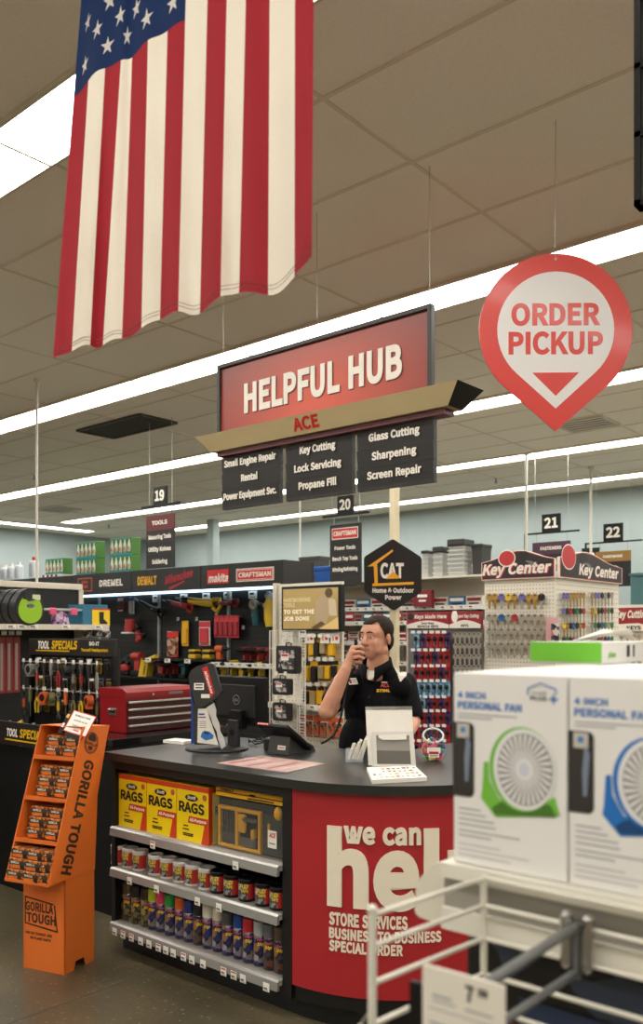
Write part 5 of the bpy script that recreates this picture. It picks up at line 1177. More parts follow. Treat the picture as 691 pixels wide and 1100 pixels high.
# head: local x = his left, -y = face
HY = -19
hc = L_(404.5, 684.5, 4.62); HS = .955
HM = Matrix.Translation(hc) @ Matrix.Rotation(R_(HY), 4, 'Z') @ Matrix.Rotation(R_(4), 4, 'X') @ Matrix.Scale(HS, 4)
def h(p): return HM @ Vector(p)
head = [('e', (0, .018, .034), (.076, .096, .083)), ('e', (0, -.016, -.035), (.063, .074, .082)), ('e', (0, -.035, .03), (.066, .06, .06)),
        ('e', (0, -.052, -.082), (.036, .036, .032)), ('c', (-.046, .004, -.072), (0, -.058, -.096), .024, .024), ('c', (.046, .004, -.072), (0, -.058, -.096), .024, .024),
        ('e', (-.036, -.055, -.03), (.028, .027, .034)), ('e', (.036, -.055, -.03), (.028, .027, .034)), ('e', (-.034, -.048, -.062), (.030, .030, .032)), ('e', (.034, -.048, -.062), (.030, .030, .032)),
        ('c', (-.042, -.070, .026), (.042, -.070, .026), .0145, .0145), ('c', (-.02, -.078, .03), (.02, -.078, .03), .014, .014),
        ('c', (0, -.084, .018), (0, -.108, -.024), .0095, .0135), ('e', (-.012, -.099, -.029), (.010, .012, .009)), ('e', (.012, -.099, -.029), (.010, .012, .009)),
        ('c', (-.018, -.080, -.057), (.018, -.080, -.057), .0085, .0085), ('c', (-.015, -.080, -.068), (.015, -.080, -.068), .0095, .0095), ('e', (0, -.066, -.060), (.036, .026, .03)),
        ('e', (-.076, .016, -.012), (.010, .019, .031), Matrix.Rotation(R_(-18), 4, 'Z')), ('e', (.076, .016, -.012), (.010, .019, .031), Matrix.Rotation(R_(18), 4, 'Z')), ('c', (0, .008, -.055), (0, .014, -.14), .056, .055)]
Hp = []
for p in head:
    if p[0] == 'c': Hp.append(('c', h(p[1]), h(p[2]), p[3] * HS, p[4] * HS))
    else: Hp.append(('e', h(p[1]), tuple(r * HS for r in p[2]), Matrix.Rotation(R_(HY), 4, 'Z') @ Matrix.Rotation(R_(4), 4, 'X') @ (p[3] if len(p) > 3 else I4)))
# joints
SR, ER, WR = L_(372, 733, 4.66), L_(351.5, 764, 4.46), L_(371.5, 719, 4.42)
SL, EL, WL, HL = L_(434.5, 735, 4.72), L_(443, 775, 4.62), L_(436, 792, 4.42), L_(424, 793, 4.32)
nb = Vector((hc.x - .010, hc.y + .030, 1.385))
body = Hp + [('c', h((0, .012, -.08)), nb, .054, .062), ('e', (0, .0, 1.18), (.15, .10, .19)), ('e', (0, 0, .98), (.15, .11, .2)), ('c', (-.13, 0, 1.32), (.13, 0, 1.32), .055, .055),
        ('c', SR, ER, .052, .046), ('c', ER, ER + (WR - ER) * .35, .044, .043), ('c', ER + (WR - ER) * .35, WR, .043, .028), ('c', SL, EL, .05, .044), ('c', EL, EL + (WL - EL) * .35, .043, .041), ('c', EL + (WL - EL) * .35, WL, .041, .027)]
for s in (-1, 1): body += [('c', (s * .085, 0, .9), (s * .095, -.005, .5), .075, .055), ('c', (s * .095, -.005, .5), (s * .10, .015, .1), .052, .035), ('c', (s * .10, .02, .04), (s * .105, -.12, .03), .032, .028)]
# right hand closed around the handset
kn = [L_(379, 696, 4.43), L_(377.3, 701.3, 4.415), L_(376.8, 706.6, 4.42), L_(377.3, 711.4, 4.435)]
pi_ = [L_(386.2, 694.5, 4.425), L_(386.4, 700.2, 4.41), L_(386, 705.8, 4.415), L_(385, 711, 4.43)]
ti_ = [L_(390, 696.5, 4.455), L_(390.4, 702, 4.445), L_(389.8, 707.5, 4.45), L_(388, 712.2, 4.46)]
en_ = [L_(387, 699, 4.475), L_(387.4, 704, 4.468), L_(387, 709, 4.47), L_(385.5, 713.2, 4.475)]
for i in range(4):
    r = (.0098, .0102, .0096, .0086)[i]
    body += [('c', WR, kn[i], .021, .0135), ('c', kn[i], pi_[i], r + .001, r), ('c', pi_[i], ti_[i], r, r * .93), ('c', ti_[i], en_[i], r * .93, r * .82)]
body += [('c', WR, L_(375.5, 711, 4.465), .022, .016), ('c', L_(375.5, 711, 4.465), L_(378.5, 702, 4.495), .0155, .012), ('c', L_(378.5, 702, 4.495), L_(382.5, 694.5, 4.49), .0115, .0095), ('c', WR, L_(377, 705, 4.43), .026, .02)]
# left hand resting on the counter
for i in range(4):
    a = WL + (HL - WL) * .35; side = Vector((.012 * (i - 1.5), .0, 0)); side = Matrix.Rotation(R_(40), 3, 'Z') @ side * 1.4
    k0 = a + side + (HL - WL) * .35; k1 = k0 + (HL - WL).normalized() * .04 + Vector((0, 0, .006)); k2 = k1 + (HL - WL).normalized() * (.03 - .004 * abs(i - 1.5)) + Vector((0, 0, -.016))
    body += [('c', WL, k0, .02, .0125), ('c', k0, k1, .0105, .0098), ('c', k1, k2, .0098, .0085)]
body += [('c', WL, WL + Vector((-.03, -.035, -.008)), .018, .012), ('c', WL + Vector((-.03, -.035, -.008)), WL + Vector((-.045, -.07, -.014)), .0115, .0095)]
HI = HM.inverted()
def skinpick(c, n):
    q = HI @ c
    if q.y < -.068 and (q.x / .023) ** 2 + ((q.z + .0625) / .0095) ** 2 < 1: return 1
    return 0
def relax(me, weight, n=10):
    """extra smoothing where weight(p) > 0"""
    import numpy as np
    N = len(me.vertices); co = np.zeros(N * 3); me.vertices.foreach_get('co', co); co = co.reshape(-1, 3)
    E = np.zeros(len(me.edges) * 2, dtype=np.int64); me.edges.foreach_get('vertices', E); E = E.reshape(-1, 2)
    wt = np.array([weight(Vector(p)) for p in co])[:, None]; deg = np.bincount(E.ravel(), minlength=N)[:, None]
    for _ in range(n):
        acc = np.zeros_like(co); np.add.at(acc, E[:, 0], co[E[:, 1]]); np.add.at(acc, E[:, 1], co[E[:, 0]])
        co = co + (acc / np.maximum(deg, 1) - co) * wt * .6
    me.vertices.foreach_set('co', co.ravel()); me.update()
def headw(p):
    q = HI @ p
    if q.length > .2 or q.z < -.17: return 0
    nose = math.exp(-((q.x / .016) ** 2 + ((q.y + .105) / .02) ** 2 + ((q.z + .015) / .03) ** 2))
    ear = 1 if abs(q.x) > .069 and q.y > -.01 and -.05 < q.z < .03 else 0
    mouth = math.exp(-((q.x / .022) ** 2 + ((q.y + .08) / .02) ** 2 + ((q.z + .063) / .012) ** 2))
    return max(0, 1 - 1.0 * nose - ear - .8 * mouth) if q.z < .1 else .6
bme = soft(body, .0034, 5, .5); relax(bme, headw, 16)
person = obj('person', bme, [skin, lipm], None, None, skinpick)
person.matrix_world = MW
tag(person, 'man in a black polo shirt behind the counter holding a handset to his mouth', 'person')
# eyes and brows
from mathutils.bvhtree import BVHTree
fb_ = BVHTree.FromPolygons([v.co for v in bme.vertices], [list(p.vertices) for p in bme.polygons])
def onface(x, z, out=0):
    o0 = h((x, -.3, z)); d0 = (h((x, 0, z)) - o0).normalized(); r = fb_.ray_cast(o0, d0)
    return r[0] - d0 * out
for s in (-1, 1):
    ec = onface(s * .031, .004, -.0085); fwd = (h((s * .03, -1, -.06)) - h((s * .03, 0, 0))).normalized()
    m = MB(); m.ball(ec, .0115, M('eye_white', (205, 198, 190), .25)); m.ball(ec + fwd * .0068, .0056, M('iris_brown', (44, 32, 26), .2)); m.build('eye', person)
    m = MB(); m.tube([onface(s * x, z, .0005) for x, z in ((.011, .030), (.022, .034), (.034, .035), (.046, .030))], [.0025, .0036, .0034, .0018], hairm, n=6); m.build('eyebrow', person)
    m = MB(); m.tube([onface(s * x, z, .001) for x, z in ((.018, .006), (.025, .0115), (.031, .0128), (.038, .0112), (.045, .004))], [.0012, .0022, .0026, .0022, .0012], skin, n=6)
    m.tube([onface(s * x, z, .0005) for x, z in ((.018, .003), (.025, -.003), (.031, -.0045), (.038, -.003), (.045, .003))], [.001, .0016, .0019, .0016, .001], skin, n=6); m.build('eyelid', person)
# hair: short, receding at the temples
hm_ = soft([('e', (0, .0195, .040), (.0795, .0985, .084)), ('e', (0, -.030, .066), (.056, .050, .042)), ('e', (0, .055, -.02), (.066, .055, .07))], .004, 4)
bm = bmesh.new(); bm.from_mesh(hm_)
def hairline(p):
    y = p.y
    if y < -.035: return .078 + 2.2 * max(0, abs(p.x) - .03) ** 1.2
    if y < -.02: return lerp(.07, .032, (y + .035) / .015)
    if y < .0: return lerp(.032, -.012, (y + .02) / .02)
    if y < .03: return lerp(.02, -.03, (y) / .03) if abs(p.x) > .06 else -.03
    return lerp(-.03, -.085, min(1, (y - .03) / .04))
bmesh.ops.delete(bm, geom=[f for f in bm.faces if f.calc_center_median().z < hairline(f.calc_center_median())], context='FACES')
bm.to_mesh(hm_); bm.free(); hm_.transform(HM)
ho = obj('hair', hm_, [hairm], person); q = ho.modifiers.new('s', 'SOLIDIFY'); q.thickness = .006; q.offset = -.6
# ---- polo shirt
def arm_end(a, b_, t_): return a + (b_ - a) * t_
sR, sL = arm_end(SR, ER, .62), arm_end(SL, EL, .80)
sh = soft([('e', (-.015, .0, 1.2), (.168, .118, .19)), ('e', (-.025, -.018, 1.0), (.178, .15, .2)), ('e', (-.02, -.005, .87), (.172, .13, .1)), ('c', (-.125, .0, 1.315), (.125, .0, 1.315), .066, .066),
           ('c', (-.11, .01, 1.325), (nb.x - .02, nb.y - .0, 1.425), .055, .05), ('c', (.11, .01, 1.325), (nb.x + .02, nb.y - .0, 1.425), .055, .05),
           ('c', (-.11, 0, 1.31), SR, .068, .066), ('c', SR, sR, .066, .066), ('c', (.11, 0, 1.31), SL, .068, .066), ('c', SL, sL, .066, .064),
           ('e', (0, -.05, 1.2), (.13, .085, .12))], .0048, 9)
bm = bmesh.new(); bm.from_mesh(sh)
def cut(co, no, lim):
    g = [f for f in bm.faces if lim(f.calc_center_median())]; ge = set(); gv_ = set()
    for f in g: ge.update(f.edges); gv_.update(f.verts)
    bmesh.ops.bisect_plane(bm, geom=list(gv_) + list(ge) + g, plane_co=co, plane_no=no, clear_outer=True)
dR, dL = (ER - SR).normalized(), (EL - SL).normalized()
cut(sR + dR * .035, dR, lambda c: (c - sR).dot(dR) > 0.0 and (c - (sR)).length < .13)
cut(sL + dL * .035, dL, lambda c: (c - sL).dot(dL) > 0.0 and (c - (sL)).length < .13)
nd = Vector((0, -.35, 1)).normalized(); cut(Vector((nb.x, nb.y - .06, 1.418)), nd, lambda c: c.z > 1.34 and abs(c.x - nb.x) < .12)
cut(Vector((0, 0, .82)), Vector((0, 0, -1)), lambda c: c.z < .9)
bm.to_mesh(sh); bm.free()
ins = M('polo_grey', (206, 202, 188), .7)
bvh = BVHTree.FromPolygons([v.co for v in sh.vertices], [list(p.vertices) for p in sh.polygons])
def onshirt(u, v):
    o0 = MI @ Vector((0, 0, EYE)); d0 = (MI.to_3x3() @ ray(u, v)).normalized(); r = bvh.ray_cast(o0, d0)
    return r[0], r[1]
IP = [(420.5, 712.5), (430, 714.5), (437.4, 721), (436.5, 726), (430, 733), (427, 724)]
def inpoly(c):
    q = MW @ c - Vector((0, 0, EYE)); d_ = q.dot(F2); x = U0 + FPX * q.dot(R2) / d_; z = V0 - FPX * q.z / d_; r = False
    for i in range(len(IP)):
        a, b_ = IP[i - 1], IP[i]
        if (a[1] > z) != (b_[1] > z) and x < (b_[0] - a[0]) * (z - a[1]) / (b_[1] - a[1]) + a[0]: r = not r
    return r
def shirtpick(c, n):
    if c.z < 1.2: return 0
    return 1 if c.y < .1 and (inpoly(c) or inpoly(Vector((-c.x, c.y, c.z)))) else 0
so = obj('polo_shirt', sh, [navy, ins], person, None, shirtpick); q = so.modifiers.new('s', 'SOLIDIFY'); q.thickness = .004; q.offset = 0
# collar, placket, undershirt
def ringpt(a, r0, z): return Vector((nb.x + r0 * 1.04 * math.sin(a), nb.y - r0 * 1.08 * math.cos(a), z))
m = MB(); cl = []
N = 32
for i in range(N + 1):
    a = R_(14) + (2 * math.pi - R_(28)) * i / N; f_ = abs(1 - i / N * 2)
    top_, low = 1.474 - .06 * f_ ** 2, 1.428 - .09 * f_ ** 4
    cl.append((ringpt(a, .062 + .010 * f_, top_), ringpt(a, .068 + .012 * f_, top_ + .002), ringpt(a, .080 + .020 * f_ ** 3, low)))
m.add([p for q in cl for p in q], [(3 * i + j_, 3 * i + 1 + j_, 3 * i + 4 + j_, 3 * i + 3 + j_) for i in range(N) for j_ in (0, 1)], navy, None, True); m.build('collar', person, solid=.005)
m = MB(); y_ = -.125
m.add([(nb.x - .034, nb.y - .066, 1.396), (nb.x + .034, nb.y - .066, 1.396), (nb.x + .01, nb.y - .095, 1.356), (nb.x - .01, nb.y - .095, 1.356), (nb.x - .05, nb.y - .042, 1.412), (nb.x + .05, nb.y - .042, 1.412)], [(0, 3, 2, 1), (4, 0, 1, 5)], M('undershirt', (226, 222, 212), .8)); m.build('undershirt', person, solid=.004)
m = MB()
pl_ = [bvh.ray_cast(Vector((nb.x - .004 * i, -.6, 1.325 - .05 * i)), Vector((0, 1, 0)))[0] for i in range(5)]
for a, b_ in zip(pl_, pl_[1:]): m.add([a + Vector((-.016, -.004, 0)), a + Vector((.016, -.004, 0)), b_ + Vector((.016, -.004, 0)), b_ + Vector((-.016, -.004, 0))], [(0, 3, 2, 1)], navy)
for p in pl_[1:4:2]: m.disc(0, 0, .0055, dark, FR(p + Vector((0, -.006, -.01))), 0, .003)
m.build('placket', person, solid=.004)
# badge and chest logo, set on the front of the shirt
def onframe(p, n_, out=.004): return FR(p + n_ * out, math.atan2(n_.x, -n_.y), math.asin(max(-.9, min(.9, n_.z))))
p, n_ = onshirt(378, 732.5); p = p or L_(378, 732.5, 4.55)
m = MB(); X = onframe(p, n_, .006); m.plate(0, 0, .066, .036, wprint, X, 0, .003); m.plate(-.02, .0, .018, .024, M('badge_red', (150, 40, 40), .4), X, .003, .0005); m.plate(.01, .006, .032, .005, grey, X, .003, .0005); m.plate(.01, -.006, .026, .004, grey, X, .003, .0005); m.build('name_badge', person)
p, n_ = onshirt(412.5, 738); p = p or L_(412.5, 738, 4.55)
m = MB(); X = onframe(p, n_, .011); m.text('ACE', X, .004, -.006, .022, M('logo_red', (176, 44, 40), .6), w=.05, slant=.2, ext=.0008); m.plate(.004, .022, .036, .004, paper, X, 0, .0006)
ylw = M('logo_yellow', (226, 176, 30), .6); m.text('STIHL', X, -.008, -.034, .017, ylw, w=.074, slant=.15, ext=.0008); m.build('chest_logo', person)
# trousers, belt, shoes
tr = []
for s in (-1, 1): tr += [('c', (s * .085, 0, .92), (s * .095, -.005, .5), .088, .07), ('c', (s * .095, -.005, .5), (s * .10, .015, .09), .068, .055)]
obj('trousers', soft(tr + [('e', (0, 0, .93), (.165, .125, .1))], .008, 5), [M('trouser_khaki', (120, 104, 78), .8)], person)
for s in (-1, 1): obj('shoe', soft([('c', (s * .10, .03, .045), (s * .107, -.14, .04), .043, .04), ('e', (s * .104, -.06, .02), (.045, .14, .02))], .006, 3), [M('shoe_black', (30, 28, 26), .5)], person)

# ---- black handset with coiled cord
pa, pb = L_(382.3, 687, 4.47), L_(383.2, 713.5, 4.47)
hsn = thing('phone_handset', 'black handset held to the mouth of the man, its cord running down', 'handset', MW @ pb, TH)
q = lambda p: p - pb
m = MB(); m.tube([q(pa), q(pa * .7 + pb * .3), q(pa * .3 + pb * .7), q(pb * 1.06 - pa * .06)], [.0075, .010, .011, .009], blackp, n=12); m.build('body', hsn)
m = MB(); m.ball(q(pb) + Vector((.0, -.004, -.008)), (.011, .010, .009), white); m.build('white_cap', hsn)
cpts = [L_(u, v, d) - pb for u, v, d in ((382.5, 715, 4.47), (377.5, 722, 4.47), (373.5, 733, 4.46), (371, 746, 4.45), (368.5, 760, 4.43), (365, 775, 4.42), (360, 787, 4.41), (352, 795, 4.4), (344, 799, 4.39))]
fine = []
for i in range(len(cpts) - 1):
    for j_ in range(6):
        t_ = j_ / 6; p0, p1, p2, p3 = (cpts[max(0, min(len(cpts) - 1, i + o_2))] for o_2 in (-1, 0, 1, 2))
        fine.append(.5 * ((2 * p1) + (p2 - p0) * t_ + (2 * p0 - 5 * p1 + 4 * p2 - p3) * t_ ** 2 + (3 * p1 - p0 - 3 * p2 + p3) * t_ ** 3))
m = MB(); m.tube(fine, [.0058 + .0012 * (i % 2) for i in range(len(fine))], blackp, n=8); m.build('cord', hsn)
# ================================================================== SHELVING BEHIND THE COUNTER
cg = M('gondola_cream', (214, 206, 188), .5, noise=.03); peg = M('pegboard_black', (10, 10, 11), .6); pegw = M('pegboard_cream', (234, 228, 212), .6)
hole = M('peg_hole', (30, 28, 26), .8)
def shelf_lip(mb, x0, x1, y, z, n, tk=.05):
    pass
def tickets(par, xs, y, z, w=.07, h=.034, rz=0):
    for x in xs:
        m = MB(); X = FR((x, y, z), rz) if not rz else FR((y, x, z), rz)
        m.plate(0, 0, w, h, tick, X, 0, .0015); m.plate(-w * .1, h * .12, w * .5, h * .3, dark, X, .0015, .0004); m.plate(0, -h * .3, w * .7, h * .14, grey, X, .0015, .0004); m.build('price_ticket', par)
def add_drill(mb, col, X, bat=blackp):
    """cordless drill, chuck towards -x, base at z=0"""
    mb.cyl((-.03, 0, .155), (.075, 0, .155), .034, col, r1=.036, X=X); mb.cyl((-.03, 0, .155), (-.075, 0, .155), .03, blackp, r1=.024, X=X); mb.cyl((-.075, 0, .155), (-.12, 0, .155), .02, blackp, r1=.011, X=X)
    mb.prism([(-.0, .02), (.055, .02), (.07, .14), (.0, .14)], .036, col, X @ Matrix.Translation((0, .018, 0)) @ Matrix.Rotation(R_(90), 4, 'X')); mb.box((.018, 0, .022), (.115, .07, .044), bat, X, b=.008); mb.box((-.006, 0, .115), (.014, .02, .03), blackp, X, b=.004)
def add_saw(mb, col, X, L=.42):
    """reciprocating saw lying along x, blade towards -x"""
    mb.tube([(-.22 * L / .42, 0, .0), (-.05, 0, .0), (.04, 0, .01), (.1, 0, .02)], [.028, .034, .04, .036], col, n=12, X=X); mb.tube([(.09, 0, .045), (.17, 0, .055), (.19, 0, .0), (.15, 0, -.06), (.09, 0, -.03)], .018, col, n=10, X=X)
    mb.tube([(-.2 * L / .42, 0, 0), (-.28 * L / .42, 0, 0)], [.033, .024], blackp, n=12, X=X); mb.box((-.33 * L / .42, 0, 0), (.1, .003, .02), steel, X)
def add_pack(mb, w, h, card, top, prod, X, bulge=.03):
    """hang card with a clear blister; origin top centre"""
    mb.box((0, .0, -h / 2), (w, .003, h), card, X); mb.box((0, -.0022, -h * .14), (w * .98, .001, h * .22), top, X); mb.box((0, -bulge / 2, -h * .6), (w * .72, bulge, h * .62), prod, X, b=.006); mb.box((0, -.0025, -h * .965), (w * .9, .001, h * .05), top, X)
def mesh_thing(name, fn, label, cat, loc, rz=0, group=None, part='body'):
    t = thing(name, label, cat, loc, rz, group)
    m = MB(); fn(m); m.build(part, t); return t

# ---------------- left shelf run (faces +X)
GX, GXS, GY1 = -6.41, -6.0, 4.33
ls = thing('shelf_unit', 'black backed shelf run at the left edge holding lime reels and boxes', 'shelving', (GX, GY1, 0))
GL0 = -3.0
MB().bb((-.04, GL0, 0), (0, -.0, 1.965), peg).build('back_panel', ls)
MB().bb((-.05, GL0, 1.965), (.02, .0, 2.015), cg, b=.004).build('top_rail', ls)
MB().bb((-.05, -.03, 0), (.012, .012, 1.97), cg).build('end_post', ls)
sh_ = MB(); sh_.bb((0, GL0, 1.635), (.40, -.01, 1.655), cg); sh_.bb((.40, GL0, 1.625), (.41, -.01, 1.668), cg); sh_ = sh_.build('shelf', ls)
MB().bb((0, GL0, .02), (.45, -.01, .16), black).build('base_deck', ls)
for y in (-.06, -1.2, -2.4): MB().prism([(0, 1.5), (.36, 1.62), (.36, 1.636), (0, 1.636)], .012, cg, FR((0, y, 0))).build('bracket', ls)
tickets(sh_, [PX(u, 670, GXS).y - GY1 for u in (12, 24, 36, 71, 106)], .4115, 1.646, .075, .03, R_(90))
# price tickets on hooks under the shelf
lime = M('reel_lime', (150, 196, 34), .4); reelb = M('reel_black', (30, 31, 30), .5)
egg = [(.132 * math.sin(a) * (1 - .12 * math.cos(a)), .14 * math.cos(a)) for a in [2 * math.pi * i / 28 for i in range(28)]]
for i in range(4):
    p = PX(30, 650, -6.05 - .085 * i); p = Vector((-6.06 - .085 * i, PX(26.5, 650, -6.05).y - .012 * i, 1.656))
    t = thing('cord_reel', ['black cord reel with lime green face, front one of the row on the left shelf', 'black cord reel directly behind the lime faced one on the left shelf', 'third black cord reel back from the lime faced front one', 'rearmost black cord reel of the left shelf row'][i], 'cord reel', p, R_(90) + R_(6), 'cord reels on the left shelf')
    m = MB(); m.prism(egg, .068, reelb, FR((0, .0, .141))); m.prism([(x * .93, y * .93) for x, y in egg], .008, reelb, FR((0, -.067, .141))); m.build('housing', t, bev=.006)
    m = MB(); X = FR((0, -.0755, .141)); m.prism([(x * .80, y * .80 - .012) for x, y in egg], .004, lime, X); m.disc(.0, .01, .036, grey, X, .004, .002, ry=.018); m.disc(0, .01, .03, M('reel_badge', (84, 90, 92), .4), X, .006, .001, ry=.013); m.build('face', t)
    m = MB(); m.prism([(-.07, .06), (.05, .05), (.07, .09), (.03, .115), (-.05, .115)], .003, reelb, X, .0045); m.plate(.05, .075, .07, .04, M('reel_tag', (206, 214, 170), .5), X, .0075, .002); m.tube([(-.06, -.08, .22), (-.02, -.085, .19), (.03, -.085, .2)], .005, reelb, n=6); m.build('tag', t)
# pale bar with two pink blocks and purple pack
p = PX(64, 668, -6.08); pk = M('foam_pink', (232, 92, 128), .6)
t = thing('toy_skate_pack', 'purple and pink pack with two pink blocks on the left shelf', 'pack', (p.x, p.y, 1.656), R_(90))
m = MB(); m.prism([(-.075, 0), (.075, 0), (.055, .085), (.02, .12), (-.03, .12), (-.06, .07)], .06, printed('purple_art', [(92, 60, 110), (150, 110, 150), (190, 160, 190), (60, 40, 90), (210, 190, 200)], 40), FR((0, .03, 0))); m.build('pack', t)
m = MB(); m.box((-.0, -.02, .128), (.38, .05, .018), M('bar_pale', (170, 180, 172), .5), None, b=.004); m.build('bar', t)
for x in (-.085, .105): MB().box((x, -.035, .115), (.06, .03, .055), pk, None, b=.006).build('pink_block', t)
p = PX(97, 668, -6.1); teal = M('box_teal', (48, 112, 140), .5)
t = thing('boot_box', 'teal box with yellow front picturing a black boot at the end of the left shelf', 'box', (p.x, p.y + .02, 1.656), R_(90))
m = MB(); m.box((-.02, .03, .088), (.24, .2, .176), teal); m.build('carton', t)
m = MB(); X = FR((.035, -.0705, 0)); m.plate(0, .068, .17, .13, yprint, X, 0, .002); m.plate(0, .138, .17, .012, redb, X, 0, .0025)
m.prism([(-.02, .115), (.025, .118), (.022, .06), (.06, .03), (.06, .018), (-.012, .018), (-.018, .04)][::-1], .003, ink, X, .002); m.build('front_panel', t)
# saw blade cards hanging under the shelf
bladem = M('blade_steel', (150, 140, 130), .4, metal=.5); cardr = M('card_red', (132, 34, 34), .5)
for i, u in enumerate((2, 10, 18)):
    p = PX(u, 684, -6.2); t = thing('saw_blade_card', f'red card with a long saw blade hanging at the left edge, {ORD[i]} from the left', 'saw blade', (p.x, p.y, 1.58), R_(90), 'saw blade cards on hooks')
    m = MB(); m.box((0, 0, -.225), (.055, .003, .43), cardr); m.build('card', t); m = MB(); m.box((-.004, -.003, -.24), (.02, .002, .36), bladem); m.build('blade', t)
    m = MB(); m.cyl((0, .2, .0), (0, -.03, .0), .003, wire_m, n=6); m.box((0, -.032, .02), (.045, .002, .03), tick); m.build('hook', t)
for i, (u, v, w_, h_, c_) in enumerate(((93, 679, .09, .08, 'grey'), (103, 677, .1, .1, 'blue'), (113, 680, .08, .08, 'silver'))):
    p = PX(u, v - 5, -6.12); t = thing('hanging_pack', f'{c_} blister pack hung below the end of the left shelf', 'pack', (p.x, p.y, p.z), R_(90), 'packs below the left shelf')
    m = MB(); add_pack(m, w_, h_, M('pack_' + c_, {'grey': (120, 116, 112), 'blue': (110, 130, 160), 'silver': (150, 148, 146)}[c_], .35), paper, printed('silver_art', [(150, 150, 150), (60, 62, 70), (200, 196, 190), (110, 90, 80)], 60), I4, .04); m.build('card', t)
    MB().cyl((0, .28, -.004), (0, -.03, -.004), .003, wire_m, n=6).build('hook', t)
pole(Vector((-6.475, 3.945, 0)), 0, 'slim white power pole rising from the left shelf run to the ceiling')

# ---------------- TOOL SPECIALS rack (faces -Y)
RX0, RX1, RY = -5.72, -4.70, 3.45
tr2 = thing('tool_rack', 'black TOOL SPECIALS rack with hanging hand tools left of the red chest', 'rack', ((RX0 + RX1) / 2, RY, 0)); rw = RX1 - RX0
ZH0, ZH1 = 1.448, 1.56
hd = MB(); hd.bb((-rw / 2, -.03, ZH0 - .005), (rw / 2, .0, ZH1), M('rack_header', (30, 22, 18), .5), b=.003); hd = hd.build('header', tr2)
m = MB(); X = FR((0, -.031, 0)); m.text('TOOL', X, -rw * .31, ZH0 + .040, .056, wprint, w=.15, slant=.15); m.text('SPECIALS', X, -rw * .06, ZH0 + .040, .06, yel, w=.31, slant=.15); m.plate(-rw * .2, ZH0 + .028, .42, .008, yel, X)
m.text('DO-IT', X, rw * .29, ZH0 + .068, .026, wprint, w=.11); m.text('Yourself Headquarters', X, rw * .29, ZH0 + .028, .022, yel, w=.30); m.build('lettering', hd)
m = MB()
for x in (-rw / 2, rw / 2 - .03): m.bb((x, -.03, 0), (x + .03, .0, ZH0), black)
m.bb((-rw / 2, .0, 0), (rw / 2, .02, ZH0 + .05), peg); m.build('frame', tr2)
bn = MB(); bn.bb((-rw / 2, -.55, .55), (rw / 2, -.01, .93), black); bn.bb((-rw / 2, -.57, .90), (rw / 2, -.55, 1.045), M('rack_header', (30, 22, 18), .5)); bn.bb((-rw / 2, -.55, 0), (rw / 2, -.02, .55), black); bn = bn.build('bin', tr2)
m = MB(); X = FR((-.05, -.571, 0)); x0 = PY(8, 775, RY - .57).x - (RX0 + RX1) / 2 + .05; x1 = PY(50, 778, RY - .57).x - (RX0 + RX1) / 2 + .05
m.text('TOOL', X, x0 + .055, .955, .05, wprint, w=.13, slant=.15); m.text('SPECIALS', X, x0 + .29, .955, .055, yel, w=.3, slant=.15); m.plate(x0 + .2, .935, .45, .009, yel, X); m.text('DO-IT', X, x0 + .62, .975, .03, wprint, w=.12); m.build('lettering', bn)
m = MB()
for z in (1.40, 1.21): m.cyl((-rw / 2 + .03, -.1, z), (rw / 2 - .03, -.1, z), .005, wire_m, n=6)
m.build('cross_wire', tr2)
rnd = random.Random(11)
kinds = []
hand = [('black', (40, 40, 40)), ('yellow', (206, 170, 40)), ('grey', (130, 128, 124)), ('orange', (206, 92, 40)), ('red', (160, 44, 40)), ('olive', (110, 104, 60))]
def add_plier(m, c):
    m.cyl((0, 0, -.02), (0, 0, -.05), .012, steel, r1=.008, n=8); m.tube([(0, 0, -.05), (-.016, 0, -.09), (-.012, 0, -.16)], [.007, .008, .007], c, n=8); m.tube([(0, 0, -.05), (.016, 0, -.09), (.012, 0, -.16)], [.007, .008, .007], c, n=8)
def add_driver(m, c): m.cyl((0, 0, 0), (0, 0, -.085), .014, c, r1=.012, n=10); m.cyl((0, 0, -.085), (0, 0, -.19), .004, steel, n=8)
def add_wrench(m, c):
    m.bb((-.008, -.004, -.17), (.008, .004, -.03), steel); m.disc(0, -.02, .02, steel, FR((0, .005, 0)), 0, .01, r0=.009, n=12); m.disc(0, -.175, .018, steel, FR((0, .005, 0)), 0, .01, r0=.008, n=12, a0=R_(-60), a1=R_(240)); m.bb((-.009, -.006, -.13), (.009, .006, -.07), c)
def add_tape(m, c): m.disc(0, -.05, .04, c, FR((0, .02, 0)), 0, .04, n=20); m.disc(0, -.05, .025, ink, FR((0, -.0205, 0)), 0, .001, n=16); m.box((0, 0, -.09), (.05, .036, .02), c)
adders = [('pliers', add_plier), ('screwdriver', add_driver), ('wrench', add_wrench), ('tape_measure', add_tape)]
for row, z in enumerate((1.395, 1.205)):
    for i in range(11):
        kn_, f = adders[(i * 3 + row * 2 + i // 4) % 4]; cn, crgb = hand[(i * 2 + row * 3) % 6]
        x = RX0 + .07 + i * (rw - .14) / 10; nm = kn_.replace('_', ' ')
        t = thing(kn_, f"{cn} handled {nm} hanging {ORD[i]} from left on the {'upper' if row == 0 else 'lower'} wire of the specials rack", 'hand tool', (x, RY - .112, z), rnd.uniform(-.4, .4), 'hand tools on the specials rack')
        m = MB(); f(m, M('tool_' + cn, crgb, .45)); m.build('tool', t); m = MB(); m.box((0, .0, .012), (.03, .002, .026), tick); m.tube([(0, 0, -.02), (0, -.004, .008), (0, .012, .004)], .002, wire_m, n=6); m.build('hook_tag', t)
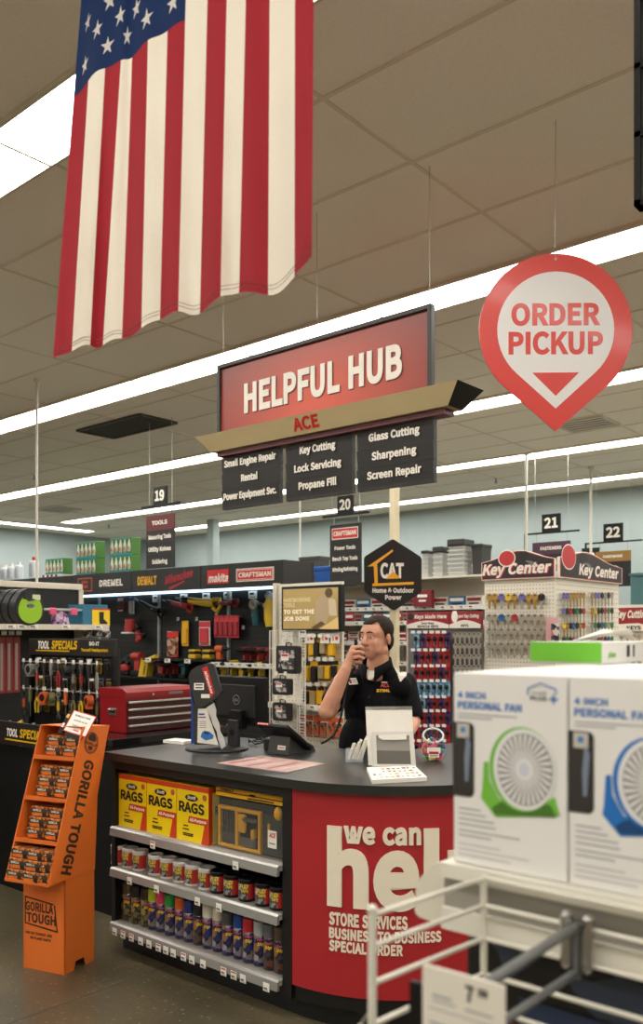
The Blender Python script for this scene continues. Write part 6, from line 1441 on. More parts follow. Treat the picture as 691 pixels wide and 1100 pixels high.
# small dark packs pegged behind the tools
pcs = [('dark clear', (62, 60, 56)), ('black and yellow', (150, 120, 40)), ('grey', (104, 102, 98)), ('brown', (86, 66, 48))]
for row, z in enumerate((1.43, 1.30, 1.14)):
    for i in range(9):
        nm, rgb = pcs[(i * 3 + row) % 4]; x = RX0 + .11 + i * (rw - .2) / 8 + .02 * (row % 2)
        t = thing('hang_pack', f"{nm} pack pegged {ORD[i]} from left, {('top', 'middle', 'low')[row]} back row of specials rack", 'pack', (x, RY - .012, z), rnd.uniform(-.1, .1), 'small packs on the specials rack')
        m = MB(); m.box((0, 0, -.05), (.062, .003, .1), M('pegpack_' + nm.replace(' ', '_'), rgb, .35)); m.box((0, -.010, -.058), (.044, .018, .06), M('pegpack_in_' + nm.replace(' ', '_'), tuple(int(q * .55) for q in rgb), .25), None, b=.005); m.box((0, -.0025, -.012), (.056, .001, .016), paper if i % 3 == 0 else dark); m.cyl((0, .012, -.004), (0, -.03, -.004), .002, wire_m, n=6); m.build('card', t)
# tools lying in the bin
for i in range(12):
    kn_, f = adders[i % 3]; cn, crgb = hand[(i * 5 + 2) % 6]; x = RX0 + .08 + (i % 6) * .165; y = RY - .42 + .2 * (i // 6)
    t = thing(kn_, f"{cn} handled {kn_.replace('_', ' ')} lying {ORD[i % 6]} from left in the {'front' if i < 6 else 'back'} of the specials bin", 'hand tool', (x, y, .948), 0, 'hand tools lying in the specials bin')
    m = MB(); f(m, M('tool_' + cn, crgb, .45)); o = m.build('tool', t); o.rotation_euler = (R_(-72 if kn_ == 'wrench' else -62), rnd.uniform(-.3, .3), rnd.uniform(-.9, .9)); o.location = (0, 0, .045)

# ---------------- power tool wall
PYF, PYB = 6.35, 6.78
PXR = -5.95; PXL = PXR - 1.22 * 5
pw = thing('power_tool_shelving', 'black power tool wall with brand header and blue white light strip', 'shelving', (PXR, PYF, 0))
W4 = PXL - PXR
m = MB(); m.bb((W4, .43, 0), (0, .47, 2.33), peg)
for i in range(26): m.bb((W4, .427, .35 + .068 * i), (-.0, .43, .356 + .068 * i), M('slot_black', (26, 26, 27), .5))
m.build('slatwall', pw)
hm2 = M('header_black', (34, 32, 31), .5, noise=.12, scale=30)
hd = []
for i in range(5):
    h_ = MB(); h_.bb((-1.22 * (i + 1) + .004, 0, 2.085), (-1.22 * i - .004, .04, 2.33), hm2)
    for q_ in range(10): h_.prism([(-1.2 * (i + 1) + .12 * q_ + .04, 2.09), (-1.2 * (i + 1) + .12 * q_ + .046, 2.09), (-1.2 * (i + 1) + .12 * q_ + .086, 2.325), (-1.2 * (i + 1) + .12 * q_ + .08, 2.325)], .0006, M('header_line', (44, 42, 40), .5), FR((0, -.0002, 0)))
    hd.append(h_.build('header_panel', pw))
MB().bb((W4, .04, 2.29), (0, .43, 2.33), hm2).build('canopy', pw)
MB().bb((-.004, .0, 2.085), (.004, .43, 2.33), hm2).build('end_cap', pw)
def hx(u): return PY(u, 620, PYF).x - PXR
X = FR((0, -.002, 0))
def lettering(par, fn):
    m = MB(); fn(m); m.build('brand_lettering', par)
bo = M('bd_orange', (206, 84, 50), .5); dwy = M('dewalt_yellow', (226, 168, 36), .5); mred = M('milwaukee_red', (170, 36, 44), .5)
xa = (hx(84) + hx(99)) / 2
def bdec(m):
    m.plate(xa, 2.2, hx(99) - hx(84), .17, bo, X); m.plate(xa, 2.2, hx(99) - hx(84) - .025, .145, hm2, X, .001); m.text('BLACK+', X, xa, 2.215, .036, bo, w=.13, z0=.002); m.text('DECKER', X, xa, 2.16, .036, bo, w=.13, z0=.002)
lettering(hd[2], bdec)
lettering(hd[2], lambda m: m.text('DREMEL', X, (hx(107) + hx(132)) / 2, 2.165, .08, wprint, w=hx(132) - hx(107)))
lettering(hd[1], lambda m: m.text('DEWALT', X, (hx(148) + hx(168.5)) / 2, 2.155, .10, dwy, w=hx(168.5) - hx(148)))
def milw(m):
    XX = X @ Matrix.Translation(((hx(177) + hx(207)) / 2, 2.2, 0)) @ Matrix.Rotation(R_(9), 4, 'Z'); m.text('Milwaukee', XX, 0, -.02, .09, mred, w=hx(207) - hx(177), slant=.3); m.prism([(-.16, -.06), (.10, -.035), (.10, -.05), (-.18, -.095)][::-1], .001, mred, XX)
lettering(hd[1], milw)
xm = (hx(223) + hx(246)) / 2; wm = hx(246) - hx(223)
def maki(m): m.plate(xm, 2.2, wm, .15, redb, X); m.text('makita', X, xm, 2.142, .085, wprint, w=wm * .90, slant=.2, z0=.0015)
lettering(hd[0], maki)
xc = (hx(254) + hx(294.5)) / 2; wc = hx(294.5) - hx(254)
def craf(m): m.plate(xc, 2.2, wc, .135, wprint, X); m.plate(xc, 2.2, wc - .02, .115, redb, X, .001); m.plate(xc, 2.2, wc - .035, .1, wprint, X, .002); m.plate(xc, 2.2, wc - .045, .09, redb, X, .003); m.text('CRAFTSMAN', X, xc, 2.175, .052, wprint, w=wc * .86, z0=.004)
lettering(hd[0], craf)
# lit strip under the header
ledm = bpy.data.materials.new('lit_strip'); ledm.use_nodes = True; nt = ledm.node_tree; nt.nodes.clear(); e = nt.nodes.new('ShaderNodeEmission'); out = nt.nodes.new('ShaderNodeOutputMaterial'); e.inputs[0].default_value = (.55, .78, 1, 1); e.inputs[1].default_value = 4; nt.links.new(e.outputs[0], out.inputs[0])
MB().bb((W4 + .05, .385, 2.075), (-.03, .425, 2.10), ledm).build('light_strip', pw)
upr = M('upright_grey', (150, 152, 152), .4, metal=.3)
for i in range(4): MB().bb((-1.22 * (i + 1) - .015 + 0, .40, .1), (-1.22 * (i + 1) + .015, .43, 2.08), upr).build('upright', pw)
m = MB(); z1 = 1.262
for nm_, xx0, xx1, zz in (('a', hx(297) + .0, -.005, 0),):
    pass
s1 = MB(); s1.bb((-1.2, .14, z1 - .02), (-.02, .43, z1), black); s1.bb((-1.2, .13, z1 - .03), (-.02, .14, z1 + .022), white); s1 = s1.build('shelf', pw)
s2 = MB(); s2.bb((-1.2, .10, 1.075), (-.02, .43, 1.095), black); s2.bb((-1.2, .09, 1.065), (-.02, .10, 1.10), dark); s2 = s2.build('shelf', pw)
s3 = MB(); s3.bb((-2.42, .14, z1 + .02), (-1.24, .43, z1 + .04), black); s3 = s3.build('shelf', pw)
s4 = MB(); s4.bb((W4, .10, 1.06), (-1.24, .43, 1.08), black); s4 = s4.build('shelf', pw)
MB().bb((W4, .05, .0), (0, .43, .3), black).build('base_deck', pw)
tickets(s1, [-1.1 + .12 * i for i in range(9)], .1295, z1, .09, .035); tickets(s3, [-2.3, -1.95, -1.6], .139, z1 + .02, .1, .045)
for i, u in enumerate((168, 198, 222, 245, 272)): tickets(pw, [PY(u, 640, PYB).x - PXR], .425, 2.02, .13, .085)

def at(u, v, dy=0): p = PY(u, v, PYB - .05 - dy); return p
def tool(name, fn, label, cat, u, v, dy=0, rz=0, group='tools on the power tool wall', z=None):
    p = at(u, v, dy)
    if z is not None: p.z = z
    t = thing(name, label, cat, p, rz, group); m = MB(); fn(m); m.build('body', t); return t
def hook(t, y=.07): MB().cyl((0, y, -.004), (0, -.03, -.004), .004, wire_m, n=6).build('hook', t)
dred, dyel, dor, dteal, dkr = M('tool_red', (186, 34, 38), .4), M('tool_yellow', (232, 184, 20), .4), M('tool_orange', (224, 96, 36), .4), M('tool_teal', (22, 74, 84), .4), M('tool_dark_red', (110, 24, 28), .4)
RX = lambda a: Matrix.Rotation(R_(a), 4, 'Y')
def hold(t, dz=0):   # wire holder that carries a displayed tool
    MB().tube([(0, .06, dz), (0, 0, dz), (.0, -.05, dz + .012)], .006, wire_m, n=6).build('holder', t)
for (c, u, v, lb, rot, s) in ((dred, 197, 651, 'red reciprocating saw displayed near the top of the power tool wall', 12, .9), (dyel, 222, 648, 'yellow reciprocating saw displayed near the top of the power tool wall', 8, 1.25),
                             (dkr, 246, 648, 'dark red circular saw displayed under the makita heading', 0, .8), (blackp, 166, 655, 'black power tool displayed under the yellow DEWALT heading', 20, .9)):
    t = tool('reciprocating_saw', lambda m: add_saw(m, c, RX(rot) @ Matrix.Scale(s, 4), .5), lb, 'power tool', u, v, .04); hold(t)
t = tool('angle_grinder', lambda m: (m.tube([(0, 0, .1), (0, 0, .02), (0, 0, -.1)], [.045, .05, .035], dteal, n=12), m.cyl((-.02, 0, .1), (.03, -.03, .14), .04, steel, n=14), m.cyl((0, -.02, .13), (0, -.055, .13), .055, grey, n=18)), 'teal angle grinder displayed under the CRAFTSMAN heading', 'power tool', 275, 662, .04); hold(t)
t = tool('angle_grinder', lambda m: (m.tube([(-.14, 0, .05), (-.05, 0, 0), (.06, 0, -.02)], [.03, .034, .03], blackp, n=10), m.cyl((.06, 0, -.02), (.09, 0, .0), .04, dyel, n=12)), 'black and yellow grinder displayed right of the teal grinder', 'power tool', 281, 650, .03); hold(t)
t = tool('rotary_hammer', lambda m: (m.tube([(0, 0, .16), (0, 0, .05), (0, 0, -.08), (.01, 0, -.15)], [.03, .055, .05, .04], dyel, n=12), m.ball((0, 0, .18), .045, M('hammer_grey', (180, 190, 200), .4)), m.cyl((.01, 0, -.15), (.01, 0, -.2), .03, blackp)), 'tall yellow power tool hanging beside the cream end post', 'power tool', 289, 658, .05); hold(t)
t = tool('router_tool', lambda m: (m.cyl((0, 0, .08), (0, 0, .0), .065, dred, n=16), m.cyl((0, 0, 0), (0, 0, -.08), .075, dred, r1=.07, n=16), m.box((0, 0, -.09), (.16, .15, .016), white)), 'red router tool displayed on the left of the power tool wall', 'power tool', 140, 672, .07); hold(t)
t = tool('cordless_drill', lambda m: add_drill(m, dred, RX(150) @ Matrix.Translation((0, 0, -.1)), blackp), 'red drill hanging at an angle right of the red router', 'power tool', 150, 681, .06); hold(t)
t = tool('belt_sander', lambda m: (m.box((0, 0, .0), (.17, .11, .1), dred, None, b=.03), m.tube([(-.07, 0, .06), (0, 0, .11), (.09, 0, .06)], .022, blackp, n=8), m.box((0, 0, -.06), (.2, .09, .05), blackp, None, b=.02)), 'red sander displayed low on the left of the power tool wall', 'power tool', 134, 705, .05, z=1.16)
t = tool('cordless_drill', lambda m: add_drill(m, dred, Matrix.Scale(1.5, 4)), 'large red drill standing left of the yellow drill case', 'power tool', 146, 722, .12, z=1.082)
t = tool('tool_case', lambda m: (m.prism([(-.09, 0), (.06, .0), (.10, .2), (-.03, .22)], .1, dyel, FR((0, .05, 0))), m.text('DEWALT', FR((0, -.051, 0)) @ Matrix.Rotation(R_(75), 4, 'Z'), .1, -.03, .04, ink, w=.15), m.cyl((.08, 0, .19), (.2, 0, .24), .045, dyel, r1=.03)), 'yellow tool case with black lettering behind the red chest', 'tool case', 157, 728, .14, z=1.082)
for i, (u, c, lb) in enumerate(((172, dred, 'red drill with black grip behind the red chest'), (179, dkr, 'dark red driver standing right of the red drill behind the chest'), (186, dkr, 'dark red driver, last one before the teal drill'), (196, dteal, 'teal drill standing behind the brochure display'))):
    tool('cordless_drill', lambda m: add_drill(m, c, Matrix.Rotation(R_(70 if i in (1, 2) else 0), 4, 'Z')), lb, 'power tool', u, 728, .13, z=1.082)
for i, (u, lb) in enumerate(((209, 'left of two yellow batteries on the middle tool shelf'), (224, 'right of two yellow batteries on the middle tool shelf'))):
    tool('tool_battery', lambda m: (m.box((0, 0, .03), (.13, .1, .06), dyel, None, b=.015), m.box((0, 0, .07), (.11, .09, .025), blackp), m.box((0, 0, .095), (.12, .1, .03), dyel, None, b=.01)), lb, 'battery', u, 706, .13, z=z1 + .042)
tool('cordless_drill', lambda m: add_drill(m, dor, Matrix.Rotation(R_(180), 4, 'Z') @ Matrix.Scale(1.05, 4)), 'orange drill standing on the white edged tool shelf', 'power tool', 238, 706, .12, z=z1 + .002)
for i, u in enumerate((262, 269, 277, 286)):
    tool('impact_driver', lambda m: add_drill(m, dkr if i % 2 else dred, Matrix.Rotation(R_(75), 4, 'Z') @ Matrix.Scale(.98, 4)), f'red and black driver on the white edged tool shelf, {ORD[i]} right of the orange drill', 'power tool', u, 706, .12, z=z1 + .002)
for i, u in enumerate((238, 248, 258, 267.5, 278)):
    tool('impact_driver', lambda m: add_drill(m, dyel, Matrix.Rotation(R_((60, 75, 0, 80, 70)[i]), 4, 'Z') @ Matrix.Scale((.8, 1.1, .95, .78, 1.05)[i], 4)), f'yellow drill on the low tool shelf above the monitor, {ORD[i]} from the left', 'power tool', u, 730, .16, z=1.097)
# blister packs
pk_red, pk_yel, pk_wht, pk_brn = M('card_tool_red', (196, 52, 60), .45), M('card_tool_yellow', (226, 170, 40), .45), M('card_tool_white', (214, 206, 204), .45), printed('brown_box_art', [(120, 74, 56), (206, 190, 170), (60, 44, 40), (160, 60, 50), (190, 150, 120)], 22)
def packs(u, v0, v1, w, card, top, prod, lb, n=1, dy=.0, step=0):
    for i in range(n):
        p = at(u + step * i, v0, dy); hh = (v1 - v0) / FPX * 8.9
        t = thing('blister_pack', lb if n == 1 else f'{lb}, {ORD[i]} of five', 'pack', p, 0, 'blister packs on the power tool wall'); m = MB(); add_pack(m, w, hh, card, top, prod, I4, .025); m.build('card', t); MB().cyl((0, .05 + dy, -.012), (0, -.03, -.012), .003, wire_m, n=6).build('hook', t)
packs(129.5, 642, 660, .11, pk_red, paper, dark, 'red and white pack high on the left of the power tool wall')
packs(141.5, 641, 664, .10, pk_wht, blue, grey, 'white and pale blue pack beside the red and white one')
packs(185.5, 678, 710, .20, pk_brn, redb, pk_brn, 'brown and white boxed tool pack in the middle of the tool wall')
packs(199, 667, 698, .115, pk_yel, yel, dwy, 'yellow saw blade pack on the power tool wall')
packs(220, 667, 697, .19, pk_wht, pk_red, pk_red, 'red and white saw blade pack right of the yellow blade pack')
packs(233, 661, 687, .075, pk_red, pk_red, M('blade_pack_red', (150, 40, 50), .4), 'red blade pack in the hanging row under the makita heading', 5, .04, 5.3)
# small white price squares
for u, v in ((192, 665), (212, 665), (233, 661), (262, 674), (146, 672)): tickets(pw, [PY(u, v, PYB).x - PXR], .42, PY(u, v, PYB).z, .04, .04)

# ---------------- goods on top of the tool wall: green bottle packs, white bottles
gpk = M('pack_green', (66, 118, 40), .45); bott = M('bottle_white', (226, 230, 214), .4); blab = M('bottle_label', (196, 76, 60), .5); stripe = M('pack_teal', (50, 150, 160), .45)
def bottle_pack(n=5):
    t = thing('bottle_pack', '', 'bottle pack', (0, 0, 0), 0, 'green packs on top of the tool wall')
    w_ = .085 * n; m = MB(); m.box((0, .07, .105), (w_, .14, .21), gpk, None, b=.004); m.box((0, -.0006, .195), (w_, .001, .012), stripe); m.box((0, -.0006, .012), (w_, .001, .022), stripe); m.build('wrap', t)
    for i in range(n):
        m = MB(); X = Matrix.Translation((-w_ / 2 + .0425 + .085 * i, .0, .03)); m.lathe([(0, 0), (.029, 0), (.030, .085), (.021, .115), (.011, .13), (.011, .155), (0, .155)], bott, X @ Matrix.Diagonal((1, .35, 1, 1)), n=12); m.box((0, -.009, .045), (.03, .002, .045), blab, X); m.build('bottle_picture', t)
    return t
def top_z(u, v, Y): return PY(u, v, Y).z
bp0 = bottle_pack(); first = True
TZ = 2.331
PL = [(58.5, 0, 0), (92.5, 0, 0), (129.5, 0, 0), (92.5, 1, 0), (129.5, 1, 0)]
lbs = ['green bottle pack standing alone at the left on the tool wall', 'lower green bottle pack at the left of the stacked four', 'lower green bottle pack beside the aisle 19 sign', 'upper green bottle pack at the left of the stacked four', 'upper green bottle pack beside the aisle 19 sign']
for (u, lay, _), lb in zip(PL, lbs):
    p = PY(u, 615, PYF + .12); q_ = (p.x, PYF + .12, TZ + .002 + .212 * lay + (.04 if u < 60 else 0))
    if first: bp0.location = q_; bp0['label'] = lb; first = False
    else: dup(bp0, q_, 0, lb)
wj = M('jug_white', (214, 220, 224), .35, trans=.0); wjl = M('jug_label', (170, 178, 184), .45)
for i, (u, hgt) in enumerate(((2, .24), (9, .25), (17, .26), (33, .31))):
    p = PY(u, 615, PYF + .14); t = thing('white_jug', ['white jug at the far left end of the tool wall top', 'second white jug from the left photo edge on the tool wall', 'white jug in front of the tall one on the tool wall', 'tall white jug left of the green packs'][i], 'jug', (p.x, PYF + .14, TZ + .002), 0, 'white jugs on the tool wall')
    m = MB(); w_ = .1 if i < 3 else .13; m.box((0, .05, hgt * .42), (w_, .1, hgt * .84), wj, None, b=.02); m.cyl((0, .05, hgt * .82), (0, .05, hgt), .025, white if i < 3 else redb); m.build('jug', t); m = MB(); m.prism(rpoly([(-w_ * .36, .04), (w_ * .36, .04), (w_ * .36, hgt * .6), (0, hgt * .76), (-w_ * .36, hgt * .6)], .01), .002, wjl, FR((0, -.001, 0))); m.build('label', t)

p = PY(58.5, 615, PYF + .12); t = thing('carton', 'flat red and white carton under the lone green bottle pack', 'carton', (p.x, PYF + .05, TZ + .001)); m = MB(); m.bb((-.2, 0, 0), (.2, .24, .038), paper); m.build('carton', t); m = MB()
for i in range(4): m.plate(-.15 + .1 * i, .02, .05, .03, cardr, FR((0, -.0005, 0)), 0, .001)
m.build('printing', t)
# ---------------- endcap with screen, yellow bits and tool cases
EY = 6.0; ex0, ex1 = PY(298, 680, EY).x, PY(366, 680, EY).x; ew = ex1 - ex0
ec_ = thing('endcap_shelving', 'cream pegboard endcap with screen and yellow drill accessories left of the man', 'shelving', (ex0, EY, 0))
m = MB(); m.bb((0, .02, .1), (ew, .05, 2.06), pegw)
for i in range(20):
    for j_ in range(26): m.box((.03 + i * (ew - .06) / 19, .0195, .62 + .05 * j_), (.007, .001, .007), hole)
m.build('pegboard', ec_)
MB().bb((-.045, -.02, 0), (.0, .05, 2.07), cg, b=.004).build('upright', ec_)
es = MB(); zs_ = PY(345, 760, EY - .2).z; es.bb((.0, -.22, zs_ - .02), (ew, .02, zs_), cg); es.bb((0, -.235, zs_ - .03), (ew, -.22, zs_ + .02), white); es = es.build('shelf', ec_); tickets(es, [.2, .35, .5, .65], -.2355, zs_ - .004, .08, .04)
MB().bb((0, -.2, 0), (ew, .02, .2), cg).build('base_deck', ec_)
m = MB(); m.bb((0, -.2, .2), (ew, .02, .22), cg); m.build('shelf', ec_)
# screen board
p0, p1 = PY(303, 678.5, EY - .12), PY(366.5, 627.5, EY - .12); sw_, sh2 = p1.x - p0.x, p1.z - p0.z
sb = thing('display_screen', 'wide screen reading HARDWORKING TOOLS TO GET THE JOB DONE on the endcap', 'screen', ((p0.x + p1.x) / 2, EY - .12, p0.z))
m = MB(); m.bb((-sw_ / 2, -.01, 0), (sw_ / 2, .06, sh2), blackp, b=.006); m.bb((-.1, .06, .1), (.1, .1, .3), black); m.build('bezel', sb)
scr = bpy.data.materials.new('screen_picture'); scr.use_nodes = True; nt = scr.node_tree; bs = nt.nodes['Principled BSDF']; tc = nt.nodes.new('ShaderNodeTexCoord'); nz = nt.nodes.new('ShaderNodeTexNoise'); nz.inputs['Scale'].default_value = 1.6; rp = nt.nodes.new('ShaderNodeValToRGB')
rp.color_ramp.elements[0].color = lin((150, 122, 70)) + (1,); rp.color_ramp.elements[1].color = lin((196, 172, 118)) + (1,)
for a_, b_ in ((tc.outputs['Object'], nz.inputs[0]), (nz.outputs['Fac'], rp.inputs[0]), (rp.outputs[0], bs.inputs['Base Color']), (rp.outputs[0], bs.inputs['Emission Color'])): nt.links.new(a_, b_)
bs.inputs['Emission Strength'].default_value = .22; bs.inputs['Roughness'].default_value = .2
def spic(name, rgb, e=.22): return M(name, rgb, .3, emit=e)
X = FR((0, -.0105, 0)); m = MB(); m.plate(0, sh2 / 2, sw_ - .05, sh2 - .05, scr, X, 0, .001); m.build('picture', sb)
k = sw_ / 350; kz = sh2 / 292; PS = lambda x, y: ((x - 292) * k, (336 - y) * kz)
m = MB(); g_ = spic('screen_tan', (206, 186, 140)); wl = spic('screen_white', (236, 226, 200))
for s, y, x1, mm_ in (('HARDWORKING', 146, 296, g_), ('TOOLS', 178, 202, g_), ('TO GET THE', 222, 318, wl), ('JOB DONE', 266, 290, wl)):
    a = PS(133, y); m.text(s, X, a[0], a[1], 27 * kz, mm_, w=(x1 - 133) * k, al='L', z0=.0012)
m.build('lettering', sb)
m = MB(); wk = spic('worker_grey', (172, 150, 118)); wd = spic('worker_dark', (96, 72, 46)); wt_ = spic('worker_shirt', (196, 178, 146))
m.prism(rpoly([PS(*p) for p in ((322, 235), (330, 140), (362, 100), (388, 95), (402, 120), (430, 130), (446, 180), (440, 240), (400, 240), (385, 300), (330, 305))], .02), .001, wk, X, .001)
m.prism(rpoly([PS(*p) for p in ((400, 130), (440, 135), (450, 240), (405, 235))], .02), .001, wt_, X, .0015)
m.disc(*PS(403, 95), 22 * k, wd, X, .0016, .001, ry=30 * kz); m.prism([PS(*p) for p in ((300, 312), (360, 270), (385, 290), (330, 322))], .001, wd, X, .002); m.prism([PS(*p) for p in ((350, 320), (455, 245), (458, 322))], .001, spic('bench_tan', (214, 182, 120)), X, .0014)
m.build('worker_picture', sb)
# yellow accessories on hooks
ypk, ybl = M('acc_yellow', (232, 178, 34), .4), M('acc_black', (34, 32, 30), .4); ycl = M('acc_clear', (170, 150, 110), .3)
rows = [(684, [(329, 26, 'y'), (336, 22, 'b'), (341, 24, 'b'), (348, 20, 'y'), (357, 22, 'y')]), (709, [(330, 24, 'y'), (338, 26, 'b'), (346, 22, 'y'), (353, 22, 'y'), (360, 20, 'y')]), (736, [(330, 22, 'y'), (337, 24, 'y'), (345, 22, 'y'), (353, 20, 'y'), (361, 18, 'b')])]
for ri, (v, it) in enumerate(rows):
    for ci, (u, hh, c_) in enumerate(it):
        p = PY(u, v, EY - .06); h_ = hh / FPX * 7.9
        t = thing('bit_pack', f"{'yellow' if c_ == 'y' else 'black and yellow'} accessory pack, {ORD[ci]} from the left in the {['top', 'middle', 'bottom'][ri]} row under the screen", 'accessory pack', p, 0, 'yellow accessory packs on the endcap')
        m = MB(); add_pack(m, .082, h_, ypk if c_ == 'y' else ybl, ybl if c_ == 'y' else ypk, [ycl, ypk, ybl][(ci + ri) % 3], I4, .03); m.build('card', t); MB().cyl((0, .08, -.01), (0, -.05, -.01), .003, wire_m, n=6).build('hook', t); m = MB(); m.box((0, -.052, .01), (.05, .002, .035), tick); m.build('ticket', t)
for i, (u, w_) in enumerate(((333, .15), (349, .17), (360, .1))):
    p = PY(u, 682, EY - .1); t = thing('price_flag', f'white price flag hanging under the screen, {ORD[i]} from the left', 'sign', (p.x, p.y, p.z - .06), 0, 'price flags under the screen')
    m = MB(); m.box((0, 0, .03), (.10, .003, .09), paper); m.build('card', t); m = MB(); m.text('$', FR((0, -.002, 0)), -.02, .012, .035, redb); m.plate(.02, .03, .03, .03, redb, FR((0, -.002, 0))); m.build('printing', t); MB().cyl((0, .12, .07), (0, 0, .07), .003, wire_m, n=6).build('hook', t)
sdp = printed('sander_art', [(206, 96, 50), (226, 214, 196), (60, 50, 44), (190, 70, 50), (150, 120, 90)], 30)
for i, u in enumerate((325, 333, 341, 349, 357, 365)):
    p = PY(u, 792, EY - .12); t = thing('sandpaper_pack', f'orange and white pack below the endcap shelf, {ORD[i]} from the left', 'pack', (p.x, p.y, zs_ - .08), 0, 'orange packs below the endcap shelf')
    m = MB(); add_pack(m, .085, .2, paper if i % 2 else sdp, M('sander_orange', (214, 96, 50), .5), sdp, I4, .03); m.build('card', t); MB().cyl((0, .14, -.01), (0, -.03, -.01), .003, wire_m, n=6).build('hook', t)
# wire grid wing with three black tool cases
WY = EY - .30; gx0, gx1 = PY(290, 680, WY).x, PY(328, 680, WY).x
gw_ = thing('wire_grid', 'white wire grid wing holding three black tool cases beside the endcap', 'wire grid', (gx0, WY, 0)); gww = gx1 - gx0
m = MB(); zt_, zb_ = 1.62, .5
for x in (0, gww - .07, gww): m.cyl((x, 0, 0 if x != gww - .07 else zb_), (x, 0, zt_), .006, white, n=8)
for i in range(44): m.cyl((gww - .07, 0, zb_ + (zt_ - zb_) * i / 43), (gww, 0, zb_ + (zt_ - zb_) * i / 43), .0035, white, n=6)
for i in range(8): m.cyl((0, 0.006, zb_ + (zt_ - zb_) * i / 7), (gww, 0.006, zb_ + (zt_ - zb_) * i / 7), .0035, white, n=6)
for i in range(6): m.cyl((gww * i / 7 + .02, 0.008, zb_), (gww * i / 7 + .02, 0.008, zt_), .003, white, n=6)
for x in (0, gww): m.bb((x - .02, -.06, 0), (x + .02, .06, .015), white)
m.build('grid', gw_)
for i, (u, v0, v1, w_, lb) in enumerate(((309, 694, 723.5, 25, 'tallest black tool case, topmost on the white wire grid'), (302.5, 729, 746.5, 20, 'black tool case in the middle of the white wire grid'), (302.5, 755, 774.5, 19, 'black tool case lowest on the white wire grid'))):
    p = PY(u, v1, WY - .05); k = PY(u, v1, WY).dot(F2) / FPX; ww, hh = w_ * k / .80, (v1 - v0) * k
    t = thing('tool_case', lb, 'tool case', (p.x, WY - .035, p.z), 0, 'tool cases on the wire grid')
    m = MB(); m.prism(rpoly([(-ww / 2, 0), (ww / 2, 0), (ww / 2, hh), (-ww / 2, hh)], .025), .05, M('case_black', (40, 38, 37), .4), FR((0, .025, 0))); m.build('case', t, bev=.005)
    m = MB(); X = FR((0, -.026, 0)); m.prism(rpoly([(-ww * .36, hh * .16), (ww * .36, hh * .16), (ww * .36, hh * .84), (-ww * .36, hh * .84)], .02), .003, printed('case_window', [(60, 56, 54), (190, 180, 176), (40, 40, 42), (130, 120, 116)], 40), X); m.plate(-ww * .08, hh * .6, ww * .36, hh * .25, paper, X, .003, .001); m.plate(-ww * .08, hh * .66, ww * .3, hh * .08, redb, X, .004, .0005); m.build('window', t)
    m = MB(); m.tube([(-.03, 0, hh), (-.03, 0, hh + .025), (.03, 0, hh + .025), (.03, 0, hh)], .006, blackp, n=8); m.cyl((0, .05, hh + .01), (0, -.02, hh + .01), .003, wire_m); m.build('handle', t)
    for x in (-.05, .06): m = MB(); m.box((x, -.03, hh + .045), (.035, .002, .035), tick); m.cyl((x, .04, hh + .05), (x, -.03, hh + .05), .002, wire_m, n=6); m.build('price_tag', t)

# ---------------- long gondola behind the man
QY = 7.5; qx0, qx1 = PY(318, 680, QY).x, PY(523, 680, QY).x; qw = qx1 - qx0
go = thing('shelf_unit', 'long cream shelf run of small boxed goods behind the man', 'shelving', (qx0, QY, 0)); 
MB().bb((0, .42, 0), (qw, .46, 2.16), cg).build('back_panel', go)
MB().bb((0, .0, 0), (qw, .42, .16), cg).build('base_deck', go)
for x in (0, 1.22, qw - .03): MB().bb((x, .38, 0), (x + .03, .42, 2.16), cg).build('upright', go)
SHZ = [PY(440, v, QY).z for v in (652, 668, 690, 712, 735, 758, 782)]
for i, z in enumerate(SHZ):
    s = MB(); s.bb((0, .02 if i else .10, z - .015), (qw, .42, z), cg); s.bb((0, .01 if i else .09, z - .035), (qw, .02 if i else .10, z + .012), white); s = s.build('shelf', go)
    if i < 4: tickets(s, [.08 + .11 * q_ for q_ in range(int(qw / .11) - 1)] if i == 0 else [.3 + .3 * q_ for q_ in range(7)], .0095 if i else .0895, z - .012, .07, .04)
MB().bb((0, 0, 2.155), (qw, .46, 2.175), cg).build('top_deck', go)
bxm = [('red', (168, 44, 46)), ('white', (216, 208, 196)), ('maroon', (120, 36, 40)), ('teal', (40, 100, 116)), ('grey', (120, 118, 112)), ('blue', (40, 110, 160)), ('yellow', (220, 170, 50))]
protos = {}
def goods(nm, x, z, y, w_, h_, d_, lb):
    k_ = (nm, w_, h_)
    if k_ not in protos:
        t = thing('carton', lb, 'carton', (0, 0, 0), 0, 'small cartons behind the man'); c = M('carton_' + nm, dict(bxm)[nm], .5)
        m = MB(); m.box((0, d_ / 2, h_ / 2), (w_, d_, h_), c, None, b=.002); m.build('carton', t)
        m = MB(); X = FR((0, -.0008, 0)); m.plate(0, h_ * .66, w_ * .84, h_ * .32, paper if nm in ('red', 'maroon', 'teal', 'blue') else cardr, X); m.plate(0, h_ * .25, w_ * .6, h_ * .16, ink, X); m.build('printing', t)
        protos[k_] = t; t.location = (x, y, z); return t
    return dup(protos[k_], (x, y, z), 0, lb)
segn = ['behind the endcap', 'left of the man', 'behind the head of the man', 'right of the cream pillar', 'above the keys made here board']
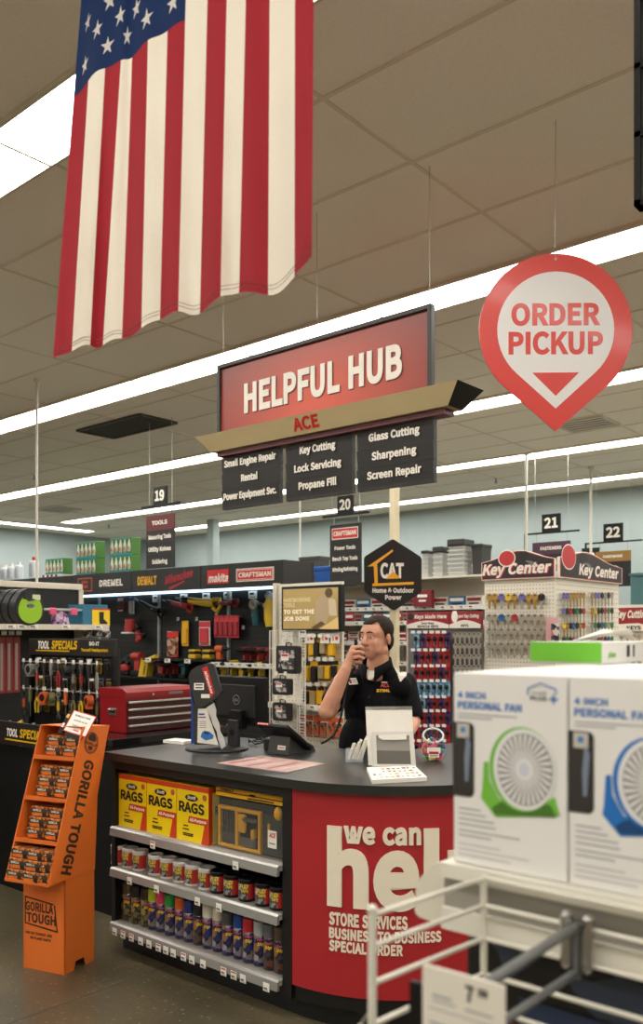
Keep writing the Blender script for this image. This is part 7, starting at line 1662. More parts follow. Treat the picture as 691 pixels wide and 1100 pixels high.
for si, z in enumerate(SHZ):
    x = qx0 + .5; n = 0
    while x < qx1 - .1:
        u = U0 + FPX * (Vector((x, QY, 0)).dot(R2)) / (Vector((x, QY, 0)).dot(F2))
        if (si > 2 and 398 < u < 440) or (si > 1 and u > 440) or u < 352: x += .13; continue
        gap = (SHZ[si - 1] - z if si else .17)
        if si == 0: nm = ['white', 'white', 'blue', 'white', 'white', 'grey'][n % 6]; w_, h_ = .2, .1
        elif si in (1,): nm = ['maroon', 'teal', 'red', 'grey', 'teal'][n % 5]; w_, h_ = .13, .10
        else: nm = ['red', 'white', 'red', 'maroon', 'white', 'red'][(n + si) % 6]; w_, h_ = .16, .055
        st = int((gap - .05) / (h_ + .002)) if h_ < .1 else 1
        for q_ in range(max(1, min(3, st))):
            goods(nm, x, z + .001 + q_ * (h_ + .001), QY + (.11 if si == 0 else .04), w_ - .012, h_, .2, f"{nm} carton, {ORD[q_]} layer, {ORD[n % 20]} along shelf {['one', 'two', 'three', 'four', 'five', 'six', 'seven'][si]} of the long cream run")
        n += 1; x += w_
# tubs and bins on the top deck
TD = 2.1765
def stackbin(u, w_, h_, n, bodym, lidm, lb, dy=.12, lid_h=.05):
    p = PY(u, 620, QY + dy)
    for i in range(n):
        z0 = TD + (i * h_)
        t = thing('storage_bin', (f'{lb}, {ORD[i]} from the bottom' if n > 1 else lb), 'storage bin', (p.x, p.y, z0), 0, 'bins on top of the long run')
        m = MB(); a, b2 = w_ / 2 * .86, w_ / 2; d0 = .09
        vs = [(-a, -.0, 0), (a, 0, 0), (a, d0 * 2 - .02, 0), (-a, d0 * 2 - .02, 0), (-b2, -.01, h_ - .004), (b2, -.01, h_ - .004), (b2, d0 * 2 - .01, h_ - .004), (-b2, d0 * 2 - .01, h_ - .004)]
        m.add(vs, [(0, 3, 2, 1), (0, 1, 5, 4), (1, 2, 6, 5), (2, 3, 7, 6), (3, 0, 4, 7), (4, 5, 6, 7)], bodym); m.bb((-b2 - .005, -.016, h_ - .014), (b2 + .005, d0 * 2 - .004, h_ - .004), bodym if i < n - 1 else lidm); m.build('tub', t)
        if i == n - 1: m = MB(); m.bb((-b2 - .008, -.02, h_ - .003), (b2 + .008, d0 * 2, h_ + lid_h), lidm, None, b=.008); m.build('lid', t)
clb = M('bin_clear', (206, 208, 204), .3); dlid = M('bin_lid', (44, 44, 42), .4)
stackbin(457, .08, .044, 6, clb, dlid, 'small clear bin in the leftmost stack right of the hexagon sign', .12, .02)
stackbin(471, .115, .052, 5, clb, dlid, 'clear bin in the middle stack on the long cream run', .10, .05)
stackbin(490.5, .19, .044, 7, clb, dlid, 'clear bin in the widest stack on the long cream run', .06, .06)
stackbin(513, .12, .28, 1, M('bin_charcoal', (52, 50, 48), .4), dlid, 'dark lidded tub just left of the key center kiosk', .1, .03)
stackbin(347, .26, .155, 1, M('bin_blue', (34, 84, 160), .4), M('bin_blue2', (40, 94, 172), .4), 'bright blue tub left of the aisle 20 sign', .0, .02)
stackbin(333, .32, .29, 1, M('bin_grey', (64, 62, 60), .4), M('bin_grey_lid', (74, 72, 70), .4), 'dark grey lidded tub behind the bright blue one', .1, .02)
t = thing('red_box', 'dark red lettered box just right of the hexagon sign on the long run', 'box', (PY(455, 630, QY + .05).x, QY + .03, SHZ[0] + .002), 0); m = MB(); m.bb((-.11, -.0, 0), (.11, .055, .17), M('box_dark_red', (120, 26, 36), .5)); m.build('carton', t); m = MB(); m.plate(0, .11, .12, .03, paper, FR((0, -.001, 0))); m.plate(0, .06, .09, .02, paper, FR((0, -.001, 0))); m.build('printing', t)
pole(PY(322.5, 600, 7.95), 2.176, 'slim white power pole rising between the tool wall and the blue tub')

# ---------------- key rack: KEYS MADE HERE
KY = 6.2; kx0_, kx1_ = PY(438.5, 680, KY).x, PY(518, 680, KY).x; kwid = kx1_ - kx0_; kxm = PY(484.5, 680, KY).x - kx0_
kr_ = thing('key_rack', 'grey key rack headed Keys Made Here between the man and the fan boxes', 'display rack', (kx0_, KY, 0))
zk0, zk1 = PY(460, 675, KY).z, PY(460, 657.5, KY).z
m = MB(); m.bb((0, .0, 0), (kxm - .01, .03, zk0), M('rack_grey', (116, 114, 112), .5)); m.bb((kxm, .0, .2), (kwid, .03, zk0), M('rack_grey', (116, 114, 112), .5)); m.bb((-.03, .02, 0), (0, .05, zk1), cg); m.bb((0, -.28, 0), (kxm, 0, .1), black); m.build('panel', kr_)
hdk = MB(); hdk.bb((0, -.02, zk0), (kxm - .006, .02, zk1), M('key_head_red', (150, 34, 40), .45)); hdk.bb((kxm, -.02, zk0), (kwid, .02, zk1), M('key_head_red', (150, 34, 40), .45)); hdk = hdk.build('header', kr_)
m = MB(); X = FR((0, -.021, 0)); hz = zk1 - zk0
def arcb(x0, x1): return [(x0, zk0), (x1, zk0)] + [(lerp(x1, x0, i / 10), zk0 + hz * (.22 + .26 * math.sin(math.pi * i / 10))) for i in range(11)]
m.prism(arcb(0, kxm - .006), .001, wprint, X); m.prism(arcb(kxm, kwid), .001, wprint, X)
m.text('Keys Made Here', X, kxm * .56, zk0 + hz * .60, hz * .24, wprint, w=kxm * .74, slant=.15); m.text('Expert Key Cutting', X, (kxm + kwid) / 2 + .02, zk0 + hz * .62, hz * .2, wprint, w=(kwid - kxm) * .74, slant=.15)
m.text('OnyxKey', X, kxm * .5, zk0 + hz * .24, hz * .14, ink, w=kxm * .3, z0=.0012); m.text('VEHICLE KEYS', X, kxm * .5, zk0 + hz * .04, hz * .15, ink, w=kxm * .5, z0=.0012); m.text('KEYS', X, (kxm + kwid) / 2, zk0 + hz * .08, hz * .15, ink, w=(kwid - kxm) * .24, z0=.0012)
m.disc(kxm * .1, zk0 + hz * .72, .03, dark, X, .0005); m.disc(kxm + .05, zk0 + hz * .7, .03, paper, X, .0005, ry=.05); m.build('lettering', hdk)
# vehicle key packs
pr_, pu_, pbk, pbl = M('keypack_red', (176, 36, 44), .35), M('keypack_purple', (74, 40, 96), .35), ink, M('keypack_blue', (90, 150, 190), .35)
pa_ = printed('keypack_art_red', [(170, 34, 42), (176, 36, 44), (190, 50, 56), (150, 28, 36)], 20); pb_ = printed('keypack_art_purple', [(74, 40, 96), (96, 54, 116), (60, 34, 80)], 20); pc_ = printed('keypack_art_blue', [(120, 170, 200), (150, 190, 210), (60, 130, 190)], 20)
def keypack(col, art):
    t = thing('key_pack', '', 'key pack', (0, 0, 0), 0, 'vehicle key packs on the key rack')
    m = MB(); m.box((0, 0, -.065), (.056, .003, .13), art); m.build('card', t)
    m = MB(); m.ball((0, -.012, -.055), (.018, .012, .022), ink, None, 10, 8); m.box((0, -.01, -.098), (.009, .006, .045), steel); m.build('key', t)
    m = MB(); m.box((0, -.004, -.014), (.05, .002, .02), col); m.cyl((0, .06, -.006), (0, -.05, -.006), .003, wire_m, n=6); m.box((0, -.052, .0), (.04, .002, .024), paper); m.build('hook', t); return t
kp = [keypack(pr_, pa_), keypack(pu_, pb_), keypack(pbl, pc_)]; kn_ = ['red', 'purple', 'pale blue']; used = [0, 0, 0]
pat = ['122001', '201001', '000010', '222222', '22000 1', '101001', '001010', '010010'][:8]
pat = ['210001', '100100', '000010', '222222', '221010', '101001', '001010', '010010']
vv = [679, 698, 715, 731, 748, 763, 779, 795]
for ri, v in enumerate(vv):
    for ci in range(6):
        c_ = int(pat[ri][ci]); p = PY(447.5 + ci * 6.65, v, KY - .05)
        lb = f'{kn_[c_]} key pack, row {["one","two","three","four","five","six","seven","eight"][ri]} of Keys Made Here rack, {ORD[ci]} from left'
        if not used[c_]: kp[c_].location = p; kp[c_]['label'] = lb; used[c_] = 1
        else: dup(kp[c_], p, 0, lb)
# silver key blanks
def keymesh(name, bow, blade, cap=None, L=.055):
    m = MB(); n = 10; X = FR((0, .001, 0))
    m.prism([(.013 * math.cos(2 * math.pi * i / n), -.014 + .013 * math.sin(2 * math.pi * i / n)) for i in range(n)], .003, cap or bow, X); m.prism([(-.004, -.026), (-.004, -.014 - L), (.0, -.018 - L), (.0045, -.014 - L), (.0045, -.026)], .002, blade, X, .0005)
    m.disc(0, -.008, .0035, ink, X, .003, .0003, n=6); return m.build(name, None)
brass, nickel = M('key_brass', (176, 140, 70), .35, metal=.7), M('key_nickel', (176, 168, 154), .35, metal=.5)
def keyset(name, fn, label, group, pos):
    first = {}
    for i, (p, rz, mk, sc, lb) in enumerate(pos):
        if mk not in first:
            o = fn(mk); first[mk] = o
        else: o = first[mk].copy(); COL.objects.link(o)
        o.location = p; o.rotation_euler = (0, 0, rz); o.scale = (sc, sc, sc); tag(o, lb, 'key', group)
pos = []
for r in range(5):
    for c_ in range(6):
        p = PY(489.5 + 5 * c_, 679 + 11.5 * r, KY - .05); pos.append((p, 0, 'n', 1.9, f'silver key blank under Expert Key Cutting, row {["one","two","three","four","five"][r]}, {ORD[c_]} from the left'))
def plainkey(mk): return keymesh('key_blank', nickel, nickel, None, .034)
keyset('key_blank', plainkey, '', 'silver key blanks on the key rack', pos)
m = MB()
for r in range(5):
    for c_ in range(6): p = PY(489.5 + 5 * c_, 679 + 11.5 * r, KY - .05) - Vector((kx0_, KY, 0)); m.cyl(p + Vector((0, .05, -.009)), p + Vector((0, -.02, -.009)), .003, wire_m, n=6)
m.build('hooks', kr_)

# ---------------- KEY CENTER kiosk
NX, NY = PY(597, 680, 6.2).x, 6.2; nw, nd = .612, 1.22
kc_ = thing('key_kiosk', 'white pegboard Key Center kiosk with two arched headers and hanging keys', 'kiosk', (NX, NY, 0))
zt = PY(560, 622, NY).z + 0; 
m = MB(); m.bb((-nw, 0, 0), (0, nd, zt + .05), pegw)
for i in range(22):
    for j_ in range(26): m.box((-nw + .02 + i * (nw - .04) / 21, -.0004, zt - .05 - j_ * .03), (.006, .001, .006), hole)
for i in range(40):
    for j_ in range(20): m.box((.0004, .02 + i * (nd - .04) / 39, zt - .05 - j_ * .04), (.001, .006, .006), hole)
m.build('pegboard', kc_)
hb = M('kiosk_header', (46, 34, 36), .45); hl = M('kiosk_red', (196, 54, 58), .45); 
def arch(w_, h0, h1, flip):
    P = [(0, 0), (w_, 0), (w_, h0)]
    for i in range(21):
        t_ = i / 20; x = w_ * (1 - t_); c_ = .42 if not flip else .40
        P.append((x, h0 + (h1 - h0) * math.exp(-((t_ - (1 - (.40 if flip else .52))) / .33) ** 2)))
    P.append((0, h0)); return P
for face, X, w_ in ((0, FR((-nw - .01, -.012, zt)), nw + .02), (1, FR((.012, .0, zt), R_(90)), nd)):
    hh0 = .135 if face == 0 else .135; hA = arch(w_, hh0, .225, face)
    m = MB(); m.prism(hA, .02, wprint, X, -.0); m.prism([(x * .985 + w_ * .0075, y * .95 + .005) for x, y in hA], .001, hl, X, .02); m.prism([(x * .965 + w_ * .0175, y * .90 + .009) for x, y in hA], .0012, hb, X, .0205)
    o = m.build('header', kc_)
    m = MB(); kk2 = 1 if face == 0 else 1.9
    m.text('Key Center', X, w_ * (.49 if face == 0 else .60), .034, .088, hl, w=w_ * (.92 if face == 0 else .64), slant=.2, z0=.0218); m.text('Key Center', X, w_ * (.48 if face == 0 else .60) - .003, .038, .088, wprint, w=w_ * (.92 if face == 0 else .64), slant=.2, z0=.0226)
    ex_ = w_ * (.36 if face == 0 else .13); ew_ = .068 * (1 if face == 0 else 1.75)
    m.disc(ex_, .165, ew_ + .008, wprint, X, .022, .001, ry=.068 if face == 0 else .10); m.disc(ex_, .165, ew_, hl, X, .0226, .0014, ry=.058 if face == 0 else .09)
    m.disc(ex_ + ew_ * 2.2, .175, ew_ * .6, dark, X, .022, .0012, ry=.04); 
    for q_ in range(4): m.prism([(ex_ + ew_ * (2.4 + .1 * q_), .14 - .004 * q_), (ex_ + ew_ * (3.3 + .12 * q_), .13 - .012 * q_), (ex_ + ew_ * (3.3 + .12 * q_), .124 - .012 * q_), (ex_ + ew_ * (2.4 + .1 * q_), .132 - .004 * q_)][::-1], .001, grey, X, .0222)
    m.build('lettering', o)
kcol = [('brass', (184, 148, 76)), ('silver', (150, 142, 130)), ('black', (24, 24, 26)), ('blue', (40, 96, 150)), ('red', (176, 44, 50)), ('violet', (110, 100, 170)), ('yellow', (220, 190, 60)), ('green', (50, 120, 70))]
kd = dict(kcol)
def capkey(mk): return keymesh('key_blank', nickel, brass if mk in ('brass', 'yellow') else nickel, nickel if mk == 'silver' else M('keycol_' + mk, kd[mk], .4, metal=.5 if mk == 'brass' else 0), .038)
pos = []; hooksm = MB(); rn = ['top', 'second', 'third', 'bottom']
L1 = ['brass brass violet yellow brass violet brass brass black'.split(), 'silver silver blue silver red silver silver silver silver'.split(), ['silver'] * 9, ['silver'] * 9]
for r, v in enumerate((637, 659, 674, 689.5)):
    for c_, u in enumerate((526, 532, 539, 546.5, 553, 561, 568.5, 575, 582)):
        for dq in (0,):
            p = PY(u + 2.0 * dq, v + .5 * dq, NY - .03 - .022 * dq); nm = L1[r][c_]
            pos.append((p, 0, nm, 2.3, f"{nm} key, {rn[r]} row of kiosk front, {ORD[c_]} hook from left" ))
        hooksm.cyl(p + Vector((0, .055, -.012)) - Vector((NX, NY, 0)), p + Vector((0, -.01, -.012)) - Vector((NX, NY, 0)), .003, wire_m, n=5)
keyset('key_blank', capkey, '', 'keys on the kiosk front', pos)
pos = []
L2 = ['violet violet brass brass brass brass brass brass violet violet black silver black silver'.split(), 'violet black red black green black red brass yellow black black red green black'.split(), 'yellow brass black blue black brass red silver green black blue green silver green'.split(), 'black green black red blue black green brass silver black red black blue green'.split()]
for r, v in enumerate((636, 652.5, 668, 683.5)):
    for c_ in range(14):
        u = 606 + c_ * 3.55 + (5.5 if c_ > 6 else 0); p = PX(u, v - .02 * c_, NX + .035); nm = L2[r][c_]
        pos.append((p, R_(90), nm, 2.1, f"{nm} key on the {rn[r]} row of the kiosk side, {ORD[c_]} from its front corner"))
        hooksm.cyl(p + Vector((-.04, 0, -.012)) - Vector((NX, NY, 0)), p + Vector((.015, 0, -.012)) - Vector((NX, NY, 0)), .003, wire_m, n=5)
keyset('key_blank', capkey, '', 'keys on the kiosk side', pos)
hooksm.build('hooks', kc_)
p = PX(596, 675, NX + .02); t = thing('leaflet_pocket', 'pink and white leaflets hung on the near corner of the kiosk', 'leaflets', (NX + .0, NY - .06, 1.5), R_(45)); m = MB(); m.box((0, 0, .1), (.09, .012, .24), M('leaflet_pink', (220, 170, 170), .5)); m.box((.02, -.012, .07), (.06, .004, .2), printed('leaflet_art', [(220, 210, 200), (60, 90, 110), (206, 120, 120), (40, 40, 44)], 30)); m.cyl((0, .06, .22), (0, 0, .22), .004, wire_m); m.build('leaflet', t)

# ---------------- far right: second key board, far shelves
p0, p1 = PY(664, 692, 7.9), PY(700, 652, 7.9); t = thing('key_board', 'small red headed key cutting board half hidden right of the kiosk', 'display board', (p0.x, 7.9, 0)); w_ = p1.x - p0.x
m = MB(); m.bb((0, 0, 0), (w_, .04, 1.62), pegw); m.build('panel', t); zz = PY(670, 653, 7.9).z; m = MB(); m.bb((0, -.03, 1.62), (w_, .04, zz), M('key_head_red', (150, 34, 40), .45)); m.build('header', t); m = MB(); X = FR((0, -.031, 0)); m.text('Key Cutting', X, .14, 1.62 + (zz - 1.62) * .55, .07, wprint, w=.30, slant=.15); m.prism([(0, 1.62), (w_, 1.62), (w_, 1.66), (.2, 1.69), (0, 1.68)], .001, wprint, X); m.text('KEYS', X, .16, 1.63, .035, ink, w=.13, z0=.0015); m.build('lettering', t)
pos = []
for r in range(3):
    for c_ in range(5): pos.append((Vector((p0.x + .05 + .055 * c_, 7.86, 1.59 - .12 * r)), 0, ['black', 'brass', 'red', 'silver', 'green'][(c_ + r) % 5], 1.5, f"{['black', 'brass', 'red', 'silver', 'green'][(c_ + r) % 5]} key on the half hidden board right of the kiosk, row {['one', 'two', 'three'][r]}, {ORD[c_]} from left"))
keyset('key_blank', capkey, '', 'keys on the half hidden board', pos)
m = MB()
for q_ in pos: m.cyl(q_[0] + Vector((0, .05, -.012)) - t.location, q_[0] + Vector((0, -.01, -.012)) - t.location, .003, wire_m, n=5)
m.build('hooks', t)
fx = PY(560, 620, 9.0).x; t = thing('shelf_unit', 'far cream shelf run beneath the aisle 21 and 22 signs', 'shelving', (fx, 9.0, 0)); m = MB(); m.bb((0, .4, 0), (6.5, .45, 1.9), cg); m.bb((0, 0, 0), (6.5, .4, .16), cg); m.build('back_panel', t)
for z in (.6, 1.05, 1.5, 1.88): m = MB(); m.bb((0, .05, z - .02), (6.5, .4, z), cg); m.bb((0, .04, z - .03), (6.5, .05, z + .015), white); m.build('shelf', t)
for u, Y_, z0, lb in ((565.5, 9.3, 1.9, 'slim white power pole behind the left half of the kiosk header'), (635, 10.6, 0, 'slim white power pole behind the aisle 22 sign')):
    pole(PY(u, 560, Y_), z0, lb, .016)
p = PY(689, 640, 9.2); t = thing('storage_bin', 'teal bin at the right photo edge above the half hidden key board', 'storage bin', (p.x + .1, 9.15, 1.882)); m = MB(); m.bb((-.2, 0, 0), (.25, .25, .32), M('bin_teal', (70, 112, 116), .5), None, b=.015); m.build('tub', t); MB().bb((-.21, -.01, .322), (.26, .26, .35), M('bin_teal', (70, 112, 116), .5)).build('lid', t)
# ================================================================== FOREGROUND: FAN BOXES ON THE NEAR SHELF
BX, BY, BZ = -.617, .986, 1.300; BW, BD, BH = .160, .125, .2485
fwt = M('fanbox_white', (232, 230, 226), .35); fblu = M('fanbox_blue', (70, 122, 190), .45); fgry = M('fanbox_grey', (168, 168, 168), .5)
fgrn = M('fan_green', (116, 186, 62), .4); fbl2 = M('fan_blue', (30, 112, 190), .4); fan_w = M('fan_white', (226, 226, 224), .45); fan_g = M('fan_grey', (134, 130, 126), .5); fan_d = M('fan_dark_grey', (104, 98, 94), .5)  # green, blue, white and grey inks for the fan picture
winm = M('box_window', (40, 38, 38), .15, coat=.5)
def fanbox(col, name):
    t = thing('fan_box', '', 'box', (0, 0, 0), 0, 'personal fan boxes on the near shelf')
    m = MB(); m.box((BW / 2, BD / 2, BH / 2), (BW - .0015, BD, BH), fwt, None, b=.0012); m.build('carton', t)
    X = FR((0, -.0004, 0)); s = BW / 385; H = BH / 780      # face drawn in photo-crop units 52..437 x 130..910
    P = lambda x, y: ((x - 52) * BW / 385, BH - (y - 133 - (x - 52) * .06) * BH / 655)
    m = MB(); a = P(70, 222); m.text('4 INCH', X, a[0], a[1], .0085, fblu, w=.041, al='L', ext=.0002); a = P(70, 258); m.text('PERSONAL FAN', X, a[0], a[1], .0096, fblu, w=.092, al='L', ext=.0002)
    for y, w_ in ((276, .085), (288, .05)): a = P(72, y); m.plate(a[0] + w_ / 2, a[1], w_, .0016, fgry, X, 0, .0002)
    for i, (y, w_) in enumerate(((600, .032), (618, .040), (636, .052), (654, .054), (676, .088), (692, .048), (722, .06), (740, .10), (758, .075))): a = P(74, y); m.plate(a[0] + w_ / 2, a[1], w_, .0019 if i < 6 else .0012, fgry, X, 0, .0002)
    hx_, hy_ = P(358, 222); m.tube([(hx_ - .019, -.0008, hy_ + .002), (hx_ - .019, -.0008, hy_ + .010), (hx_ - .002, -.0008, hy_ + .017), (hx_ + .018, -.0008, hy_ + .010), (hx_ + .018, -.0008, hy_ + .004)], .0009, fblu, n=4)
    m.text('HOME', X, hx_ - .004, hy_ + .0025, .0042, fgry, w=.02, ext=.0002); m.text('PLUS', X, hx_ - .005, hy_ - .0045, .0052, dark, w=.022, ext=.0002); m.plate(hx_ + .015, hy_ - .002, .011, .0028, fblu, X, 0, .0003); m.plate(hx_ + .015, hy_ - .002, .0028, .011, fblu, X, 0, .0003)
    m.build('lettering', t)
    m = MB(); cx, cy = P(300, 458); rx, ry = .0435, .0515
    bx0, by0 = P(160, 500); m.prism([P(*p) for p in ((163, 440), (178, 436), (182, 500), (215, 560), (330, 585), (398, 540), (414, 600), (330, 610), (205, 622), (153, 560), (158, 530))][::1], .0003, col, X, .0001)
    m.prism(rpoly([P(*p) for p in ((190, 590), (225, 568), (385, 566), (405, 606), (200, 614))], .004), .0003, M('fan_base_' + name, tuple(int(q * .62) for q in ((116, 186, 62) if name == 'green' else (30, 112, 190))), .5), X, .0003)
    m.disc(cx - .003, cy, rx + .002, col, X, .0004, .0003, ry=ry + .001, n=40); m.disc(cx, cy, rx - .001, fan_w, X, .0007, .0003, ry=ry - .001, n=40); m.disc(cx + .001, cy, rx - .006, fan_g, X, .001, .0002, ry=ry - .007, n=40)
    m.disc(cx + .001, cy, rx - .024, M('fan_mid', (170, 168, 166), .5), X, .0012, .0002, ry=ry - .028, n=32)
    for i in range(30):
        a0 = 2 * math.pi * i / 30; a1 = a0 + .115; r0, r1 = .2, .97
        pts = [(cx + .001 + (rx - .006) * r0 * math.cos(a0 + .5), cy + (ry - .007) * r0 * math.sin(a0 + .5)), (cx + .001 + (rx - .006) * r1 * math.cos(a0), cy + (ry - .007) * r1 * math.sin(a0)), (cx + .001 + (rx - .006) * r1 * math.cos(a1), cy + (ry - .007) * r1 * math.sin(a1)), (cx + .001 + (rx - .006) * r0 * math.cos(a1 + .5), cy + (ry - .007) * r0 * math.sin(a1 + .5))]
        m.prism(pts, .0002, fan_w, X, .0014)
    m.disc(cx + .001, cy, .0115, fan_w, X, .0016, .0004, ry=.0135); m.disc(cx + .001, cy, .0075, M('fan_hub', (206, 208, 218), .4), X, .002, .0003, ry=.009)
    m.build('fan_picture', t)
    m = MB(); w1, h0_, h1_ = .032, BH - (558 - 133) * BH / 655, BH - (303 - 133) * BH / 655
    m.prism([(.0002, h0_)] + [(w1 - .008 + .008 * math.sin(a), h0_ + .008 - .008 * math.cos(a)) for a in [math.pi / 2 * i / 6 for i in range(7)]] + [(w1 - .008 + .008 * math.cos(a), h1_ - .008 + .008 * math.sin(a)) for a in [math.pi / 2 * i / 6 for i in range(7)]] + [(.0002, h1_)], .0006, winm, X)
    m.plate(.016, h1_ - .011, .018, .018, M('window_tag', (196, 190, 180), .5), X, .0006, .0004); m.plate(.016, h1_ - .010, .007, .007, fblu, X, .001, .0003)
    m.prism([(.019, h0_ + .02), (.0235, h0_ + .02), (.027, h0_ + .07), (.021, h0_ + .082), (.018, h0_ + .05)], .0004, M('window_' + name, (120, 132, 150), .4), X, .0006); m.build('window', t)
    return t
fg, fb2 = fanbox(fgrn, 'green'), fanbox(fbl2, 'blue')
fg.location = (BX, BY, BZ); fg['label'] = 'white fan box with green fan picture at the front of the near shelf'
fb2.location = (BX + BW + .001, BY, BZ); fb2['label'] = 'white fan box with blue fan picture cut by the right photo edge'
for r in (1, 2, 3):
    dup(fg, (BX + .0005 * r, BY + (BD + .001) * r, BZ), 0, f'white fan box {["", "directly behind the green fan box", "third in line behind the green fan box", "last in line behind the green fan box"][r]}')
    dup(fb2, (BX + BW + .001, BY + (BD + .001) * r, BZ), 0, f'white fan box {["", "directly behind the blue fan box", "third in line behind the blue fan box", "last in line behind the blue fan box"][r]}')
# flat green and white carton lying on top
c0 = PZ(647, 714, BZ + BH); gl = PY(570, 712, c0.y); gw2 = c0.x - gl.x
t = thing('flat_carton', 'flat green and white carton lying on top of the fan boxes', 'carton', (c0.x, c0.y, BZ + BH + .0008)); gh = .036
m = MB(); m.bb((-gw2, 0, 0), (0, .22, gh), fwt, None, b=.001); m.build('carton', t)
m = MB(); m.plate(-gw2 / 2, gh / 2 + .001, gw2 - .001, gh - .003, M('carton_green', (116, 196, 60), .35), FR((0, -.0004, 0)), 0, .0004)
XS = FR((.0004, 0, 0), R_(90)); m.text('plan', XS, .04, .010, .010, fgrn, w=.03, ext=.0002); m.box((.0005, .11, gh * .55), (.0006, .012, .02), ink); m.box((.0005, .135, gh * .55), (.0006, .006, .02), ink); m.build('printing', t)
sp = thing('paper_slip', 'crumpled white paper slip on top of the flat green carton', 'paper', (c0.x - .05, c0.y + .12, BZ + BH + gh + .002), R_(20)); m = MB()
vs = [(-.05, 0, 0), (0, -.01, .012), (.045, 0, .022), (-.045, .03, .002), (.0, .03, .02), (.05, .03, .012), (-.03, .06, 0), (.01, .06, .012), (.055, .055, .0)]
m.add(vs, [(0, 1, 4, 3), (1, 2, 5, 4), (3, 4, 7, 6), (4, 5, 8, 7)], paper, None, True); m.build('slip', sp, solid=.001)
# shelf carrying the boxes, with lipped front and wire grid side
fs_ = thing('fan_shelf', 'white shelf end with wire side rails under the fan boxes', 'shelving', (BX, BY, 0))
sw3 = M('shelf_lip', (226, 222, 208), .45)
m = MB(); m.bb((-.012, -.004, BZ - .02), (.9, .56, BZ - .001), sw3); m.build('shelf_board', fs_)
m = MB(); m.bb((-.012, -.012, BZ - .02), (.9, -.004, BZ - .001), sw3); m.bb((-.012, -.002, BZ - .062), (.9, .004, BZ - .02), M('lip_grey', (150, 146, 136), .45)); m.bb((-.012, -.010, BZ - .088), (.9, -.002, BZ - .060), sw3); m.build('shelf_lip', fs_)
m = MB(); m.bb((-.02, .53, 0), (.9, .58, BZ - .002), sw3); m.build('back_panel', fs_)
m = MB(); m.bb((-.045, .53, 0), (-.02, .58, BZ - .002), sw3); m.build('upright', fs_)
m = MB(); m.prism(rpoly([(-.062, BZ - .092), (-.0, BZ - .098), (.0, BZ - .012), (-.028, BZ - .012), (-.058, BZ - .045)], .012), .08, M('bracket_cream', (222, 216, 198), .5), FR((-.014, .10, 0))); m.build('end_cover', fs_)
wm = M('rail_white', (220, 216, 202), .4); wz = [1.292, 1.258, 1.217, 1.172, 1.13]
cP, fP = PY(520, 942, .966), PD(400, 981, .955); cX, cY, fX, fY = cP.x - BX, cP.y - BY, fP.x - BX, fP.y - BY
m = MB(); m.cyl((fX, fY, .3), (fX, fY, wz[0] + .004), .0048, wm, n=10); m.cyl((cX, cY, .3), (cX, cY, wz[0] + .004), .0045, wm, n=10)
m.ball((fX, fY, wz[0] + .006), .006, wm); m.build('post', fs_)
for z in wz:
    m = MB(); m.cyl((fX, fY, z), (cX, cY, z), .0033, wm, n=8); m.build('side_rail', fs_)
    m = MB(); m.cyl((cX, cY, z), (.9, cY, z), .0033, wm, n=8); m.build('back_rail', fs_)
m = MB(); m.cyl((fX, fY, .3), (cX, cY, .3), .0045, wm); m.bb((fX - .01, fY - .05, 0), (fX + .01, cY + .05, .02), wm); m.cyl((fX, fY, 0), (fX, fY, .3), .0062, wm); m.cyl((cX, cY, 0), (cX, cY, .3), .0045, wm); m.build('stand', fs_)
# bead chain on the post
m = MB(); 
for i in range(26): m.ball((fX - .014 + .004 * math.sin(i * .9), fY - .002, 1.165 - i * .0095), .0045, M('chain_cream', (196, 186, 164), .5), None, 8, 6)
m.tube([(fX - .014, fY - .002, 1.17), (fX, fY, 1.19)], .0015, wire_m, n=6); m.build('bead_chain', fs_)
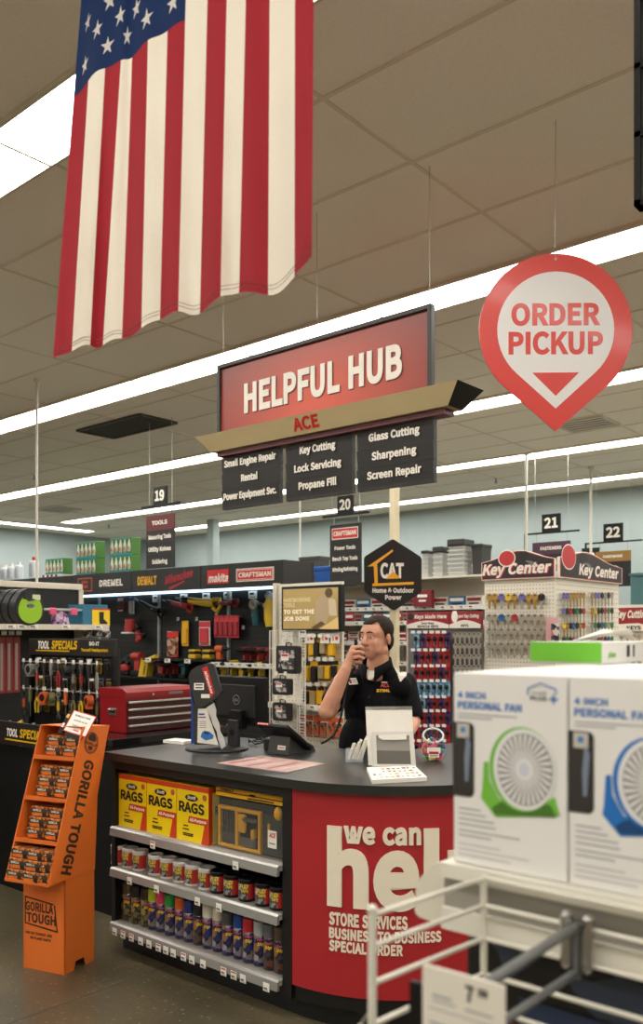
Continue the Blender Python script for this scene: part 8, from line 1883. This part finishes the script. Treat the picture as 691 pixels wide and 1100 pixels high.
# dark bin contents lower down behind the rails
dkbx = thing('dark_carton', 'dark carton half hidden behind the wire rails under the fan shelf', 'carton', (BX + .05, BY + .05, .98)); m = MB(); m.bb((-.06, 0, 0), (.45, .30, .205), printed('dark_carton_art', [(30, 30, 34), (24, 26, 30), (60, 70, 90), (90, 50, 30), (28, 28, 28)], 16), None, b=.003); m.build('carton', dkbx); MB().plate(.1, .12, .16, .05, M('dark_label', (46, 60, 90), .4), FR((0, -.001, 0))).build('label', dkbx)
m = MB(); m.bb((-.015, .04, .955), (.9, .53, .978), sw3); m.build('lower_shelf', fs_)
# scanner hook with price plate
hkx = PY(624, 1000, .955).x; hz1 = PY(624, 997, .955).z; sc2 = thing('price_hook', 'grey scanner hook with a white price plate in front of the wire rails', 'price hook', (hkx, .945, hz1))
gm2 = M('hook_grey', (120, 122, 122), .35, metal=.5); tip = -.225
m = MB(); m.cyl((-.006, .02, .0), (-.006, tip, -.004), .0058, gm2); m.cyl((-.006, .02, -.052), (-.006, tip - .0, -.052), .0048, gm2); m.cyl((-.006, .012, .004), (-.006, .012, -.06), .005, gm2); m.build('arms', sc2)
for x in (-.018, .008): m = MB(); m.bb((x - .0065, .004, -.05), (x + .0065, .020, .016), chrome, None, b=.004); m.build('clamp', sc2)
m = MB(); X = FR((-.012, tip, -.068), R_(2)); m.plate(.0, .045, .088, .074, M('plate_white', (228, 222, 208), .4), X, 0, .003); m.build('price_plate', sc2)
m = MB(); m.text('7', X, .008, .058, .016, dark, w=.009, z0=.003); m.text('99', X, .022, .066, .008, dark, w=.010, z0=.003); m.plate(-.022, .055, .022, .003, fgry, X, .003, .0003); m.plate(-.02, .05, .026, .002, fgry, X, .003, .0003); m.plate(.018, .05, .03, .0025, fgry, X, .003, .0003); m.plate(0, .042, .074, .0015, fgry, X, .003, .0003)
for i in range(14): m.plate(.002 + i * .0022, .024, .0008 + .0007 * (i % 3 == 0), .017, ink, X, .003, .0003)
m.plate(-.026, .028, .02, .003, fgry, X, .003, .0003); m.build('printing', sc2)
m = MB(); m.plate(-.052, .03, .016, .062, blackp, X, -.004, .006); m.plate(.0, .0, .075, .012, M('hang_yellow', (206, 190, 40), .45), X, -.003, .002); m.build('plate_holder', sc2)
